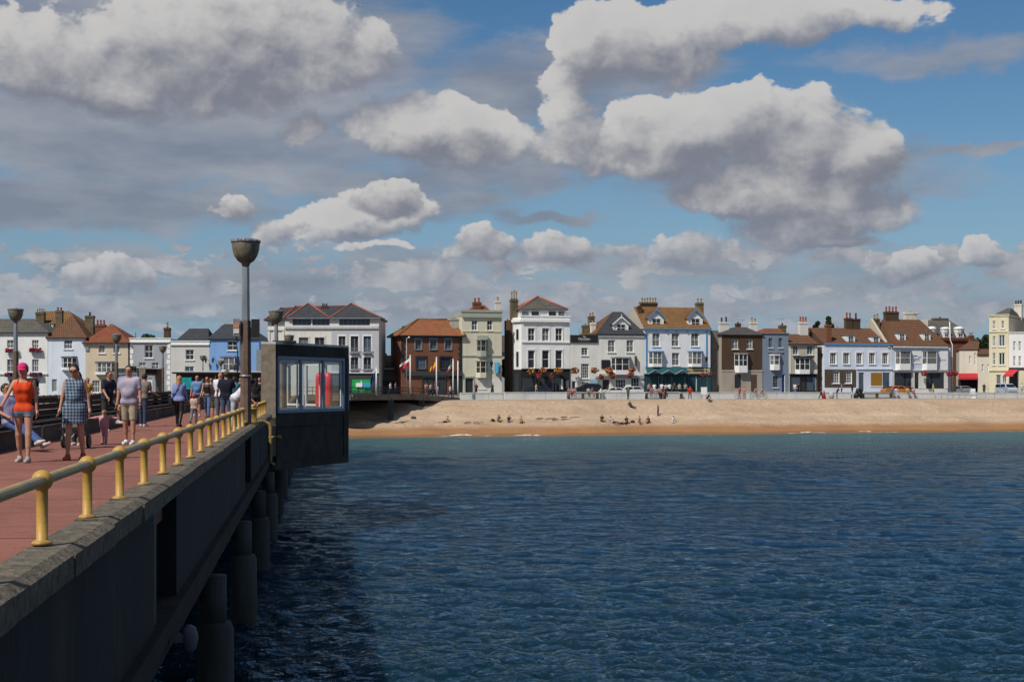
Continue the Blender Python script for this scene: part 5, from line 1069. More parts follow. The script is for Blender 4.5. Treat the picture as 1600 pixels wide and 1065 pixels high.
# ---- behind: house with three arched dormers
h = House('dormer_house', 'back house with grey mansard roof and three white arched dormers', 1448, 1512, 528, wall=BRICK_R, base=SH(0, 56), depth=8)
h.walls(); b = MB(); z0, z1 = h.H, h.z(512, 1480, 1.2); zt = h.z(500.5, 1480, 4)
b.add([(0, -.1, z0), (h.W, -.1, z0), (h.W - .6, 1.2, z1), (.6, 1.2, z1), (1.2, 4, zt), (h.W - 1.2, 4, zt), (h.W, 8, z0), (0, 8, z0)], [(0, 1, 2, 3), (3, 2, 5, 4), (1, 6, 5, 2), (7, 0, 3, 4), (4, 5, 6, 7)]); b.build('roof', T_GREY, h.root); h.band(527.5, 532, mat('red_cornice', (.16, .045, .03), .7), .3)
for xa, xb in ((1452, 1463.5), (1474, 1484), (1495, 1506)):
    o = h.dormer(xa, xb, 514.5, 527, TRIM_W, None, False, -.15, PANES[0], cheek=1.8); a, c, z0, z1 = h.rect((xa, xb, 514.5, 527), -.15); b = MB(); b.lathe([((c - a) / 2 + .06, 0), ((c - a) / 2 + .06, 1.5)], n=20, T=Matrix.Translation(((a + c) / 2, 1.3, z1 - .25)) @ Matrix.Rotation(R(90), 4, 'X')); b.build('arch_hood', TRIM_W, o)
h.chimney(1457, 1480, 497, 503, 1, POT_K, BRICK_Y, 5, 495); h.chimney(1514, 1520, 524, 532, 2, POT_Y, BRICK_R, .5, 520)
p = at(1488, 512, 238); o = empty('aerial_mast', (p.x, p.y, 5), 0, 'thin white mast between the mansard house and the cream garage', 'mast'); b = MB(); b.path([(0, 0, 0), (0, 0, 8.2), (-.35, 0, 9), (-.45, 0, p.z - 4)], .09, 6); b.box(-.9, -.05, -.05, .05, 4.2, 4.3); b.build('pole', TRIM_W, o)
# ---- cream garage, cream tall house, white end house
h = House('garage_house', 'low cream building with red awning over a garage door', 1499, 1528, 546, wall=W_WARM, base=at(1515, 601, 247), phi=R(-14), cat='building')
h.win(1514, 1517, 556, 568, sill=False).win(1522, 1525, 551, 570, sill=False); h.walls(); h.roof(T_BROWN, 1515, 1530, 533, back=5, over=.1); h.slab(1497, 1527, 592, 616, W_BLACK, .02, 'garage_door')
a, c, z0, z1 = h.rect((1497, 1527, 583, 593)); RA = mat('awning_red', (.42, .022, .03), .7, .1, 3); b = MB(); b.add([(a, -.05, z1), (c, -.05, z1), (c, -1.6, z0 + .3), (a, -1.6, z0 + .3), (c, -1.6, z0), (a, -1.6, z0)], [(0, 3, 2, 1), (3, 5, 4, 2)]); b.add([(a, -.05, z1 - .1), (c, -.05, z1 - .1), (c, -1.55, z0 + .25), (a, -1.55, z0 + .25)], [(0, 1, 2, 3)]); b.build('awning', RA, h.root)
h = House('gable_house', 'small cream house with narrow slit windows beside the tall yellow house', 1528.3, 1546, 553, wall=W_WARM, base=at(1537, 601, 245), phi=R(-14)); h.win(1534, 1537, 569, 581, sill=False).win(1543, 1545, 569, 581, sill=False); h.walls(); h.roof(T_BROWN, 1530, 1548, 545, back=4, gable=True)
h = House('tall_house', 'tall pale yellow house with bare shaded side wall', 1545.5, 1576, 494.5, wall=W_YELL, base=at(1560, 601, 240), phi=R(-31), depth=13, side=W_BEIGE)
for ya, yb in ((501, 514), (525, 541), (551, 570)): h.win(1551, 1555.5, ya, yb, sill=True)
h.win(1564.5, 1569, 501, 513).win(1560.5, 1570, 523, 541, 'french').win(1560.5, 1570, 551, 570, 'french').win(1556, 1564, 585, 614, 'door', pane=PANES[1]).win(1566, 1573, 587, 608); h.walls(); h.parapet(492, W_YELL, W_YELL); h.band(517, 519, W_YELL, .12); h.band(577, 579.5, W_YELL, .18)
h.roof(T_GREY, 1574, 1580, 481, back=6.5, over=.0)
h.chimney(1585.5, 1597, 475, 490, 3, POT_K, W_WARM, 10, 469)
h = House('end_house', 'bright white house at the right edge with scarlet awning', 1576.3, 1622, 521.5, wall=W_WHITE, base=at(1600, 601, 234), phi=R(-19.5))
for xa in (1583, 1591.5, 1603): h.win(xa, xa + 4, 533, 548, sill=False).win(xa, xa + 4, 556, 572, sill=False)
h.walls(); h.parapet(519.5, W_WHITE, W_WHITE); h.band(574, 577, TRIM_D, .2); h.slab(1590, 1622, 577, 616, W_YELL, .04, 'panel'); h.slab(1577, 1590, 580, 616, P_SHOP, .02, 'pane')
a, c, z0, z1 = h.rect((1577, 1592, 576.5, 588)); RS = mat('awning_scarlet', (.55, .035, .045), .7, .08, 3); b = MB(); x_ = -2.2; b.add([(a, -.05, z1), (c, -.05, z1), (c - .9, x_, z0 + .25), (a - .9, x_, z0 + .25), (c - .9, x_, z0), (a - .9, x_, z0)], [(0, 3, 2, 1), (3, 5, 4, 2)]); b.add([(a, -.05, z1 - .1), (c, -.05, z1 - .1), (c - .9, x_ + .05, z0 + .2), (a - .9, x_ + .05, z0 + .2)], [(0, 1, 2, 3)]); b.build('awning', RS, h.root)
p = at(1548, 601, 214)

# ------------------------------------------------------------------ flood wall, benches and fixtures along the promenade
fw = mat('flood_wall', (.60, .595, .57), .8, .06, .6, .004, 20, dirt=((.42, .41, .38), .5, .5))
def wall_run(label, px0, px1, t0=25.2, h0=5.46, n=None, curve=None):
    a, c = shore_hit(px0, t0), shore_hit(px1, t0); L_ = (c - a).length; root = empty('flood_wall', (a.x, a.y, 4.4), SA, label, 'wall', 'white flood wall sections'); n = n or max(1, round(L_ / 9))
    for k in range(n):
        b = MB(); x0, x1 = L_ * k / n + .02, L_ * (k + 1) / n - .02; b.box(x0, x1, 0, .4, 0, h0 - 4.4 - .12); b.box(x0 - .0, x1 + .0, -.05, .45, h0 - 4.4 - .118, h0 - 4.4); b.build('wall_section', fw, root)
    return root
wall_run('low white wall in front of the pale green guest house', 719, 786, 24.4, 5.40, 3); wall_run('white wall sections in front of the pub', 788, 884, 23.6, 5.46, 3); wall_run('white wall behind the benches before the pub wing', 884.5, 940, 25.2); wall_run('curved white wall before the white inn', 941, 1007, 24.0, 5.46, 3)
wall_run('white wall behind the seats before the cafe', 1007.5, 1062, 25.2); wall_run('long plain wall from the cafe to the wide blue house', 1063, 1330, 24.6, 5.40, 9); wall_run('long plain wall from the wide blue house to the right edge', 1331, 1640, 24.8, 5.30, 8)
b = MB()
oak = mat('bench_oak', (.10, .065, .045), .8, .2, 2)
for i, (px0, px1, tt, lab) in enumerate(((886, 936, 24.6, 'long bench before the pub wing wall'), (1009, 1034, 24.6, 'left bench of the pair before the cafe'), (1037, 1066, 24.4, 'right bench of the pair before the cafe'), (1346, 1395, 24.2, 'long low bench before the wide blue house'))):
    a, c = shore_hit(px0, tt), shore_hit(px1, tt); L_ = (c - a).length; root = empty('promenade_bench', (a.x, a.y, 4.42), SA, lab, 'bench', 'promenade benches'); b = MB()
    for q in range(3): b.box(0, L_, -.2 + q * .16, -.06 + q * .16, .76, .82)
    b.build('seat', oak, root)
    for k in ((.05, .5, .95) if L_ > 3.5 else (.05, .95)): b = MB(); b.box(L_ * k - .15, L_ * k + .15, -.18, .24, 0, .757); b.build('leg', oak, root)
root = empty('guard_rail', tuple(shore_hit(1462, 20.5) + Vector((0, 0, 4.42))), SA, 'galvanised guard rail with boat ramp opening at the right promenade edge', 'railing'); L_ = (shore_hit(1526, 20.5) - shore_hit(1462, 20.5)).length
b = MB(); b.path([(0, 0, .95), (L_, 0, .95)], .03, 6); b.path([(0, 0, .5), (L_, 0, .5)], .03, 6); b.build('rail', galv, root)
for k in range(8): b = MB(); b.path([(L_ * k / 7, 0, 0), (L_ * k / 7, 0, 1)], .035, 6); b.build('post', galv, root)
for px in (1554, 1590, 1540): p = shore_hit(px, 21); o = empty('promenade_post', (p.x, p.y, 4.42), SA, 'thin grey post on the promenade, ' + {1554: 'below the tall yellow house', 1590: 'at the right edge below the scarlet awning', 1540: 'below the small cream house'}[px], 'post', 'promenade posts'); b = MB(); b.path([(0, 0, 0), (0, 0, 1.5)], .03, 6); b.ball((0, 0, 1.52), .05, 8, 6); b.build('post', galv, o)
# street lamps of the road with flower baskets
for px, ytop, lab, bas in ((1104, 556, 'slender black street lamp before the cafe sign', True), (785.5, 560, None, False), (768, 563, 'slender black lamp before the pale green guest house', False)):
    if not lab: continue
    p = shore_hit(px, 27.0); top = ZC - (ytop - HY) * p.y / F; o = empty('street_lamp', (p.x, p.y, 4.98), SA, lab, 'street lamp', 'black street lamps on the road'); b = MB(); b.lathe([(.14, 0), (.12, .8), (.06, .9), (.045, top - 5.9)], n=8); b.build('post', black_metal, o); b = MB(); b.lathe([(.05, -.9), (.12, -.85), (.24, -.35), (.28, -.3), (.05, 0)], (0, 0, top - 4.98), 6); b.path([(-.5, 0, top - 6.4), (.5, 0, top - 6.4)], .025, 5); b.build('lantern', black_metal, o)

# ------------------------------------------------------------------ trees and flower baskets
leaf_d, leaf_m, leaf_l = mat('leaf_dark', (.020, .042, .016), .7, .2, 5), mat('leaf_mid', (.040, .075, .024), .7, .2, 5), mat('leaf_light', (.075, .115, .04), .7, .2, 5)
bark = mat('bark', (.07, .05, .035), .9, .2, 4)
def tree(px, ytop, wpx, d, label, ybot=600, seed=1, conifer=False, group='trees behind the houses'):
    rg = random.Random(seed); p = at(px, ytop, d); H = p.z - 4.95; w_ = wpx * d / F / 2; o = empty('tree', (p.x, p.y, 4.95), 0, label, 'tree', group)
    b = MB(); b.path([(0, 0, 0), (.1, 0, H * .35), (0, .1, H * .7), (0, 0, H * .93)], [.28, .22, .12, .04], 8)
    lobes = []
    for k in range(9 if not conifer else 14):
        if conifer: z = H * (.30 + .68 * k / 14); r = w_ * (1.05 - k / 14) * .75 + .25; lobes.append((Vector((rg.uniform(-.2, .2) * w_, rg.uniform(-.2, .2) * w_, z)), r))
        else: z = H * rg.uniform(.5, .86); rr = w_ * rg.uniform(.38, .62); lobes.append((Vector((rg.uniform(-.62, .62) * w_, rg.uniform(-.5, .5) * w_, z)), rr))
    for c, r in lobes: b.path([(0, 0, H * .35), c], [.09, .03], 5)
    b.build('trunk', bark, o); cr = MB(); n = 2600
    for i in range(n):
        c, r = rg.choice(lobes); v = Vector((rg.gauss(0, 1), rg.gauss(0, 1), rg.gauss(0, .75))).normalized() * r * rg.uniform(.55, 1.06) ** .6; q = c + v
        if q.z > H: q.z = H - rg.random() * .3
        s_ = rg.uniform(.14, .34); a = Vector((rg.gauss(0, 1), rg.gauss(0, 1), rg.gauss(0, .6))).normalized(); e = a.orthogonal().normalized() * s_; f = a.cross(e).normalized() * s_ * .7
        cr.add([q - e, q - f * .8, q + e, q + f], [(0, 1, 2, 3)], rg.choice([0, 0, 1, 1, 2] if not conifer else [0, 0, 0, 1]))
    cr.build('crown', [leaf_d, leaf_m, leaf_l], o)
tree(212, 511, 28, 222, 'bushy tree behind the grey house roof', seed=1); tree(237, 514, 26, 226, 'smaller tree behind the grey house beside the chimney', seed=2); tree(345, 500, 22, 226, 'tree top rising behind the slate roof of the cream house', seed=3); tree(405, 514, 20, 224, 'tree glimpsed between the blue house and the apartments', seed=4)
tree(791, 553, 20, 226, 'green tree in the gap beside the white pub', seed=5); tree(1276, 497, 22, 262, 'dark conifer left of the pair behind the long brown roof', seed=6, conifer=True); tree(1296, 489, 26, 262, 'taller dark conifer behind the long brown roof', seed=7, conifer=True); tree(1308, 500, 20, 264, 'rounded dark tree right of the conifers', seed=8); tree(1519, 511, 34, 290, 'dark tree behind the cream garage roof', seed=9); tree(1538, 516, 24, 292, 'lower dark tree beside the tall yellow house', seed=10); tree(597, 545, 16, 250, 'small tree at the right end of the apartment block', seed=11)
petal = {k: mat('petal_' + k, c, .7, .1, 6) for k, c in dict(orange=(.62, .20, .05), red=(.55, .03, .045), pink=(.60, .10, .16), yellow=(.65, .42, .08), purple=(.22, .04, .16), white=(.62, .55, .5)).items()}
def basket(px, py, wpx, hpx, cols, label, t0, group='flower baskets on the pubs', name='flower_basket'):
    rg = random.Random(int(px * 10)); p = shore_hit(px, t0); z = ZC - (py - HY) * p.y / F; w_, h_ = wpx * p.y / F / 2, hpx * p.y / F / 2; b = MB(); ms = [petal[c] for c in cols] + [leaf_m, leaf_l]
    for i in range(int(150 * wpx / 11)):
        v = Vector((rg.gauss(0, 1), rg.gauss(0, 1), rg.gauss(0, 1))).normalized() * rg.uniform(.4, 1.08) ** .5; q = Vector((v.x * w_, v.y * min(w_, .55), v.z * h_)); s_ = rg.uniform(.07, .15); a = Vector((rg.gauss(0, 1), rg.gauss(0, 1) - 1, rg.gauss(0, 1))).normalized(); e = a.orthogonal().normalized() * s_; f = a.cross(e).normalized() * s_
        k = rg.random(); mi = rg.randrange(len(cols)) if k < .62 else len(cols) + (0 if k < .85 else 1); b.add([q - e, q - f, q + e, q + f], [(0, 1, 2, 3)], mi)
    root = empty(name, (p.x, p.y, z), SA, label, 'flower basket', group); b.build('flowers', ms, root); c = MB(); c.lathe([(.05, -.3 * 1), (min(w_, .45) * .7, -.12), (min(w_, .5) * .75, .0)], (0, 0, -h_ * .3), 10); c.build('pot', bark, root)
for px, py, w_, h_, cols, lab in ((830, 580, 13, 9, ('orange', 'red', 'yellow'), 'orange flowers at the left of the black pub front'), (848, 579, 13, 9, ('orange', 'red', 'yellow'), 'orange and red flowers in the middle of the black pub front'), (872, 579, 15, 9, ('orange', 'yellow', 'red'), 'orange yellow flowers at the right of the black pub front'), (841.5, 588, 9, 9, ('red', 'pink'), 'crimson flower ball hanging at the middle left of the black pub front'), (860.5, 588, 9, 10, ('pink', 'red', 'purple'), 'pink flower ball hanging at the middle right of the black pub front'), (898, 578.5, 14, 10, ('orange', 'red', 'white'), 'orange basket on the white pub wing near its left edge'), (929, 578, 13, 9, ('orange', 'purple', 'white'), 'mixed basket on the white pub wing near its right edge'), (952, 578.5, 14, 11, ('orange', 'red', 'yellow'), 'orange basket under the black notice board'), (939.5, 588.5, 9, 8, ('red', 'pink'), 'red flower ball left of the white inn door'), (957.5, 587, 9, 10, ('red', 'orange'), 'red flower ball right of the white inn door'), (988, 577, 13, 6, ('orange', 'red'), 'low orange window box beside the white inn bay'), (984, 586.5, 10, 8, ('red', 'pink'), 'red flower ball under the white inn window box'), (1444, 583, 9, 9, ('red', 'pink'), 'red flower ball beside the arched door of the mansard house')):
    basket(px, py, w_, h_, cols, lab, 34.9)
basket(1098, 585, 8, 6, ('purple', 'pink'), 'purple basket left of the slender street lamp', 27.0); basket(1109.5, 584.5, 7, 6, ('pink', 'red', 'purple'), 'mauve basket right of the slender street lamp', 27.0); basket(1484, 584, 11, 7, ('red',), 'left of the two red flower balls beside the red awning', 34.5); basket(1492, 583, 10, 7, ('red',), 'right of the two red flower balls beside the red awning', 34.5)
for px, py, lab in ((18, 547, 'crimson flower box under the upper middle window of the white house'), (55, 546.5, 'crimson flower box under the upper right window of the white house'), (17, 585, 'dark flower box under the lower middle window of the white house'), (56, 585, 'dark flower box under the lower right window of the white house')):
    basket(px, py, 16, 5, ('red', 'purple') if py < 560 else ('purple',), lab, 0, 'window boxes of the white house', 'flower_box') if 0 else None
    rg = random.Random(px); d = 205.6; p = at(px, py, d); b = MB(); ms = [petal['red' if py < 560 else 'purple'], petal['purple'], leaf_d]
    for i in range(220):
        q = Vector((rg.uniform(-.85, .85), rg.uniform(-.2, .2), rg.uniform(-.22, .25))); a = Vector((rg.gauss(0, 1), rg.gauss(0, 1) - 1, rg.gauss(0, 1))).normalized(); e = a.orthogonal().normalized() * .12; f = a.cross(e).normalized() * .12; b.add([q - e, q - f, q + e, q + f], [(0, 1, 2, 3)], rg.choice([0, 0, 1, 2]))
    root = empty('flower_box', tuple(p), 0, lab, 'flower box', 'window boxes of the white house'); b.build('flowers', ms, root); c = MB(); c.box(-.8, .8, -.18, .18, -.35, -.2); c.build('planter', bark, root)

# ---- television aerials on the roofs
for nm, px, yt, yb, bk in (('tall white pub', 886, 488, 500, 4.0), ('low white wing', 905, 501, 525, 4.0), ('narrow slate blue', 1221, 497, 508, 5.0), ('grey blue house with huge', 1434, 489, 500, 6.0), ('brown brick house', 1160, 499, 514, 5.0), ('wide powder blue', 1352, 501, 514, 5.5), ('beige house', 190, 514, 530, 5.0)):
    ob = next(o for o in bpy.data.objects if o.get('label', '').startswith(nm) or nm in o.get('label', '')); phi_ = ob.rotation_euler.z; c_, s_ = math.cos(phi_), math.sin(phi_); k = (px - HX) / F
    bx_, by_ = ob.location.x - bk * s_, ob.location.y + bk * c_; x_ = (k * by_ - bx_) / (c_ - k * s_); y_ = by_ + x_ * s_; zt_, zb_ = ZC - (yt - HY) * y_ / F - ob.location.z, ZC - (yb - HY) * y_ / F - ob.location.z
    b = MB(); b.path([(x_, bk, zb_ - .8), (x_, bk, zt_)], .03, 5); b.path([(x_ - .8, bk, zt_ - .1), (x_ + .5, bk - .2, zt_ - .1)], .022, 4)
    for q in range(6): b.path([(x_ - .75 + q * .23, bk - .25, zt_ - .1), (x_ - .75 + q * .23, bk + .25, zt_ - .1)], .016, 4)
    b.build('aerial', galv, ob)

# ------------------------------------------------------------------ people: one smooth skin grown over a posed skeleton, clothes grown over the same bones
def surface_nets(Fv, org, h):
    nx, ny, nz = Fv.shape; s = Fv < 0
    acc = np.zeros((nx - 1, ny - 1, nz - 1, 3), np.float32); cnt = np.zeros((nx - 1, ny - 1, nz - 1), np.float32)
    for ax in range(3):
        sl0 = [slice(None)] * 3; sl1 = [slice(None)] * 3; sl0[ax] = slice(0, -1); sl1[ax] = slice(1, None)
        a, c = Fv[tuple(sl0)], Fv[tuple(sl1)]; cr = (a < 0) != (c < 0); tt = np.where(cr, a / np.where(cr, a - c, 1), 0)
        o1, o2 = [q for q in range(3) if q != ax]
        for d1 in (0, 1):
            for d2 in (0, 1):
                ix = [slice(None)] * 3; n1, n2 = Fv.shape[o1], Fv.shape[o2]
                ix[o1] = slice(d1, n1 - 1 + d1); ix[o2] = slice(d2, n2 - 1 + d2); m = cr[tuple(ix)]; tv = tt[tuple(ix)]
                cnt += m; acc[..., ax] += np.where(m, tv, 0); acc[..., o1] += m * d1; acc[..., o2] += m * d2
    act = cnt > 0; idx = -np.ones(act.shape, np.int64); idx[act] = np.arange(act.sum())
    g = np.stack(np.nonzero(act), -1).astype(np.float32); V = (g + acc[act] / cnt[act][:, None]) * h + np.asarray(org, np.float32)
    Q = []
    for ax in range(3):
        o1, o2 = [(1, 2), (2, 0), (0, 1)][ax]; sl0 = [slice(1, -1)] * 3; sl1 = [slice(1, -1)] * 3; sl0[ax] = slice(0, -1); sl1[ax] = slice(1, None)
        a, c = s[tuple(sl0)], s[tuple(sl1)]
        for flip, m in ((False, a & ~c), (True, ~a & c)):
            p = np.stack(np.nonzero(m), -1)
            if not len(p): continue
            for q in (o1, o2): p[:, q] += 1
            def at_(d1, d2): r_ = p.copy(); r_[:, o1] -= d1; r_[:, o2] -= d2; return idx[r_[:, 0], r_[:, 1], r_[:, 2]]
            q = np.stack([at_(1, 1), at_(0, 1), at_(0, 0), at_(1, 0)], -1); Q.append(q[:, ::-1] if flip else q)
    return V, np.concatenate(Q)
def sdf(prims, h, cuts=(), k=.03, pad=.05, k2=None):
    """prims: (a, b, ra, rb[, own blend]) tapered capsules blended together; cuts: (point, normal) half spaces removed on the normal's side"""
    A = np.array([p[0] for p in prims], np.float32); B = np.array([p[1] for p in prims], np.float32); rr = max(max(p[2], p[3]) for p in prims)
    lo = np.minimum(A.min(0), B.min(0)) - rr - pad; hi = np.maximum(A.max(0), B.max(0)) + rr + pad
    n = np.ceil((hi - lo) / h).astype(int) + 1
    X, Y, Z = np.meshgrid(*[lo[i] + np.arange(n[i], dtype=np.float32) * h for i in range(3)], indexing='ij')
    F_ = None
    for p in prims:
        a, c = np.asarray(p[0], np.float32), np.asarray(p[1], np.float32); d = c - a; L2 = float(d @ d) + 1e-9
        px, py, pz = X - a[0], Y - a[1], Z - a[2]; tt = np.clip((px * d[0] + py * d[1] + pz * d[2]) / L2, 0, 1)
        q = np.sqrt((px - tt * d[0]) ** 2 + (py - tt * d[1]) ** 2 + (pz - tt * d[2]) ** 2) - (p[2] + (p[3] - p[2]) * tt); kk = p[4] if len(p) > 4 else k
        if F_ is None: F_ = q
        else: hh = np.maximum(kk - np.abs(F_ - q), 0) / kk; F_ = np.minimum(F_, q) - hh * hh * kk * .25
    for pt, nn in cuts:
        nn = np.asarray(nn, np.float32); nn = nn / np.linalg.norm(nn); F_ = np.maximum(F_, (X - pt[0]) * nn[0] + (Y - pt[1]) * nn[1] + (Z - pt[2]) * nn[2])
    F_[0], F_[-1], F_[:, 0], F_[:, -1], F_[:, :, 0], F_[:, :, -1] = (1,) * 6
    return surface_nets(F_, lo, h)
def V3(x, y, z): return np.array([x, y, z], float)
def skeleton(H, fem, p):
    """joints of a figure H metres tall facing -y; angles in degrees: positive swings forward"""
    L = H / 1.75; c_, s_ = lambda a: math.cos(R(a)), lambda a: math.sin(R(a)); J = {}
    lean, turn = p.get('lean', 0), p.get('tilt', 0); hipz = .93 * L; J['pel'] = V3(0, 0, hipz)
    up = V3(p.get('side', 0) * .01, -s_(lean), c_(lean)); up /= np.linalg.norm(up); J['up'] = up; fwd = V3(0, -c_(lean), -s_(lean)); J['fwd'] = fwd
    J['waist'] = J['pel'] + up * .20 * L; J['chest'] = J['pel'] + up * .38 * L; J['neck'] = J['pel'] + up * .565 * L
    hd = lean * .6 + p.get('nod', 0); hu = V3(p.get('htilt', 0) * .01, -s_(hd), c_(hd)); J['hu'] = hu; J['head'] = J['neck'] + hu * .145 * L + V3(0, -.015, 0) * L
    th = R(p.get('look', 0)); J['hf'] = V3(math.sin(th), -math.cos(th), -s_(hd) * .9)
    sw = (.165 if fem else .19) * L; hw = (.088 if fem else .085) * L
    for sd, sx in (('l', 1), ('r', -1)):
        J['hip' + sd] = J['pel'] + V3(sx * hw, 0, -.02 * L)
        hf, kf, ab = p.get('hip_' + sd, 0), p.get('knee_' + sd, 0), p.get('abd_' + sd, 2); dr = V3(sx * s_(ab), -s_(hf) * c_(ab), -c_(hf) * c_(ab))
        J['knee' + sd] = J['hip' + sd] + dr * .435 * L; a2 = hf - kf; ab2 = p.get('abs_' + sd, ab * .3); d2 = V3(sx * s_(ab2), -s_(a2) * c_(ab2), -c_(a2) * c_(ab2)); J['ank' + sd] = J['knee' + sd] + d2 * .42 * L
        fa = p.get('foot_' + sd, 0); J['toe' + sd] = J['ank' + sd] + (V3(sx * .04, -c_(fa), s_(fa)) * .17 + V3(0, 0, -.055)) * L; J['heel' + sd] = J['ank' + sd] + V3(0, .035, -.055) * L
        J['sh' + sd] = J['neck'] + V3(sx * sw, 0, 0) - up * .065 * L
        sf, sa, ef = p.get('arm_' + sd, 0) - 0, p.get('aab_' + sd, 9), p.get('elb_' + sd, 12); da = V3(sx * s_(sa), -s_(sf + lean * p.get('armlean', 0)) * c_(sa), -c_(sf) * c_(sa)); da /= np.linalg.norm(da)
        J['el' + sd] = J['sh' + sd] + da * .285 * L; fin = p.get('ein_' + sd, 0); af = sf + ef; sa2 = sa * .6 - fin; d3 = V3(sx * s_(sa2), -s_(af) * c_(sa2), -c_(af) * c_(sa2)); d3 /= np.linalg.norm(d3)
        J['wr' + sd] = J['el' + sd] + d3 * .245 * L; J['hd' + sd] = J['wr' + sd] + d3 * .085 * L; J['hdir' + sd] = d3
    dz = -min(min(J['toe' + q][2], J['heel' + q][2]) - .022 * L for q in 'lr') if not p.get('free') else 0
    for q in J:
        if q not in ('up', 'fwd', 'hu', 'hf') and not q.startswith('hdir'): J[q] = J[q] + V3(0, 0, dz)
    J['L'] = L; return J
def torso(J, fem, fat=1.0, add=0.0):
    L = J['L']; x = V3(1, 0, 0); pr = []
    def bar(c, w_, r, kk=.10): pr.append((c - x * w_ * L, c + x * w_ * L, r * L + add, r * L + add, kk))
    if fem:
        bar(J['pel'] - J['up'] * .01 * L, .075, .112 * fat); bar(J['waist'] + J['up'] * .02 * L, .045, .092 * fat); bar(J['chest'] - J['up'] * .01 * L, .062, .102 * fat); bar(J['neck'] - J['up'] * .08 * L, .105, .066)
        for sx in (-1, 1): c = J['chest'] + x * sx * .065 * L + J['fwd'] * .075 * L; pr.append((c, c + J['up'] * .02 * L, .052 * L + add, .040 * L + add, .06))
    else: bar(J['pel'], .07, .112 * fat); bar(J['waist'] + J['up'] * .02 * L, .06, .104 * fat); bar(J['chest'], .085, .112 * fat); bar(J['neck'] - J['up'] * .08 * L, .13, .072)
    if fat > 1.08: c = J['waist'] + J['fwd'] * .06 * L; pr.append((c, c, .10 * fat * L + add, .10 * fat * L + add, .08))
    return pr
def figure(name, H, pose, fem=False, fat=1.0, top='tee', bottom='trousers', hair='short', shoe=True, cap=False, glasses=False, res=.017, near=True, child=False):
    """returns {part: mesh} with the body under key 'body'; material slots are filled by the caller"""
    J = skeleton(H, fem, pose); L = J['L']; hs = 1.28 if child else 1.0; out = {}
    arm_r = (.040, .031, .024) if fem else (.047, .037, .028)
    arms = []; legs = []
    for q in 'lr':
        arms += [(J['sh' + q], J['el' + q], arm_r[0] * L * 1.12, arm_r[1] * L), (J['el' + q], J['wr' + q], arm_r[1] * L * 1.04, arm_r[2] * L)]
        if not near: arms.append((J['wr' + q], J['hd' + q], .030 * L, .036 * L))
        m_ = J['knee' + q] + (J['ank' + q] - J['knee' + q]) * .30 + V3(0, .010, 0) * L
        legs += [(J['hip' + q], J['knee' + q], .085 * L * fat ** .5, .053 * L), (J['knee' + q], J['ank' + q], .050 * L, .034 * L), (J['knee' + q] * .6 + m_ * .4, m_ * .7 + J['ank' + q] * .3, .049 * L, .047 * L), (J['heel' + q], J['toe' + q], .036 * L, .030 * L)]
    hd, hu, hf = J['head'], J['hu'], J['hf'] / np.linalg.norm(J['hf']); sdv = np.cross(hf, hu)
    r = .076 * L * hs; head = [(hd - hf * .012 * L * hs, hd + hu * .028 * L * hs + hf * .018 * L * hs, r, r * .98), (hd - hu * .055 * L * hs + hf * .030 * L * hs, hd - hu * .075 * L * hs + hf * .045 * L * hs, .050 * L * hs, .036 * L * hs, .05), (J['neck'] - J['up'] * .03 * L, hd - hu * .03 * L, .056 * L, .052 * L, .05)]
    if near:
        nose = hd + hf * (.094) * L * hs - hu * .012 * L * hs; head.append((nose + hu * .028 * L * hs - hf * .012 * L, nose, .010 * L * hs, .016 * L * hs, .02))
        for sx in (-1, 1): e_ = hd + sdv * sx * .080 * L * hs - hu * .008 * L; head.append((e_ + hu * .018 * L, e_ - hu * .02 * L, .014 * L, .012 * L, .012)); bw = hd + hf * .080 * L * hs + hu * .030 * L * hs; head.append((bw - sdv * .035 * L * hs, bw + sdv * .035 * L * hs, .016 * L * hs, .016 * L * hs, .03))
    V, Q = sdf(torso(J, fem, fat) + arms + legs + head, res, k=.028); b = MB(); b.v = [tuple(q) for q in V]; b.f = [tuple(q) for q in Q]; b.m = [0] * len(Q); b.sm = [True] * len(Q)
    if near:
        for q, sx in (('l', 1), ('r', -1)):
            d = J['hdir' + q]; w0 = J['wr' + q]; side = np.cross(d, V3(1, 0, 0)); side /= np.linalg.norm(side); nrm = np.cross(side, d); s_ = L * (1.08 if child else 1.0)
            # palm, four fingers of different length slightly curled, thumb from the side of the palm
            inn = -nrm * sx if nrm[0] * sx > 0 else nrm * sx
            b.path([w0 - d * .02 * s_, w0 + d * .03 * s_, w0 + d * .085 * s_], [.024 * s_, .033 * s_, .030 * s_], 8)
            for i, ln in enumerate((.062, .074, .070, .054)):
                o = w0 + d * .078 * s_ + side * (.024 - .0165 * i) * s_; b.path([o, o + d * ln * .45 * s_ + inn * .008 * s_, o + d * ln * .8 * s_ + inn * .024 * s_, o + d * ln * .95 * s_ + inn * .040 * s_], [.0095 * s_, .009 * s_, .008 * s_, .006 * s_], 6)
            sd_ = side if side @ V3(0, -1, 0) > 0 else -side
            o = w0 + d * .025 * s_ + sd_ * .022 * s_; b.path([o, o + sd_ * .022 * s_ + d * .03 * s_, o + sd_ * .026 * s_ + d * .062 * s_ + inn * .01 * s_], [.013 * s_, .011 * s_, .008 * s_], 6)
        for sx in (-1, 1):
            c = hd + hf * .083 * L * hs + sdv * sx * .031 * L * hs + hu * .012 * L * hs; b.ball(tuple(c), .0115 * L * hs, 8, 6, 1)
        c = hd + hf * .090 * L * hs - hu * .052 * L * hs; b.path([c - sdv * .024 * L * hs, c + hf * .006 * L, c + sdv * .024 * L * hs], [.005 * L, .0085 * L, .005 * L], 6, 2)
    out['body'] = b
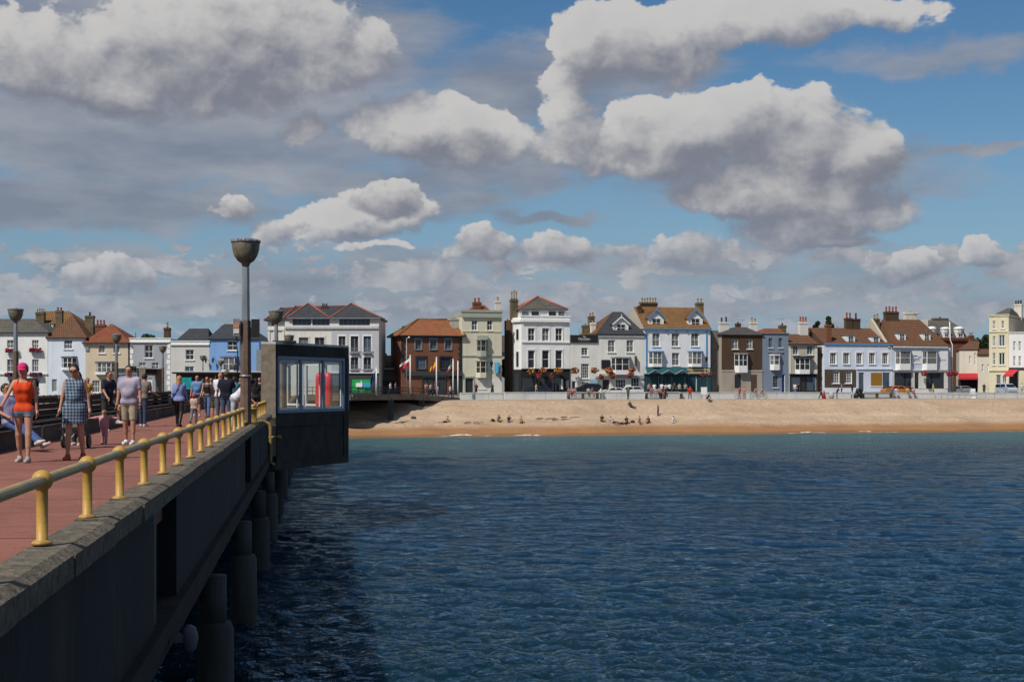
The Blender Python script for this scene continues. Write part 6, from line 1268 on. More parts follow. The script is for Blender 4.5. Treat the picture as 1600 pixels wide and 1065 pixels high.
    def shell(nm, prims, cuts=(), k=.03, rs=None):
        V, Q = sdf(prims, rs or res, cuts, k); m = MB(); m.v = [tuple(q) for q in V]; m.f = [tuple(q) for q in Q]; m.m = [0] * len(Q); m.sm = [True] * len(Q); out[nm] = m
    g = .014 if near else .022; up = J['up']
    if top:
        pr = torso(J, fem, fat * (1.03 if top != 'tank' else 1.0), g); cuts = []
        if top in ('tee', 'long', 'polo', 'dress'):
            fr = .62 if top != 'long' else 1.0
            for q in ('lr' if top != 'dress' else ''):
                e = J['sh' + q] + (J['el' + q] - J['sh' + q]) * fr; pr.append((J['sh' + q], e, arm_r[0] * L * 1.15 + g * 1.3, arm_r[1] * L + g * (1.8 if fr < 1 else 1.2)))
                if top == 'long': pr.append((J['el' + q], J['el' + q] + (J['wr' + q] - J['el' + q]) * .93, arm_r[1] * L + g * 1.2, arm_r[2] * L + g * 1.1))
            cuts.append((J['neck'] + up * .025 * L, up))
            if near: cuts.append((J['neck'] - up * .02 * L + J['fwd'] * .055 * L, up * .8 + J['fwd'] * .6)) 
        else: cuts += [(J['neck'] - up * .030 * L, up), (J['neck'] - up * .070 * L + J['fwd'] * .08 * L, up * .80 + J['fwd'] * .6)]
        if top == 'tank':
            for sx in (-1, 1): cuts.append((J['neck'] + V3(sx * (.138 if fem else .16) * L, 0, 0), V3(sx * 1.0, 0, .18)))
        if top == 'dress':
            for sx in (-1, 1): cuts.append((J['neck'] + V3(sx * .160 * L, 0, 0), V3(sx * 1.0, 0, .1)))
            hem = J['pel'] - V3(0, 0, .28 * L)
            for sx in (-1, 1): pr.append((J['pel'] + V3(sx * .05 * L, 0, 0), hem + V3(sx * .085 * L, -.01, -.06 * L), .125 * L + g, .128 * L, .08)); pr.append((J['hip' + 'rl'[sx > 0]], J['hip' + 'rl'[sx > 0]] + (J['knee' + 'rl'[sx > 0]] - J['hip' + 'rl'[sx > 0]]) * .6, .10 * L + g, .085 * L + g, .08))
            cuts.append((hem, V3(0, 0, -1)))
        else: cuts.append((J['pel'] - up * (.035 if top != 'long' else .06) * L, -up))
        shell({'tee': 't_shirt', 'polo': 'polo_shirt', 'long': 'shirt', 'tank': 'tank_top', 'dress': 'dress'}[top], pr, cuts)
        if top == 'tank':
            for sx in (-1, 1):
                q = J['neck'] + V3(sx * .088 * L, 0, 0); out['tank_top'].path([q - up * .135 * L + J['fwd'] * .115 * L, q - up * .06 * L + J['fwd'] * .082 * L, q - up * .008 * L + J['fwd'] * .03 * L, q - up * .008 * L - J['fwd'] * .04 * L, q - up * .07 * L - J['fwd'] * .085 * L, q - up * .14 * L - J['fwd'] * .11 * L], [.014, .015, .016, .016, .016, .016], 8)
    if bottom:
        fr = {'shorts': .80, 'hot': .24, 'trousers': 1.0, 'skirt': .6}[bottom]; pr = [q for q in torso(J, fem, fat, g * .8)[:1]]; cuts = [(J['pel'] + up * .085 * L, up)]; lo = g * (1.6 if bottom == 'shorts' else 1.0)
        for q in 'lr':
            e = J['hip' + q] + (J['knee' + q] - J['hip' + q]) * fr; rk = .085 + (.053 - .085) * fr; pr.append((J['hip' + q], e, .088 * L * fat ** .5 + g, rk * L + lo))
            if bottom == 'trousers': pr.append((J['knee' + q], J['knee' + q] + (J['ank' + q] - J['knee' + q]) * .96, .054 * L + g, .042 * L + g))
            if bottom == 'hot': pr.append((J['pel'] + V3((1 if q == 'l' else -1) * .07 * L, .03, -.03), J['hip' + q], .105 * L + g, .090 * L + g))
        if bottom == 'hot': cuts.append((J['pel'] - V3(0, 0, .125 * L), V3(0, 0, -1)))
        shell({'shorts': 'shorts', 'hot': 'denim_shorts', 'trousers': 'trousers', 'skirt': 'skirt'}[bottom], pr, cuts, .02)
    if shoe:
        for q in 'lr':
            e = .012 if near else .018; shell('shoe' if q == 'l' else 'shoe_', [(J['heel' + q], J['toe' + q], .036 * L + e, .031 * L + e), (J['ank' + q] - V3(0, 0, .02 * L), J['ank' + q], .04 * L + e, .036 * L + e)], [((J['ank' + q] + V3(0, 0, .025 * L)), V3(0, 0, 1))], .02, min(res, .016))
    if hair:
        e = .016 * hs; pr = [(hd - hf * .018 * L * hs + hu * .012 * L * hs, hd + hu * .036 * L * hs + hf * .008 * L, r + e, r + e * .9)]; cf = [(hd + hf * .052 * L * hs + hu * .058 * L * hs, hf * .95 - hu * .45)]; ex = []
        if hair == 'long': ex = [(hd - hf * .05 * L, J['neck'] - hf * .085 * L - up * .06 * L, .075 * L, .055 * L)] + [(hd + sdv * sx * .062 * L - hf * .02 * L, J['neck'] + sdv * sx * .075 * L - hf * .05 * L, .038 * L, .030 * L) for sx in (-1, 1)]
        if hair == 'bun': ex = [(hd + hu * .085 * L - hf * .065 * L, hd + hu * .09 * L - hf * .07 * L, .042 * L, .042 * L)]
        if hair == 'pony': a = hd + hu * .05 * L - hf * .10 * L; ex = [(a, a - hf * .035 * L - hu * .05 * L, .034 * L, .04 * L), (a - hf * .035 * L - hu * .05 * L, a - hf * .02 * L - hu * .19 * L, .04 * L, .014 * L)]
        if hair == 'bunches': ex = [(hd + hu * .05 * L * hs + sdv * sx * .10 * L * hs, hd + sdv * sx * .135 * L * hs + hu * .02 * L, .035 * L * hs, .024 * L * hs) for sx in (-1, 1)]
        if hair != 'bald': shell('hair', pr + ex, cf if hair in ('short', 'bun', 'pony', 'bunches', 'long') else [], .03)
    if cap:
        c = hd + hu * .022 * L; b = MB(); shell('cap', [(c - hf * .01 * L, c + hu * .035 * L + hf * .012 * L, r + .026, r + .018)], [(c + hu * .012 * L, -hu + hf * -.10)], .03)
        pk = c + hf * .085 * L + hu * .02 * L; vs = []
        for i in range(9):
            a = -1.15 + 2.3 * i / 8; vs += [pk + sdv * math.sin(a) * .072 * L - hf * (1 - math.cos(a)) * .075 * L, pk + sdv * math.sin(a) * .078 * L + hf * (.085 * math.cos(a) - .01) * L - hu * .018 * L]
        vs2 = [q + hu * .008 for q in vs]; out['cap'].add(vs + vs2, [(2 * i, 2 * i + 1, 2 * i + 3, 2 * i + 2) for i in range(8)] + [(18 + 2 * i, 20 + 2 * i, 21 + 2 * i, 19 + 2 * i) for i in range(8)], 0, True)
    if glasses:
        m = MB()
        for sx in (-1, 1):
            c = hd + hf * .098 * L + sdv * sx * .034 * L + hu * .010 * L; m.ball(tuple(c), .029 * L, 10, 6, 0, None, (1, .4, .75))
            m.path([c + sdv * sx * .02 * L, hd + sdv * sx * .083 * L + hu * .012 * L], .004, 5)
        c = hd + hf * .10 * L + hu * .016 * L; m.path([c - sdv * .02 * L, c + sdv * .02 * L], .005, 5); out['sunglasses'] = m
    out['J'] = J; return out
def cmat(c, rough=.85): return mat('fabric_%02d_%02d_%02d' % tuple(int(q * 99) for q in c), c, rough, .16, 5, .008, 7)
def skin(c=(.42, .22, .145)): return mat('skin_%02d_%02d' % (int(c[0] * 99), int(c[1] * 99)), c, .55, .05, 8, spec=.35)
EYE = mat('eye', (.02, .015, .012), .3); LIP = mat('lip', (.32, .10, .08), .5)
def plaid():
    m = bpy.data.materials.new('plaid_cloth'); m.use_nodes = True; t = m.node_tree; N, L = t.nodes, t.links.new; b = N['Principled BSDF']; b.inputs['Roughness'].default_value = .9
    tc = N.new('ShaderNodeTexCoord'); sp = N.new('ShaderNodeSeparateXYZ'); L(tc.outputs['Object'], sp.inputs[0]); X, Y, Z = (E(t, o) for o in sp.outputs)
    a = (X + Y * .6 + (noise(t, tc.outputs['Object'], 5, 2) - .5) * .02)._m('PINGPONG', .029).ramp(.012, .018); c = (Z * 1.0)._m('PINGPONG', .029).ramp(.012, .018)
    v = (a + c) * .5; mx = N.new('ShaderNodeMix'); mx.data_type = 'RGBA'; mx.inputs[6].default_value = (.010, .015, .038, 1); mx.inputs[7].default_value = (.20, .28, .37, 1); L(v.k, mx.inputs[0]); L(mx.outputs[2], b.inputs['Base Color']); return m
PLAID = plaid()
FIGS = {}
def person(label, loc, rz, H=1.75, pose=None, fem=False, fat=1.0, top='tee', tc=(.5, .5, .5), bottom='trousers', bc=(.05, .06, .09), hair='short', hc=(.03, .02, .015), sk=(.42, .22, .145), shoe=(.5, .5, .48), cap=None, glasses=False, res=.018, near=True, group=None, child=False, key=None):
    pose = pose or {}; k = (round(H, 2), tuple(sorted(pose.items())), fem, fat, top, bottom, hair, bool(shoe), bool(cap), glasses, res, near, child)
    if k not in FIGS:
        fg = figure('x', H, pose, fem, fat, top, bottom, hair, bool(shoe), bool(cap), glasses, res, near, child); J = fg.pop('J')
        FIGS[k] = ({n: m.mesh(n.rstrip('_'), [EYE] * (3 if n == 'body' else 1)) for n, m in fg.items()}, J)
    ms, J = FIGS[k]
    o = link(ms['body'], 'person', None, loc, rz); tag(o, label, 'person', group)
    def setm(ob, *mm):
        for i, m in enumerate(mm):
            ob.material_slots[i].link = 'OBJECT'; ob.material_slots[i].material = m
    setm(o, skin(sk), EYE, LIP)
    for n, me in ms.items():
        if n == 'body': continue
        c = link(me, n.rstrip('_'), o); setm(c, PLAID if (n == 'dress' and tc == 'plaid') else cmat(tc) if n in ('t_shirt', 'polo_shirt', 'shirt', 'tank_top', 'dress') else cmat(bc) if n in ('shorts', 'denim_shorts', 'trousers', 'skirt') else cmat(shoe, .6) if n.startswith('shoe') else cmat(hc, .5) if n == 'hair' else cmat(cap) if n == 'cap' else black_metal)
    return o, J
def pier_spot(px, d): p = at(px, 601, d); return (p.x, p.y, DECK)
WALK = dict(hip_l=14, knee_l=6, hip_r=-12, knee_r=18, arm_l=-12, arm_r=14, foot_r=-18); WALK2 = dict(hip_r=12, knee_r=5, hip_l=-14, knee_l=22, arm_r=-10, arm_l=12, foot_l=-20)
FACE, AWAY = 0.0, math.pi
o, J = person('woman in orange tank top and pink cap walking towards the camera', pier_spot(37, 25.2), R(4), 1.71, dict(hip_l=10, knee_l=4, hip_r=-6, knee_r=10, arm_r=24, aab_r=20, elb_r=18, arm_l=-6, aab_l=9, elb_l=10, foot_r=-6, nod=8), True, .98, 'tank', (.72, .065, .012), 'hot', (.20, .27, .36), 'short', (.06, .03, .02), (.45, .24, .16), (.40, .36, .32), cap=(.62, .03, .16), res=.0135)
o, J = person('woman in blue checked sleeveless dress and dark sunglasses', pier_spot(117, 26.0), R(2), 1.72, dict(hip_r=8, knee_r=4, hip_l=-5, knee_l=12, arm_l=-4, aab_l=14, elb_l=8, arm_r=2, aab_r=12, elb_r=12, nod=14, foot_l=-8), True, 1.08, 'dress', 'plaid', None, None, 'bun', (.03, .018, .014), (.46, .25, .17), (.42, .07, .06), glasses=True, res=.0135)
o, J = person('man in lavender grey t-shirt and beige shorts walking', pier_spot(202, 32.7), R(-2), 1.79, dict(hip_l=6, knee_l=3, hip_r=-4, knee_r=7, arm_l=2, aab_l=11, elb_l=14, arm_r=4, aab_r=8, elb_r=10), False, 1.07, 'tee', (.40, .36, .46), 'shorts', (.38, .33, .24), 'short', (.035, .02, .014), (.43, .21, .135), (.72, .72, .70), res=.015)
b = MB(); w_ = J['wrl']; b.lathe([(.036, -.012), (.040, 0), (.036, .012)], tuple(w_), 12); b.build('watch', black_metal, o)
o, J = person('toddler in pink outfit holding hands between two adults', pier_spot(163, 32.9), R(3), .76, dict(aab_l=78, aab_r=82, arm_l=10, arm_r=0, elb_l=8, elb_r=0, hip_l=8, hip_r=-4, ein_l=-40, ein_r=-35), True, 1.15, 'long', (.52, .26, .30), 'trousers', (.45, .24, .28), 'bunches', (.20, .09, .04), (.48, .27, .19), (.35, .2, .22), res=.0125, child=True)
person('dark haired woman in pink top pushing a stroller behind the checked dress', pier_spot(121, 32.2), 0, 1.66, dict(arm_l=38, arm_r=38, elb_l=40, elb_r=40, hip_l=8, hip_r=-8), True, 1.0, 'tee', (.55, .22, .25), 'trousers', (.03, .03, .035), 'long', (.02, .014, .012), res=.018)
person('man in navy t-shirt with one foot up on the bench', pier_spot(167, 42.0), R(62), 1.76, dict(hip_l=62, knee_l=70, abd_l=4, arm_l=25, elb_l=40, arm_r=12, elb_r=30, lean=6), False, 1.05, 'tee', (.018, .022, .038), 'shorts', (.04, .045, .045), 'short', (.10, .05, .03), (.45, .22, .15), (.6, .55, .5), res=.018)
person('person in taupe shirt and jeans leaning on the bench with back turned', pier_spot(223, 47.0), R(165), 1.72, dict(lean=10, arm_l=30, elb_l=45, arm_r=10, elb_r=60, hip_l=6, hip_r=-4), False, 1.0, 'tee', (.20, .165, .14), 'trousers', (.045, .06, .11), 'short', (.02, .015, .012), (.44, .23, .15), (.5, .5, .5), res=.02)
o, J = person('blonde woman in periwinkle blouse walking away with a shoulder bag', pier_spot(280, 46.8), R(176), 1.66, WALK, True, 1.1, 'long', (.20, .26, .50), 'trousers', (.016, .016, .02), 'long', (.42, .22, .09), (.45, .25, .17), (.03, .025, .025), res=.018)
b = MB(); b.path([J['shr'] + V3(.03, .06, .06), J['chest'] + V3(0, .15, 0), J['hipl'] + V3(.10, .08, .06)], .012, 5); q = J['hipl'] + V3(.16, .06, -.02); b.box(q[0] - .05, q[0] + .05, q[1] - .12, q[1] + .12, q[2] - .12, q[2] + .1); b.build('shoulder_bag', black_metal, o)
person('red haired child in pale top and grey leggings walking away', pier_spot(303, 50.0), R(172), 1.03, WALK2, True, 1.0, 'tee', (.50, .36, .33), 'trousers', (.16, .16, .18), 'pony', (.30, .05, .03), (.46, .25, .18), (.20, .05, .05), res=.016, child=True)
person('bald man in light blue shirt facing the camera', pier_spot(308, 62.0), R(6), 1.76, dict(arm_l=4, arm_r=4), False, 1.1, 'tee', (.13, .25, .46), 'shorts', (.10, .09, .08), 'bald', (.05, .03, .02), (.42, .20, .13), (.4, .4, .4), res=.021)
person('woman in black vest and sunglasses carrying a white bag', pier_spot(324, 59.0), R(-8), 1.70, WALK, True, 1.0, 'tank', (.025, .016, .015), 'trousers', (.10, .16, .30), 'short', (.02, .015, .013), (.46, .24, .16), (.05, .05, .05), glasses=True, res=.019)
person('person in olive shorts and dark top with arms folded', pier_spot(335, 55.0), R(150), 1.60, dict(arm_l=20, elb_l=95, ein_l=60, arm_r=20, elb_r=95, ein_r=60), True, 1.1, 'tee', (.03, .025, .022), 'shorts', (.085, .085, .055), 'short', (.03, .02, .015), (.46, .25, .18), (.3, .2, .2), res=.02)
person('man in white t-shirt with back turned beside the navy polo man', pier_spot(344, 51.8), R(170), 1.80, dict(arm_l=18, elb_l=70, arm_r=14, elb_r=50), False, 1.1, 'tee', (.66, .66, .70), 'trousers', (.12, .12, .15), 'bald', (.1, .05, .03), (.45, .18, .12), (.2, .2, .2), res=.018)
person('broad man in navy polo and olive cap with back turned', pier_spot(353.5, 48.8), R(184), 1.80, dict(arm_l=6, elb_l=45, arm_r=10, elb_r=60, aab_l=18, aab_r=22), False, 1.22, 'polo', (.009, .011, .022), 'trousers', (.06, .085, .15), 'short', (.05, .035, .02), (.43, .21, .14), (.1, .1, .1), cap=(.10, .095, .06), res=.017)
person('person in teal top beyond the navy polo man', pier_spot(366, 60.0), R(190), 1.68, dict(arm_l=5), False, 1.0, 'tee', (.06, .22, .30), 'trousers', (.05, .05, .06), 'short', (.04, .025, .02), res=.021)
person('man in white shirt bending over the railing behind the tall lamp', pier_spot(366.5, 44.2), R(97), 1.74, dict(lean=50, arm_l=12, elb_l=30, arm_r=16, elb_r=28, hip_l=4, hip_r=-6, nod=10), False, 1.22, 'tee', (.74, .72, .78), 'trousers', (.42, .47, .50), 'short', (.04, .025, .02), (.44, .22, .15), (.3, .3, .3), res=.017)
person('person in printed black top beside the shelter pillar', pier_spot(406.5, 63.0), R(-20), 1.68, dict(arm_l=20, elb_l=75, arm_r=8, elb_r=20), False, 1.05, 'tee', (.02, .024, .035), 'trousers', (.035, .04, .06), 'short', (.02, .016, .014), (.42, .22, .15), (.3, .3, .3), res=.02)
person('dark clothed person between the lamp and the shelter', pier_spot(399, 57.5), R(200), 1.60, dict(arm_l=10), True, 1.0, 'tee', (.02, .018, .022), 'trousers', (.02, .02, .025), 'long', (.02, .015, .012), res=.022)
person('person in mustard top beyond the middle bench', pier_spot(137, 66.0), R(20), 1.66, dict(arm_l=8), True, 1.0, 'tee', (.42, .26, .05), 'trousers', (.07, .05, .03), 'short', (.02, .015, .012), res=.022)
person('seated person in lavender shirt stretching jeans legs off the bench', tuple(Vector(pier_spot(13, 29.2)) + Vector((.02, .1, -.33))), R(68), 1.74, dict(hip_l=66, knee_l=10, hip_r=70, knee_r=8, lean=-14, arm_l=-5, elb_l=40, arm_r=10, elb_r=60, abs_l=2, free=1, foot_l=30, foot_r=22), False, 1.1, 'tee', (.36, .32, .50), 'trousers', (.07, .13, .30), 'short', (.05, .035, .02), (.44, .22, .15), (.55, .5, .48), res=.018)
person('person in light blue shirt sitting inside the glazed shelter', tuple(P(76.2, .2, DECK - .44)), R(120), 1.72, dict(hip_l=84, knee_l=84, hip_r=84, knee_r=84, free=1, arm_l=20, elb_l=50, arm_r=20, elb_r=50), False, 1.0, 'tee', (.28, .36, .55), 'trousers', (.04, .045, .06), 'short', (.03, .02, .015), res=.022)
person('person in cream top deep in the crowd left of the black vest woman', pier_spot(317, 72.0), R(170), 1.66, WALK2, True, 1.0, 'tee', (.50, .44, .36), 'trousers', (.04, .05, .08), 'long', (.10, .05, .03), res=.024)
person('person in dark green top far along the pier behind the olive shorts', pier_spot(330, 78.0), R(10), 1.74, WALK, False, 1.0, 'tee', (.04, .07, .05), 'shorts', (.16, .14, .11), 'short', (.03, .02, .015), res=.024)
person('person in pale pink top far along the pier beside the white t-shirt man', pier_spot(339.5, 70.0), R(185), 1.64, WALK, True, 1.05, 'tank', (.50, .28, .30), 'trousers', (.03, .03, .04), 'pony', (.08, .04, .02), res=.024)
person('person in grey top far along the pier just left of the tall lamp', pier_spot(376, 82.0), R(-10), 1.76, WALK2, False, 1.05, 'tee', (.24, .24, .26), 'shorts', (.06, .07, .10), 'short', (.03, .02, .015), res=.024)
# stroller
st = empty('stroller', pier_spot(113.5, 30.6), R(2), 'dark three wheeled stroller behind the woman in the checked dress', 'stroller')
def wheel(mb, c, r, w_, n=16, T=None):
    mb.lathe([(r * .78, -w_ / 2), (r * .97, -w_ / 2), (r, -w_ * .25), (r, w_ * .25), (r * .97, w_ / 2), (r * .78, w_ / 2)], (0, 0, 0), n, 0, True, Matrix.Translation(c) @ Matrix.Rotation(R(90), 4, 'Y'))
for x, y, r in ((-.27, .28, .15), (.27, .28, .15), (0, -.42, .12)): b = MB(); wheel(b, (x, y, r), r, .05); b.build('wheel', black_metal, st)
b = MB()
for sx in (-1, 1): b.path([(sx * .26, .28, .16), (sx * .20, -.05, .50), (sx * .20, .62, 1.02)], .014, 6); b.path([(0, -.42, .14), (sx * .2, -.05, .50)], .014, 6)
b.path([(-.20, .62, 1.02), (.20, .62, 1.02)], .018, 6); b.build('frame', galv, st)
b = MB(); b.add([(-.2, -.30, .42), (.2, -.30, .42), (.2, .12, .38), (-.2, .12, .38), (-.2, .34, .88), (.2, .34, .88), (-.2, -.30, .47), (.2, -.30, .47), (.2, .06, .44), (-.2, .06, .44), (.2, .28, .9), (-.2, .28, .9)], [(3, 2, 1, 0), (2, 3, 4, 5), (6, 7, 8, 9), (9, 8, 10, 11), (0, 1, 7, 6), (4, 11, 10, 5), (0, 6, 9, 3), (3, 9, 11, 4), (1, 2, 8, 7), (2, 5, 10, 8)]); b.build('seat', black_metal, st)
b = MB(); vs = []
for i in range(8):
    a = R(10 + 15 * i); vs += [(-.22, .30 - .38 * math.cos(a) * .9 + .05, .80 + .30 * math.sin(a)), (.22, .30 - .38 * math.cos(a) * .9 + .05, .80 + .30 * math.sin(a))]
b.add(vs, [(2 * i, 2 * i + 2, 2 * i + 3, 2 * i + 1) for i in range(7)], 0, True); b.build('hood', black_metal, st)

# ---- far figures: on the forecourt, the promenade, the road and the beach
SIT = dict(hip_l=82, knee_l=80, hip_r=86, knee_r=82, arm_l=25, elb_l=50, arm_r=30, elb_r=45, lean=4, free=1); STAND = dict(arm_l=6, arm_r=8, hip_l=4, hip_r=-3); GROUND = dict(hip_l=102, knee_l=95, hip_r=96, knee_r=88, lean=12, arm_l=50, elb_l=20, arm_r=45, elb_r=25, free=1); LOUNGE = dict(hip_l=88, knee_l=6, hip_r=92, knee_r=14, lean=-22, arm_l=-35, elb_l=5, arm_r=-35, elb_r=5, free=1); LEANF = dict(lean=24, arm_l=40, elb_l=30, arm_r=45, elb_r=30)
def far(px, where, label, pose, tc, bc, rz=0, top='tee', bottom='trousers', hair='short', H=1.74, fem=False, hc=(.03, .02, .015), dz=None, group=None, sk=(.42, .22, .145), fat=1.0):
    if isinstance(where, (int, float)): p = shore_hit(px, where)
    else: p = where
    z = p.z if p.z else (4.42 if where < 25.3 else 4.98 if where < 27.6 else 4.87)
    if pose in (SIT,): z += (.80 - .93 * H / 1.75) + .10
    if pose in (GROUND, LOUNGE): z += .10 - .93 * H / 1.75
    if dz: z += dz
    return person(label, (p.x, p.y, z), rz, H, pose, fem, fat, top, tc, bottom, bc, hair, hc, sk, (.1, .1, .1) if pose is not GROUND else None, res=.036, near=False, group=group)
from mathutils.bvhtree import BVHTree
_bm = bpy.data.objects['beach'].data
BEACH = BVHTree.FromPolygons([v.co.copy() for v in _bm.vertices], [tuple(p.vertices) for p in _bm.polygons])
def beach_pt(px, py):                                        # the spot of shingle seen at a picture point
    hit = BEACH.ray_cast(Vector((0, 0, ZC)), (at(px, py, 100.0) - Vector((0, 0, ZC))).normalized())[0]
    return hit + Vector((0, 0, .01)) if hit else shore_hit(px, 10.0) + Vector((0, 0, 2.2))
WH, BK, NV, RD, GY, TN, BL = (.72, .72, .72), (.02, .02, .022), (.03, .04, .08), (.50, .03, .03), (.25, .25, .26), (.40, .30, .20), (.12, .22, .45)
def fore(px, d, z=None): p = at(px, 601, d); p.z = z if z else DECK; return p
FG = 'people on the pier forecourt'
far(610, fore(610, 186.5), 'person in white top walking past the flags near the white over red flag', WALK, WH, NV, R(80), group=FG); far(618, fore(618, 187), 'person in mauve top beside the white topped walker on the forecourt', WALK2, (.25, .18, .28), BK, R(90), fem=True, group=FG)
far(666, fore(666, 195.5, 5.0), 'bare armed person in orange top left of the yellow flag pole', STAND, (.55, .25, .12), (.3, .15, .1), R(30), group=FG); far(673, fore(673, 194.5, 4.95), 'person in pale grey top left of the yellow flag pole', WALK, (.5, .5, .48), BK, R(60), group=FG); far(679, fore(679, 194.8, 4.93), 'person in maroon top at the foot of the yellow flag pole', WALK, (.15, .03, .05), BK, R(90), group=FG); far(684, fore(684, 196.2, 4.92), 'person in pale blue top right of the yellow flag pole', STAND, (.3, .45, .6), BL, R(100), group=FG, H=1.5); far(703.5, fore(703.5, 197.6, 4.72), 'person in white top and blue jeans near the right end of the forecourt', WALK, WH, (.06, .10, .24), R(70), group=FG)
PG = 'people along the promenade'
far(744, 26.4, 'person in dark red standing before the green guest house', STAND, (.12, .03, .04), BK, R(20), group=PG); far(770, 26.4, 'person in black walking before the guest house white panel', WALK, BK, BK, R(80), group=PG); far(838, 26.2, 'person in yellow top before the dark car', WALK, (.62, .50, .15), GY, R(70), group=PG)
for i, (px, c, lab) in enumerate(((889, (.30, .16, .14), 'leftmost sitter in brown on the pub wing bench'), (894, (.5, .2, .2), 'sitter in coral second on the pub wing bench'), (898, (.35, .3, .3), 'sitter in grey third on the pub wing bench'), (919, (.5, .48, .46), 'sitter in white left of the pair before the blue board'), (925, (.25, .10, .10), 'sitter in dark red right of the pair before the blue board'))): far(px, 24.4, lab, SIT, c, BK if i % 2 else (.3, .2, .16), R(-15 + 12 * i), group=PG, fem=i % 2 == 0)
far(939, 23.6, 'person in white top and black trousers standing right of the pub wing bench', STAND, WH, BK, R(90), group=PG); far(981.5, 21.5, 'person in dark green standing before the white estate car', STAND, (.06, .09, .08), (.05, .07, .06), R(-30), group=PG)
for i, (px, c, lab) in enumerate(((1014, (.42, .25, .17), 'bare armed person left of the crowd at the cafe'), (1022.5, WH, 'tall person in white back at the left of the cafe crowd'), (1034, WH, 'person in white top in the middle of the cafe crowd'), (1040, WH, 'bent person in white at the cafe table'), (1046, (.7, .7, .72), 'person in white top right of the cafe crowd'), (1053.5, (.06, .05, .06), 'person in black sitting high at the cafe'), (1061.5, (.5, .42, .36), 'person in cream top at the cafe window'), (1071, (.35, .3, .3), 'person in grey at the right cafe window'))): far(px, 26.6, lab, STAND if i != 3 else LEANF, c, BK, AWAY if i in (1, 2, 4) else R(15), group='crowd at the cafe', H=1.72 + .04 * (i % 3))
for i, (px, c, bc, lab) in enumerate(((1018, (.28, .12, .10), (.1, .14, .25), 'sitter in maroon at the left end of the cafe bench'), (1024, (.42, .36, .3), (.22, .27, .42), 'sitter in cream with jeans on the cafe bench'), (1030, (.42, .24, .17), BK, 'bare armed sitter on the cafe bench'), (1035, (.12, .04, .04), (.3, .12, .1), 'sitter in dark red at the right end of the cafe bench'), (1039.5, BK, BK, 'sitter in black between the two cafe benches'))): far(px, 24.3, lab, SIT, c, bc, R(-10 + 8 * i), group='crowd at the cafe', fem=i % 2 == 1)
far(1078, 23.4, 'person in bright red jacket standing before the long wall', dict(arm_l=10, aab_l=24, aab_r=24, arm_r=10, abd_l=10, abd_r=10), (.62, .025, .02), (.10, .10, .09), R(5), top='long', group=PG, H=1.82)
far(1155.5, 22.4, 'person in red patterned top left of the pair before the brick house', STAND, (.40, .08, .07), (.35, .2, .18), R(20), group=PG, fem=True); far(1163, 22.4, 'person in coral striped top right of the pair before the brick house', STAND, (.50, .20, .16), (.38, .22, .2), R(-20), group=PG, hair='long', fem=True)
far(1283, 19.6, 'person in black walking near the beach edge before the wide blue house', WALK, BK, BK, R(60), group=PG, H=1.85); far(1307.5, 22.5, 'person in dark top leaning before the brick corner of the wide blue house', LEANF, BK, GY, R(60), group=PG)
far(1242, 26.5, 'person in pale top with a blue board before the black shopfront', STAND, WH, BL, R(10), group=PG); far(1247, 26.5, 'person in black before the black shopfront door', STAND, BK, BK, R(40), group=PG); far(1315, 26.5, 'person in dark top at the brick wall left window', STAND, GY, BK, R(80), group=PG); far(1331.5, 26.5, 'person in black at the brick wall right window', STAND, BK, BK, R(100), group=PG)
for px, c, bc, lab, hr in ((1393.5, (.10, .14, .28), (.12, .14, .2), 'sitter in blue at the left of the four bench sitters', 'short'), (1400, (.62, .62, .70), (.5, .5, .55), 'sitter in white second of the four bench sitters', 'short'), (1418, (.62, .42, .14), (.3, .2, .14), 'sitter in yellow third of the four bench sitters', 'short'), (1426.5, (.55, .40, .44), (.2, .1, .12), 'sitter with dark hair and pale top at the right of the four bench sitters', 'long')): far(px, 24.2, lab, SIT, c, bc, R(15), group=PG, hair=hr)
far(1458, 26.3, 'person in tan coat walking before the right shop window of the mansard house', WALK, (.45, .33, .16), (.45, .33, .16), R(80), top='long', group=PG, hc=(.4, .25, .1)); far(1597, 26.3, 'person in white at the far right below the scarlet awning', STAND, WH, (.4, .4, .42), R(20), group=PG)
far(1537.5, 26.4, 'person in dark coat beside the cream gable house', STAND, (.05, .06, .05), (.04, .05, .05), R(10), group=PG)
BG = 'people on the beach'
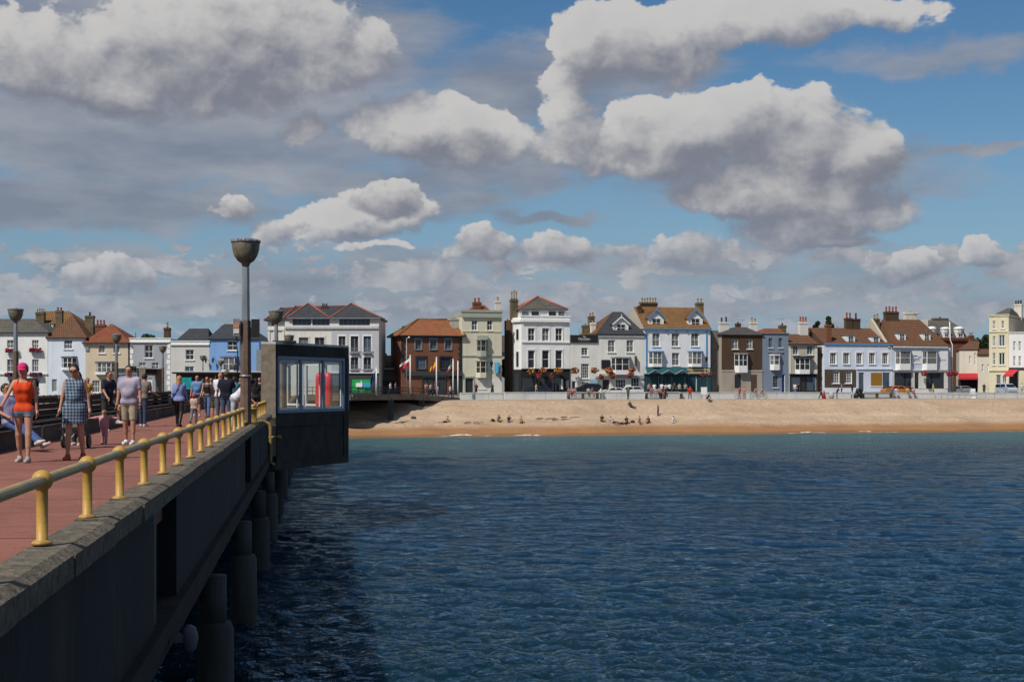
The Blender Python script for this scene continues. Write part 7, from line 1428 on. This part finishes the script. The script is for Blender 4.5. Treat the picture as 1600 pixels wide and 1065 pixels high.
for px, py, pose, tc, bc, rz, lab, top in ((697, 659.5, LOUNGE, (.42, .2, .14), BK, R(-80), 'sunbather lounging alone on the left of the beach', None), (795, 659, GROUND, (.10, .05, .04), (.08, .12, .25), R(10), 'left of two people sitting on the lower beach in the middle', 'tee'), (815, 660, GROUND, (.22, .08, .06), (.1, .06, .05), R(-20), 'right of two people sitting on the lower beach in the middle', None), (778.5, 658, GROUND, (.12, .20, .18), (.06, .1, .09), R(40), 'crouching person in green beside a dark bag', 'tee'), (940, 658, GROUND, (.07, .035, .04), BK, R(20), 'leftmost of the group sitting on the beach before the white inn', 'tee'), (957, 660, LOUNGE, (.62, .6, .6), BK, R(75), 'lounger in white in the beach group', 'tee'), (979.5, 660.5, GROUND, (.05, .03, .03), BK, R(-30), 'dark topped sitter in the middle of the beach group', 'tee'), (999, 660, GROUND, (.42, .2, .14), (.1, .08, .1), R(10), 'bare backed sitter right of centre in the beach group', None), (1014, 660, GROUND, (.16, .07, .05), (.2, .1, .06), R(-60), 'rightmost sitter of the beach group', 'tee'), (1051, 660, GROUND, WH, (.5, .45, .4), R(60), 'sitter in white apart from the beach group', 'tee'), (985.5, 635.5, LOUNGE, (.05, .06, .05), BK, R(40), 'person in dark clothes sitting near the beach crest', 'tee')):
    far(px, beach_pt(px, py), lab, pose, tc, bc, rz, top=top, bottom='trousers' if top else 'shorts', group=BG)
far(1028, beach_pt(1028, 649), 'person standing alone on the beach slope before the cafe', STAND, (.30, .16, .14), (.12, .08, .10), R(60), group=BG, H=1.5, fem=True)
far(1105, beach_pt(1105, 627), 'person in black crouching at the beach crest by a white board', dict(hip_l=100, knee_l=120, hip_r=95, knee_r=110, lean=30, arm_l=40, arm_r=40), BK, BK, R(80), group=BG)
def clutter(px, py, name, label, build, cat, rz=0, m=None, where=None):
    p = beach_pt(px, py) if where is None else where; b = MB(); build(b); return tag(b.build(name, m, None, tuple(p), rz), label, cat)
def bag(b): b.path([(-.32, 0, .12), (-.2, 0, .16), (.2, .03, .16), (.32, 0, .1)], [.09, .16, .15, .08], 8); b.path([(-.14, -.06, .25), (0, -.1, .44), (.14, -.06, .25)], .02, 5)
clutter(646, 654, 'beach_bag', 'dark beach bag and towel lying near the pier forecourt', bag, 'bag', 0, cmat((.07, .09, .10))); clutter(770, 658, 'beach_bag', 'small dark bag beside the crouching person in green', lambda b: b.path([(-.25, 0, .12), (0, 0, .2), (.25, 0, .1)], [.1, .2, .1], 8), 'bag', 0, cmat((.04, .05, .05))); clutter(988.5, 660, 'beach_bag', 'dark green bag in the beach group', bag, 'bag', .4, cmat((.06, .08, .06))); clutter(968, 660.5, 'ring_float', 'pale ring float lying in the beach group', lambda b: b.lathe([(.35, .1), (.45, 0), (.55, .1), (.45, .2), (.35, .1)], n=16), 'float', 0, cmat((.5, .3, .22)))
def drift(b):
    rg = random.Random(len(b.v) + 3)
    for i in range(7): x = rg.uniform(-1, 1); b.path([(x, rg.uniform(-.3, .3), .03), (x + rg.uniform(.3, .9), rg.uniform(-.3, .3), rg.uniform(.05, .25))], [.05, .02], 5)
for px, py, lab in ((848, 654.5, 'left heap of driftwood and weed on the middle beach'), (872, 656, 'middle strand of weed on the beach'), (886, 652.5, 'right strand of weed on the beach'), (735, 661, 'small weed heap right of the lone sunbather')): clutter(px, py, 'driftwood', lab, drift, 'driftwood', .2, bark)
p = shore_hit(1100, 20.2); o = empty('white_board', (p.x, p.y, 4.42), R(10), 'white notice board on legs at the beach crest', 'notice board'); b = MB(); b.box(-.45, .45, -.03, .03, .7, 1.75); b.build('panel', TRIM_W, o)
for q in (-.35, .3): b = MB(); b.box(q, q + .06, -.03, .03, 0, .697); b.build('leg', oak, o)
p = shore_hit(1287.5, 19.6); o = empty('traffic_cone', (p.x, p.y, 4.42), 0, 'red cone marker beside the walker in black', 'cone'); b = MB(); b.lathe([(.33, .04), (.10, 1.15), (.03, 1.3)], n=14); b.box(-.4, .4, -.4, .4, 0, .039); b.build('cone', mat('cone_red', (.48, .05, .05), .5), o)
p = shore_hit(1342, 22.5); o = empty('mobility_buggy', (p.x, p.y, 4.42), R(20), 'black covered buggy before the wide blue house', 'buggy')
for x, y in ((-.5, -.3), (-.5, .3), (.55, -.3), (.55, .3)): b = MB(); wheel(b, (0, 0, 0), .26, .1, 12, None); b.v = [(q[1] + x, q[0] + y, q[2] + .26) for q in b.v]; b.build('wheel', black_metal, o)
b = MB(); b.path([(-.8, 0, .45), (-.4, 0, .6), (.3, 0, .62), (.9, 0, .4)], [.15, .34, .36, .12], 10); b.path([(-.35, 0, .8), (-.2, 0, 1.35), (.3, 0, 1.3), (.45, 0, .8)], [.28, .3, .26, .2], 10); b.build('body', black_metal, o)
p = shore_hit(1299, 22.6); o = empty('sack', (p.x, p.y, 4.42), 0, 'pale bulging sack before the brick corner of the wide blue house', 'sack'); b = MB(); b.lathe([(.25, 0), (.42, .15), (.42, .6), (.3, .95), (.1, 1.05)], n=12); b.build('sack_body', cmat((.42, .40, .38)), o)
for px, tt, w_, h_, c, lab in ((1232.5, 26.2, .9, .5, (.05, .36, .36), 'teal sandwich board right of the black shopfront door') ,): pass
p = shore_hit(1520, 20.8); o = empty('sandwich_board', (p.x, p.y, 4.42), R(12), 'white sandwich board leaning by the guard rail', 'sandwich board'); b = MB(); b.add([(-.35, -.3, 0), (.35, -.3, 0), (.42, 0, 1.5), (-.28, 0, 1.5), (-.35, -.26, 0), (.35, -.26, 0), (.42, .04, 1.5), (-.28, .04, 1.5)], [(0, 1, 2, 3), (7, 6, 5, 4), (0, 4, 5, 1), (3, 2, 6, 7), (0, 3, 7, 4), (1, 5, 6, 2)]); b.build('panel', TRIM_W, o); b = MB(); b.box(-.3, .35, .3, .34, 0, 1.3); b.build('back_leg', TRIM_W, o)

# ---- bicycles with riders
def bicycle(px, tt, rz, label, frame_c):
    p = shore_hit(px, tt); o = empty('bicycle', (p.x, p.y, 4.42), rz, label, 'bicycle', 'bicycles on the promenade')
    for y in (-.52, .52):
        b = MB(); b.lathe([(.30, -.018), (.34, -.018), (.345, 0), (.34, .018), (.30, .018), (.30, -.018)], (0, 0, 0), 24, 0, True, Matrix.Translation((0, y, .345)) @ Matrix.Rotation(R(90), 4, 'Y')) ; b.f = b.f[:-2]; b.m = b.m[:-2]; b.sm = b.sm[:-2]
        for k in range(8): a = k * math.pi / 8; b.path([(0, y - .3 * math.cos(a), .345 - .3 * math.sin(a)), (0, y + .3 * math.cos(a), .345 + .3 * math.sin(a))], .004, 3, smooth=False)
        b.build('wheel', black_metal, o)
    b = MB(); A, B_, C, D_, H_ = (0, .52, .345), (0, .05, .30), (0, .16, .82), (0, -.36, .80), (0, -.52, .345)
    for u_, v_ in ((A, B_), (B_, C), (C, D_), (D_, B_), (A, C), (D_, H_)): b.path([u_, v_], .018, 6)
    b.build('frame', cmat(frame_c, .4), o); b = MB(); b.path([(-.27, -.28, 1.0), (0, -.38, 1.0), (.27, -.28, 1.0)], .014, 6); b.path([(0, -.36, .8), (0, -.38, 1.0)], .014, 6); b.build('handlebar', galv, o); b = MB(); b.path([(0, .28, .93), (0, .02, .92)], [.09, .03], 8); b.path([(0, .16, .82), (0, .16, .9)], .014, 6); b.build('saddle', black_metal, o); return p
RIDE = dict(hip_l=75, knee_l=80, hip_r=40, knee_r=50, lean=22, arm_l=58, elb_l=12, arm_r=58, elb_r=12, free=1)
for px, rz, c, lab, lab2 in ((1180, R(62), (.2, .2, .22), 'bicycle ridden left of the pair before the brick house door', 'cyclist in pink top left of the cycling pair'), (1190.5, R(58), (.15, .2, .18), 'bicycle ridden right of the pair before the slate blue house', 'cyclist in grey top right of the cycling pair')):
    p = bicycle(px, 22.6, rz, lab, c); person(lab2, (p.x + .10 * -math.sin(rz), p.y + .10 * math.cos(rz), 4.42 + .98 - .93), rz, 1.72, RIDE, False, 1.0, 'tee', (.46, .28, .26) if px < 1185 else (.30, .30, .28), 'shorts', (.22, .2, .2), 'short', res=.036, near=False, group='cyclists on the promenade')
bicycle(1157, 21.9, R(80), 'bicycle standing beside the couple before the brick house', (.3, .3, .32)); bicycle(596, 0, 0, '', (0, 0, 0)) if 0 else None

# ---- cars on the road
def car(px, tt, rz, label, col, L_=4.25, W_=1.75, H_=1.46, kind='hatch', group='cars parked along the road'):
    p = shore_hit(px, tt); o = empty('car', (p.x, p.y, 4.87), rz, label, 'van' if kind == 'van' else 'car', group)      # local x = length, front at -x
    paint = mat('car_paint_%02d_%02d_%02d' % tuple(int(q * 99) for q in col), col, .28, .03, 3, spec=.6); gl = mat('car_glass', (.012, .014, .016), .06, .1, 2, spec=.6)
    prof = {'hatch': [(-.5, .30), (-.5, .58), (-.47, .66), (-.22, .72), (-.10, .98), (.02, 1.0), (.30, .98), (.44, .78), (.49, .66), (.5, .40), (.48, .24)], 'estate': [(-.5, .30), (-.5, .58), (-.47, .66), (-.24, .72), (-.12, .96), (.0, 1.0), (.38, .97), (.47, .74), (.5, .60), (.5, .36), (.48, .24)], 'van': [(-.5, .30), (-.5, .50), (-.46, .58), (-.33, .64), (-.20, .94), (-.1, 1.0), (.42, 1.0), (.49, .95), (.5, .6), (.5, .3), (.48, .2)], 'mpv': [(-.5, .30), (-.5, .54), (-.46, .62), (-.32, .68), (-.14, .96), (0, 1.0), (.36, .98), (.47, .80), (.5, .60), (.5, .32), (.48, .22)]}[kind]
    prof = [(-.47, .20)] + prof; n = len(prof); b = MB(); secs = [(-1, .90), (-.93, 1), (.93, 1), (1, .90)]; vs = []
    for sy, sc in secs:
        for x, z in prof:
            tum = 1 - .16 * max(0, (z - .62) / .38); vs.append((x * L_ * (.985 if abs(sy) == 1 else 1), sy * W_ / 2 * tum, z * H_ - (.03 * H_ if abs(sy) == 1 and z > .9 else 0)))
    fs = []
    for i in range(3):
        for k in range(n): k2 = (k + 1) % n; fs.append((i * n + k, i * n + k2, (i + 1) * n + k2, (i + 1) * n + k))
    fs += [tuple(range(n - 1, -1, -1)), tuple(3 * n + k for k in range(n))]; fs = [f[::-1] for f in fs]; b.add(vs, fs, 0, False); b.build('body', paint, o)
    def pt(x, z, sy): tum = 1 - .16 * max(0, (z - .62) / .38); return (x * L_, sy * (W_ / 2 * tum + .006), z * H_)
    top = [q for q in prof if q[1] > .9]; a0 = min(q[0] for q in top); a1 = max(q[0] for q in top)
    fb = [q for q in prof if q[0] < a0 and .6 < q[1] < .9]; rb = [q for q in prof if q[0] > a1 and .55 < q[1] < .9]; fx = max(fb, key=lambda q: q[1]) if fb else (-.25, .7); rx = max(rb, key=lambda q: q[1]) if rb else (.47, .7)
    for sy in (-1, 1):
        b = MB(); lo = .70; m_ = (a0 + a1) / 2
        for x0b, x0t, x1t, x1b in ((fx[0] + .06, a0 + .02, m_ - .02, m_ - .02), (m_ + .01, m_ + .01, a1 - .02, (rx[0] + a1) / 2 + .02)):
            q = [pt(x0b, lo, sy), pt(x1b, lo, sy), pt(x1t, .93, sy), pt(x0t, .93, sy)]; b.add(q, [(0, 1, 2, 3) if sy < 0 else (3, 2, 1, 0)])
        b.build('side_window', gl, o)
    for (xa, za), (xb, zb), nm in ((fx, (a0, .96), 'windscreen'), (rx, (a1, .95), 'rear_window')):
        s_ = -1 if nm == 'windscreen' else 1; b = MB(); e = .012
        def w2(z, f_): return W_ / 2 * (1 - .16 * max(0, (z - .62) / .38)) * f_
        z0, z1 = za + (zb - za) * .12, za + (zb - za) * .9; x0, x1 = xa + (xb - xa) * .12 + s_ * e, xa + (xb - xa) * .9 + s_ * e; q = [(x0 * L_, -w2(z0, .88), z0 * H_ + .01), (x0 * L_, w2(z0, .88), z0 * H_ + .01), (x1 * L_, w2(z1, .86), z1 * H_ + .01), (x1 * L_, -w2(z1, .86), z1 * H_ + .01)]; b.add(q, [(0, 1, 2, 3) if s_ > 0 else (3, 2, 1, 0)]); b.build(nm, gl, o)
    for x in (-.31, .30):
        for sy in (-1, 1):
            b = MB(); wheel(b, (0, 0, 0), .31, .2, 16); b.v = [(q[1] + x * L_, q[0] + sy * (W_ / 2 - .09), q[2] + .31) for q in b.v]; wo = b.build('wheel', black_metal, o)
            b = MB(); b.lathe([(.22, 0), (.2, .02), (.05, .03)], n=12, T=Matrix.Translation((x * L_, sy * (W_ / 2 + .005), .31)) @ Matrix.Rotation(R(90) * -sy, 4, 'X')); b.build('hubcap', galv, wo)
    for sy in (-1, 1):
        b = MB(); b.ball((-.485 * L_, sy * W_ * .36, .55 * H_), .12, 8, 6, 0, None, (.6, 1.4, .7)); b.build('headlight', mat('headlight', (.7, .7, .68), .15), o); b = MB(); b.ball((.487 * L_, sy * W_ * .40, .58 * H_), .10, 8, 6, 0, None, (.5, .9, 1.2)); b.build('tail_light', mat('tail_light', (.35, .02, .02), .3), o)
        b = MB(); b.ball((-.2 * L_, sy * (W_ / 2 + .08), .70 * H_), .09, 8, 6, 0, None, (.6, 1.1, .8)); b.build('wing_mirror', paint, o)
    return o
car(838, 31.8, SA, 'dark navy hatchback parked before the black pub front', (.02, .022, .04)); car(917, 31.4, SA, 'black people carrier parked before the white pub wing', (.012, .013, .016), 4.4, 1.8, 1.85, 'mpv'); car(981, 31.2, SA, 'white estate car parked before the white inn', (.70, .70, .70), 4.5, 1.75, 1.42, 'estate'); car(956, 30.0, SA, 'white low car whose roof shows left of the white estate', (.68, .67, .66), 3.9, 1.65, 1.25)
car(1397, 31.6, SA, 'orange hatchback parked before the amber shop window', (.50, .16, .015), 4.0, 1.7, 1.5); car(1407, 34.6, SA, 'dark rust red car parked just behind the orange hatchback', (.16, .035, .02), 4.3, 1.7, 1.42)
car(1506, 34.0, SA + R(80), 'grey car facing the sea under the red awning', (.20, .21, .22), 4.2, 1.75, 1.45); car(1573, 30.8, SA + R(84), 'silver van facing the sea before the scarlet awning', (.40, .44, .52), 4.4, 1.75, 1.85, 'van')
# ---- blue board behind the people carrier, dark walkers at the road
p = shore_hit(927, 34.6); o = empty('blue_board', (p.x, p.y, 4.97), SA, 'pale blue menu board against the white pub wing', 'notice board'); b = MB(); b.box(-.65, .65, -.05, .05, .8, 2.4); b.box(-.5, .5, -.07, -.052, 1.3, 1.7, 1); b.build('panel', [mat('board_pale_blue', (.35, .48, .60), .5), mat('board_blue', (.06, .22, .45), .5)], o)
for q in (-.55, .5): b = MB(); b.box(q, q + .06, -.04, .04, 0, .797); b.build('leg', galv, o)
# ---- gulls
def gull(p, rz, label, fly=False):
    o = empty('gull', tuple(p), rz, label, 'gull', None); b = MB(); wm = mat('gull_white', (.62, .62, .62), .8)
    b.path([(0, .28, .02), (0, .12, .03), (0, -.1, .04), (0, -.2, .10), (0, -.27, .11), (0, -.32, .10)], [.01, .06, .075, .05, .045, .012], 8)
    if not fly: b.path([(0, -.02, 0), (0, -.02, -.12)], .012, 5)
    b.build('bird_body', wm, o)
    for sx in (-1, 1):
        b = MB(); tip = (sx * .62, .10, .10) if fly else (sx * .06, .30, .02); mid = (sx * .3, -.06, .16) if fly else (sx * .085, .05, .05); r_ = (sx * .05, -.06, .06)
        b.add([r_, mid, tip, (mid[0], mid[1] + .16, mid[2] - .02), (r_[0], r_[1] + .16, r_[2]), *( (q[0], q[1], q[2] + .012) for q in (r_, mid, tip, (mid[0], mid[1] + .16, mid[2] - .02), (r_[0], r_[1] + .16, r_[2])))], [(0, 1, 3, 4), (1, 2, 3), (9, 8, 6, 5), (8, 7, 6), (0, 5, 6, 1), (1, 6, 7, 2), (2, 7, 8, 3), (3, 8, 9, 4)]); b.build('wing', galv, o)
gull(at(562, 11, 210), R(40), 'gull flying high in the sky on the upper left', True)
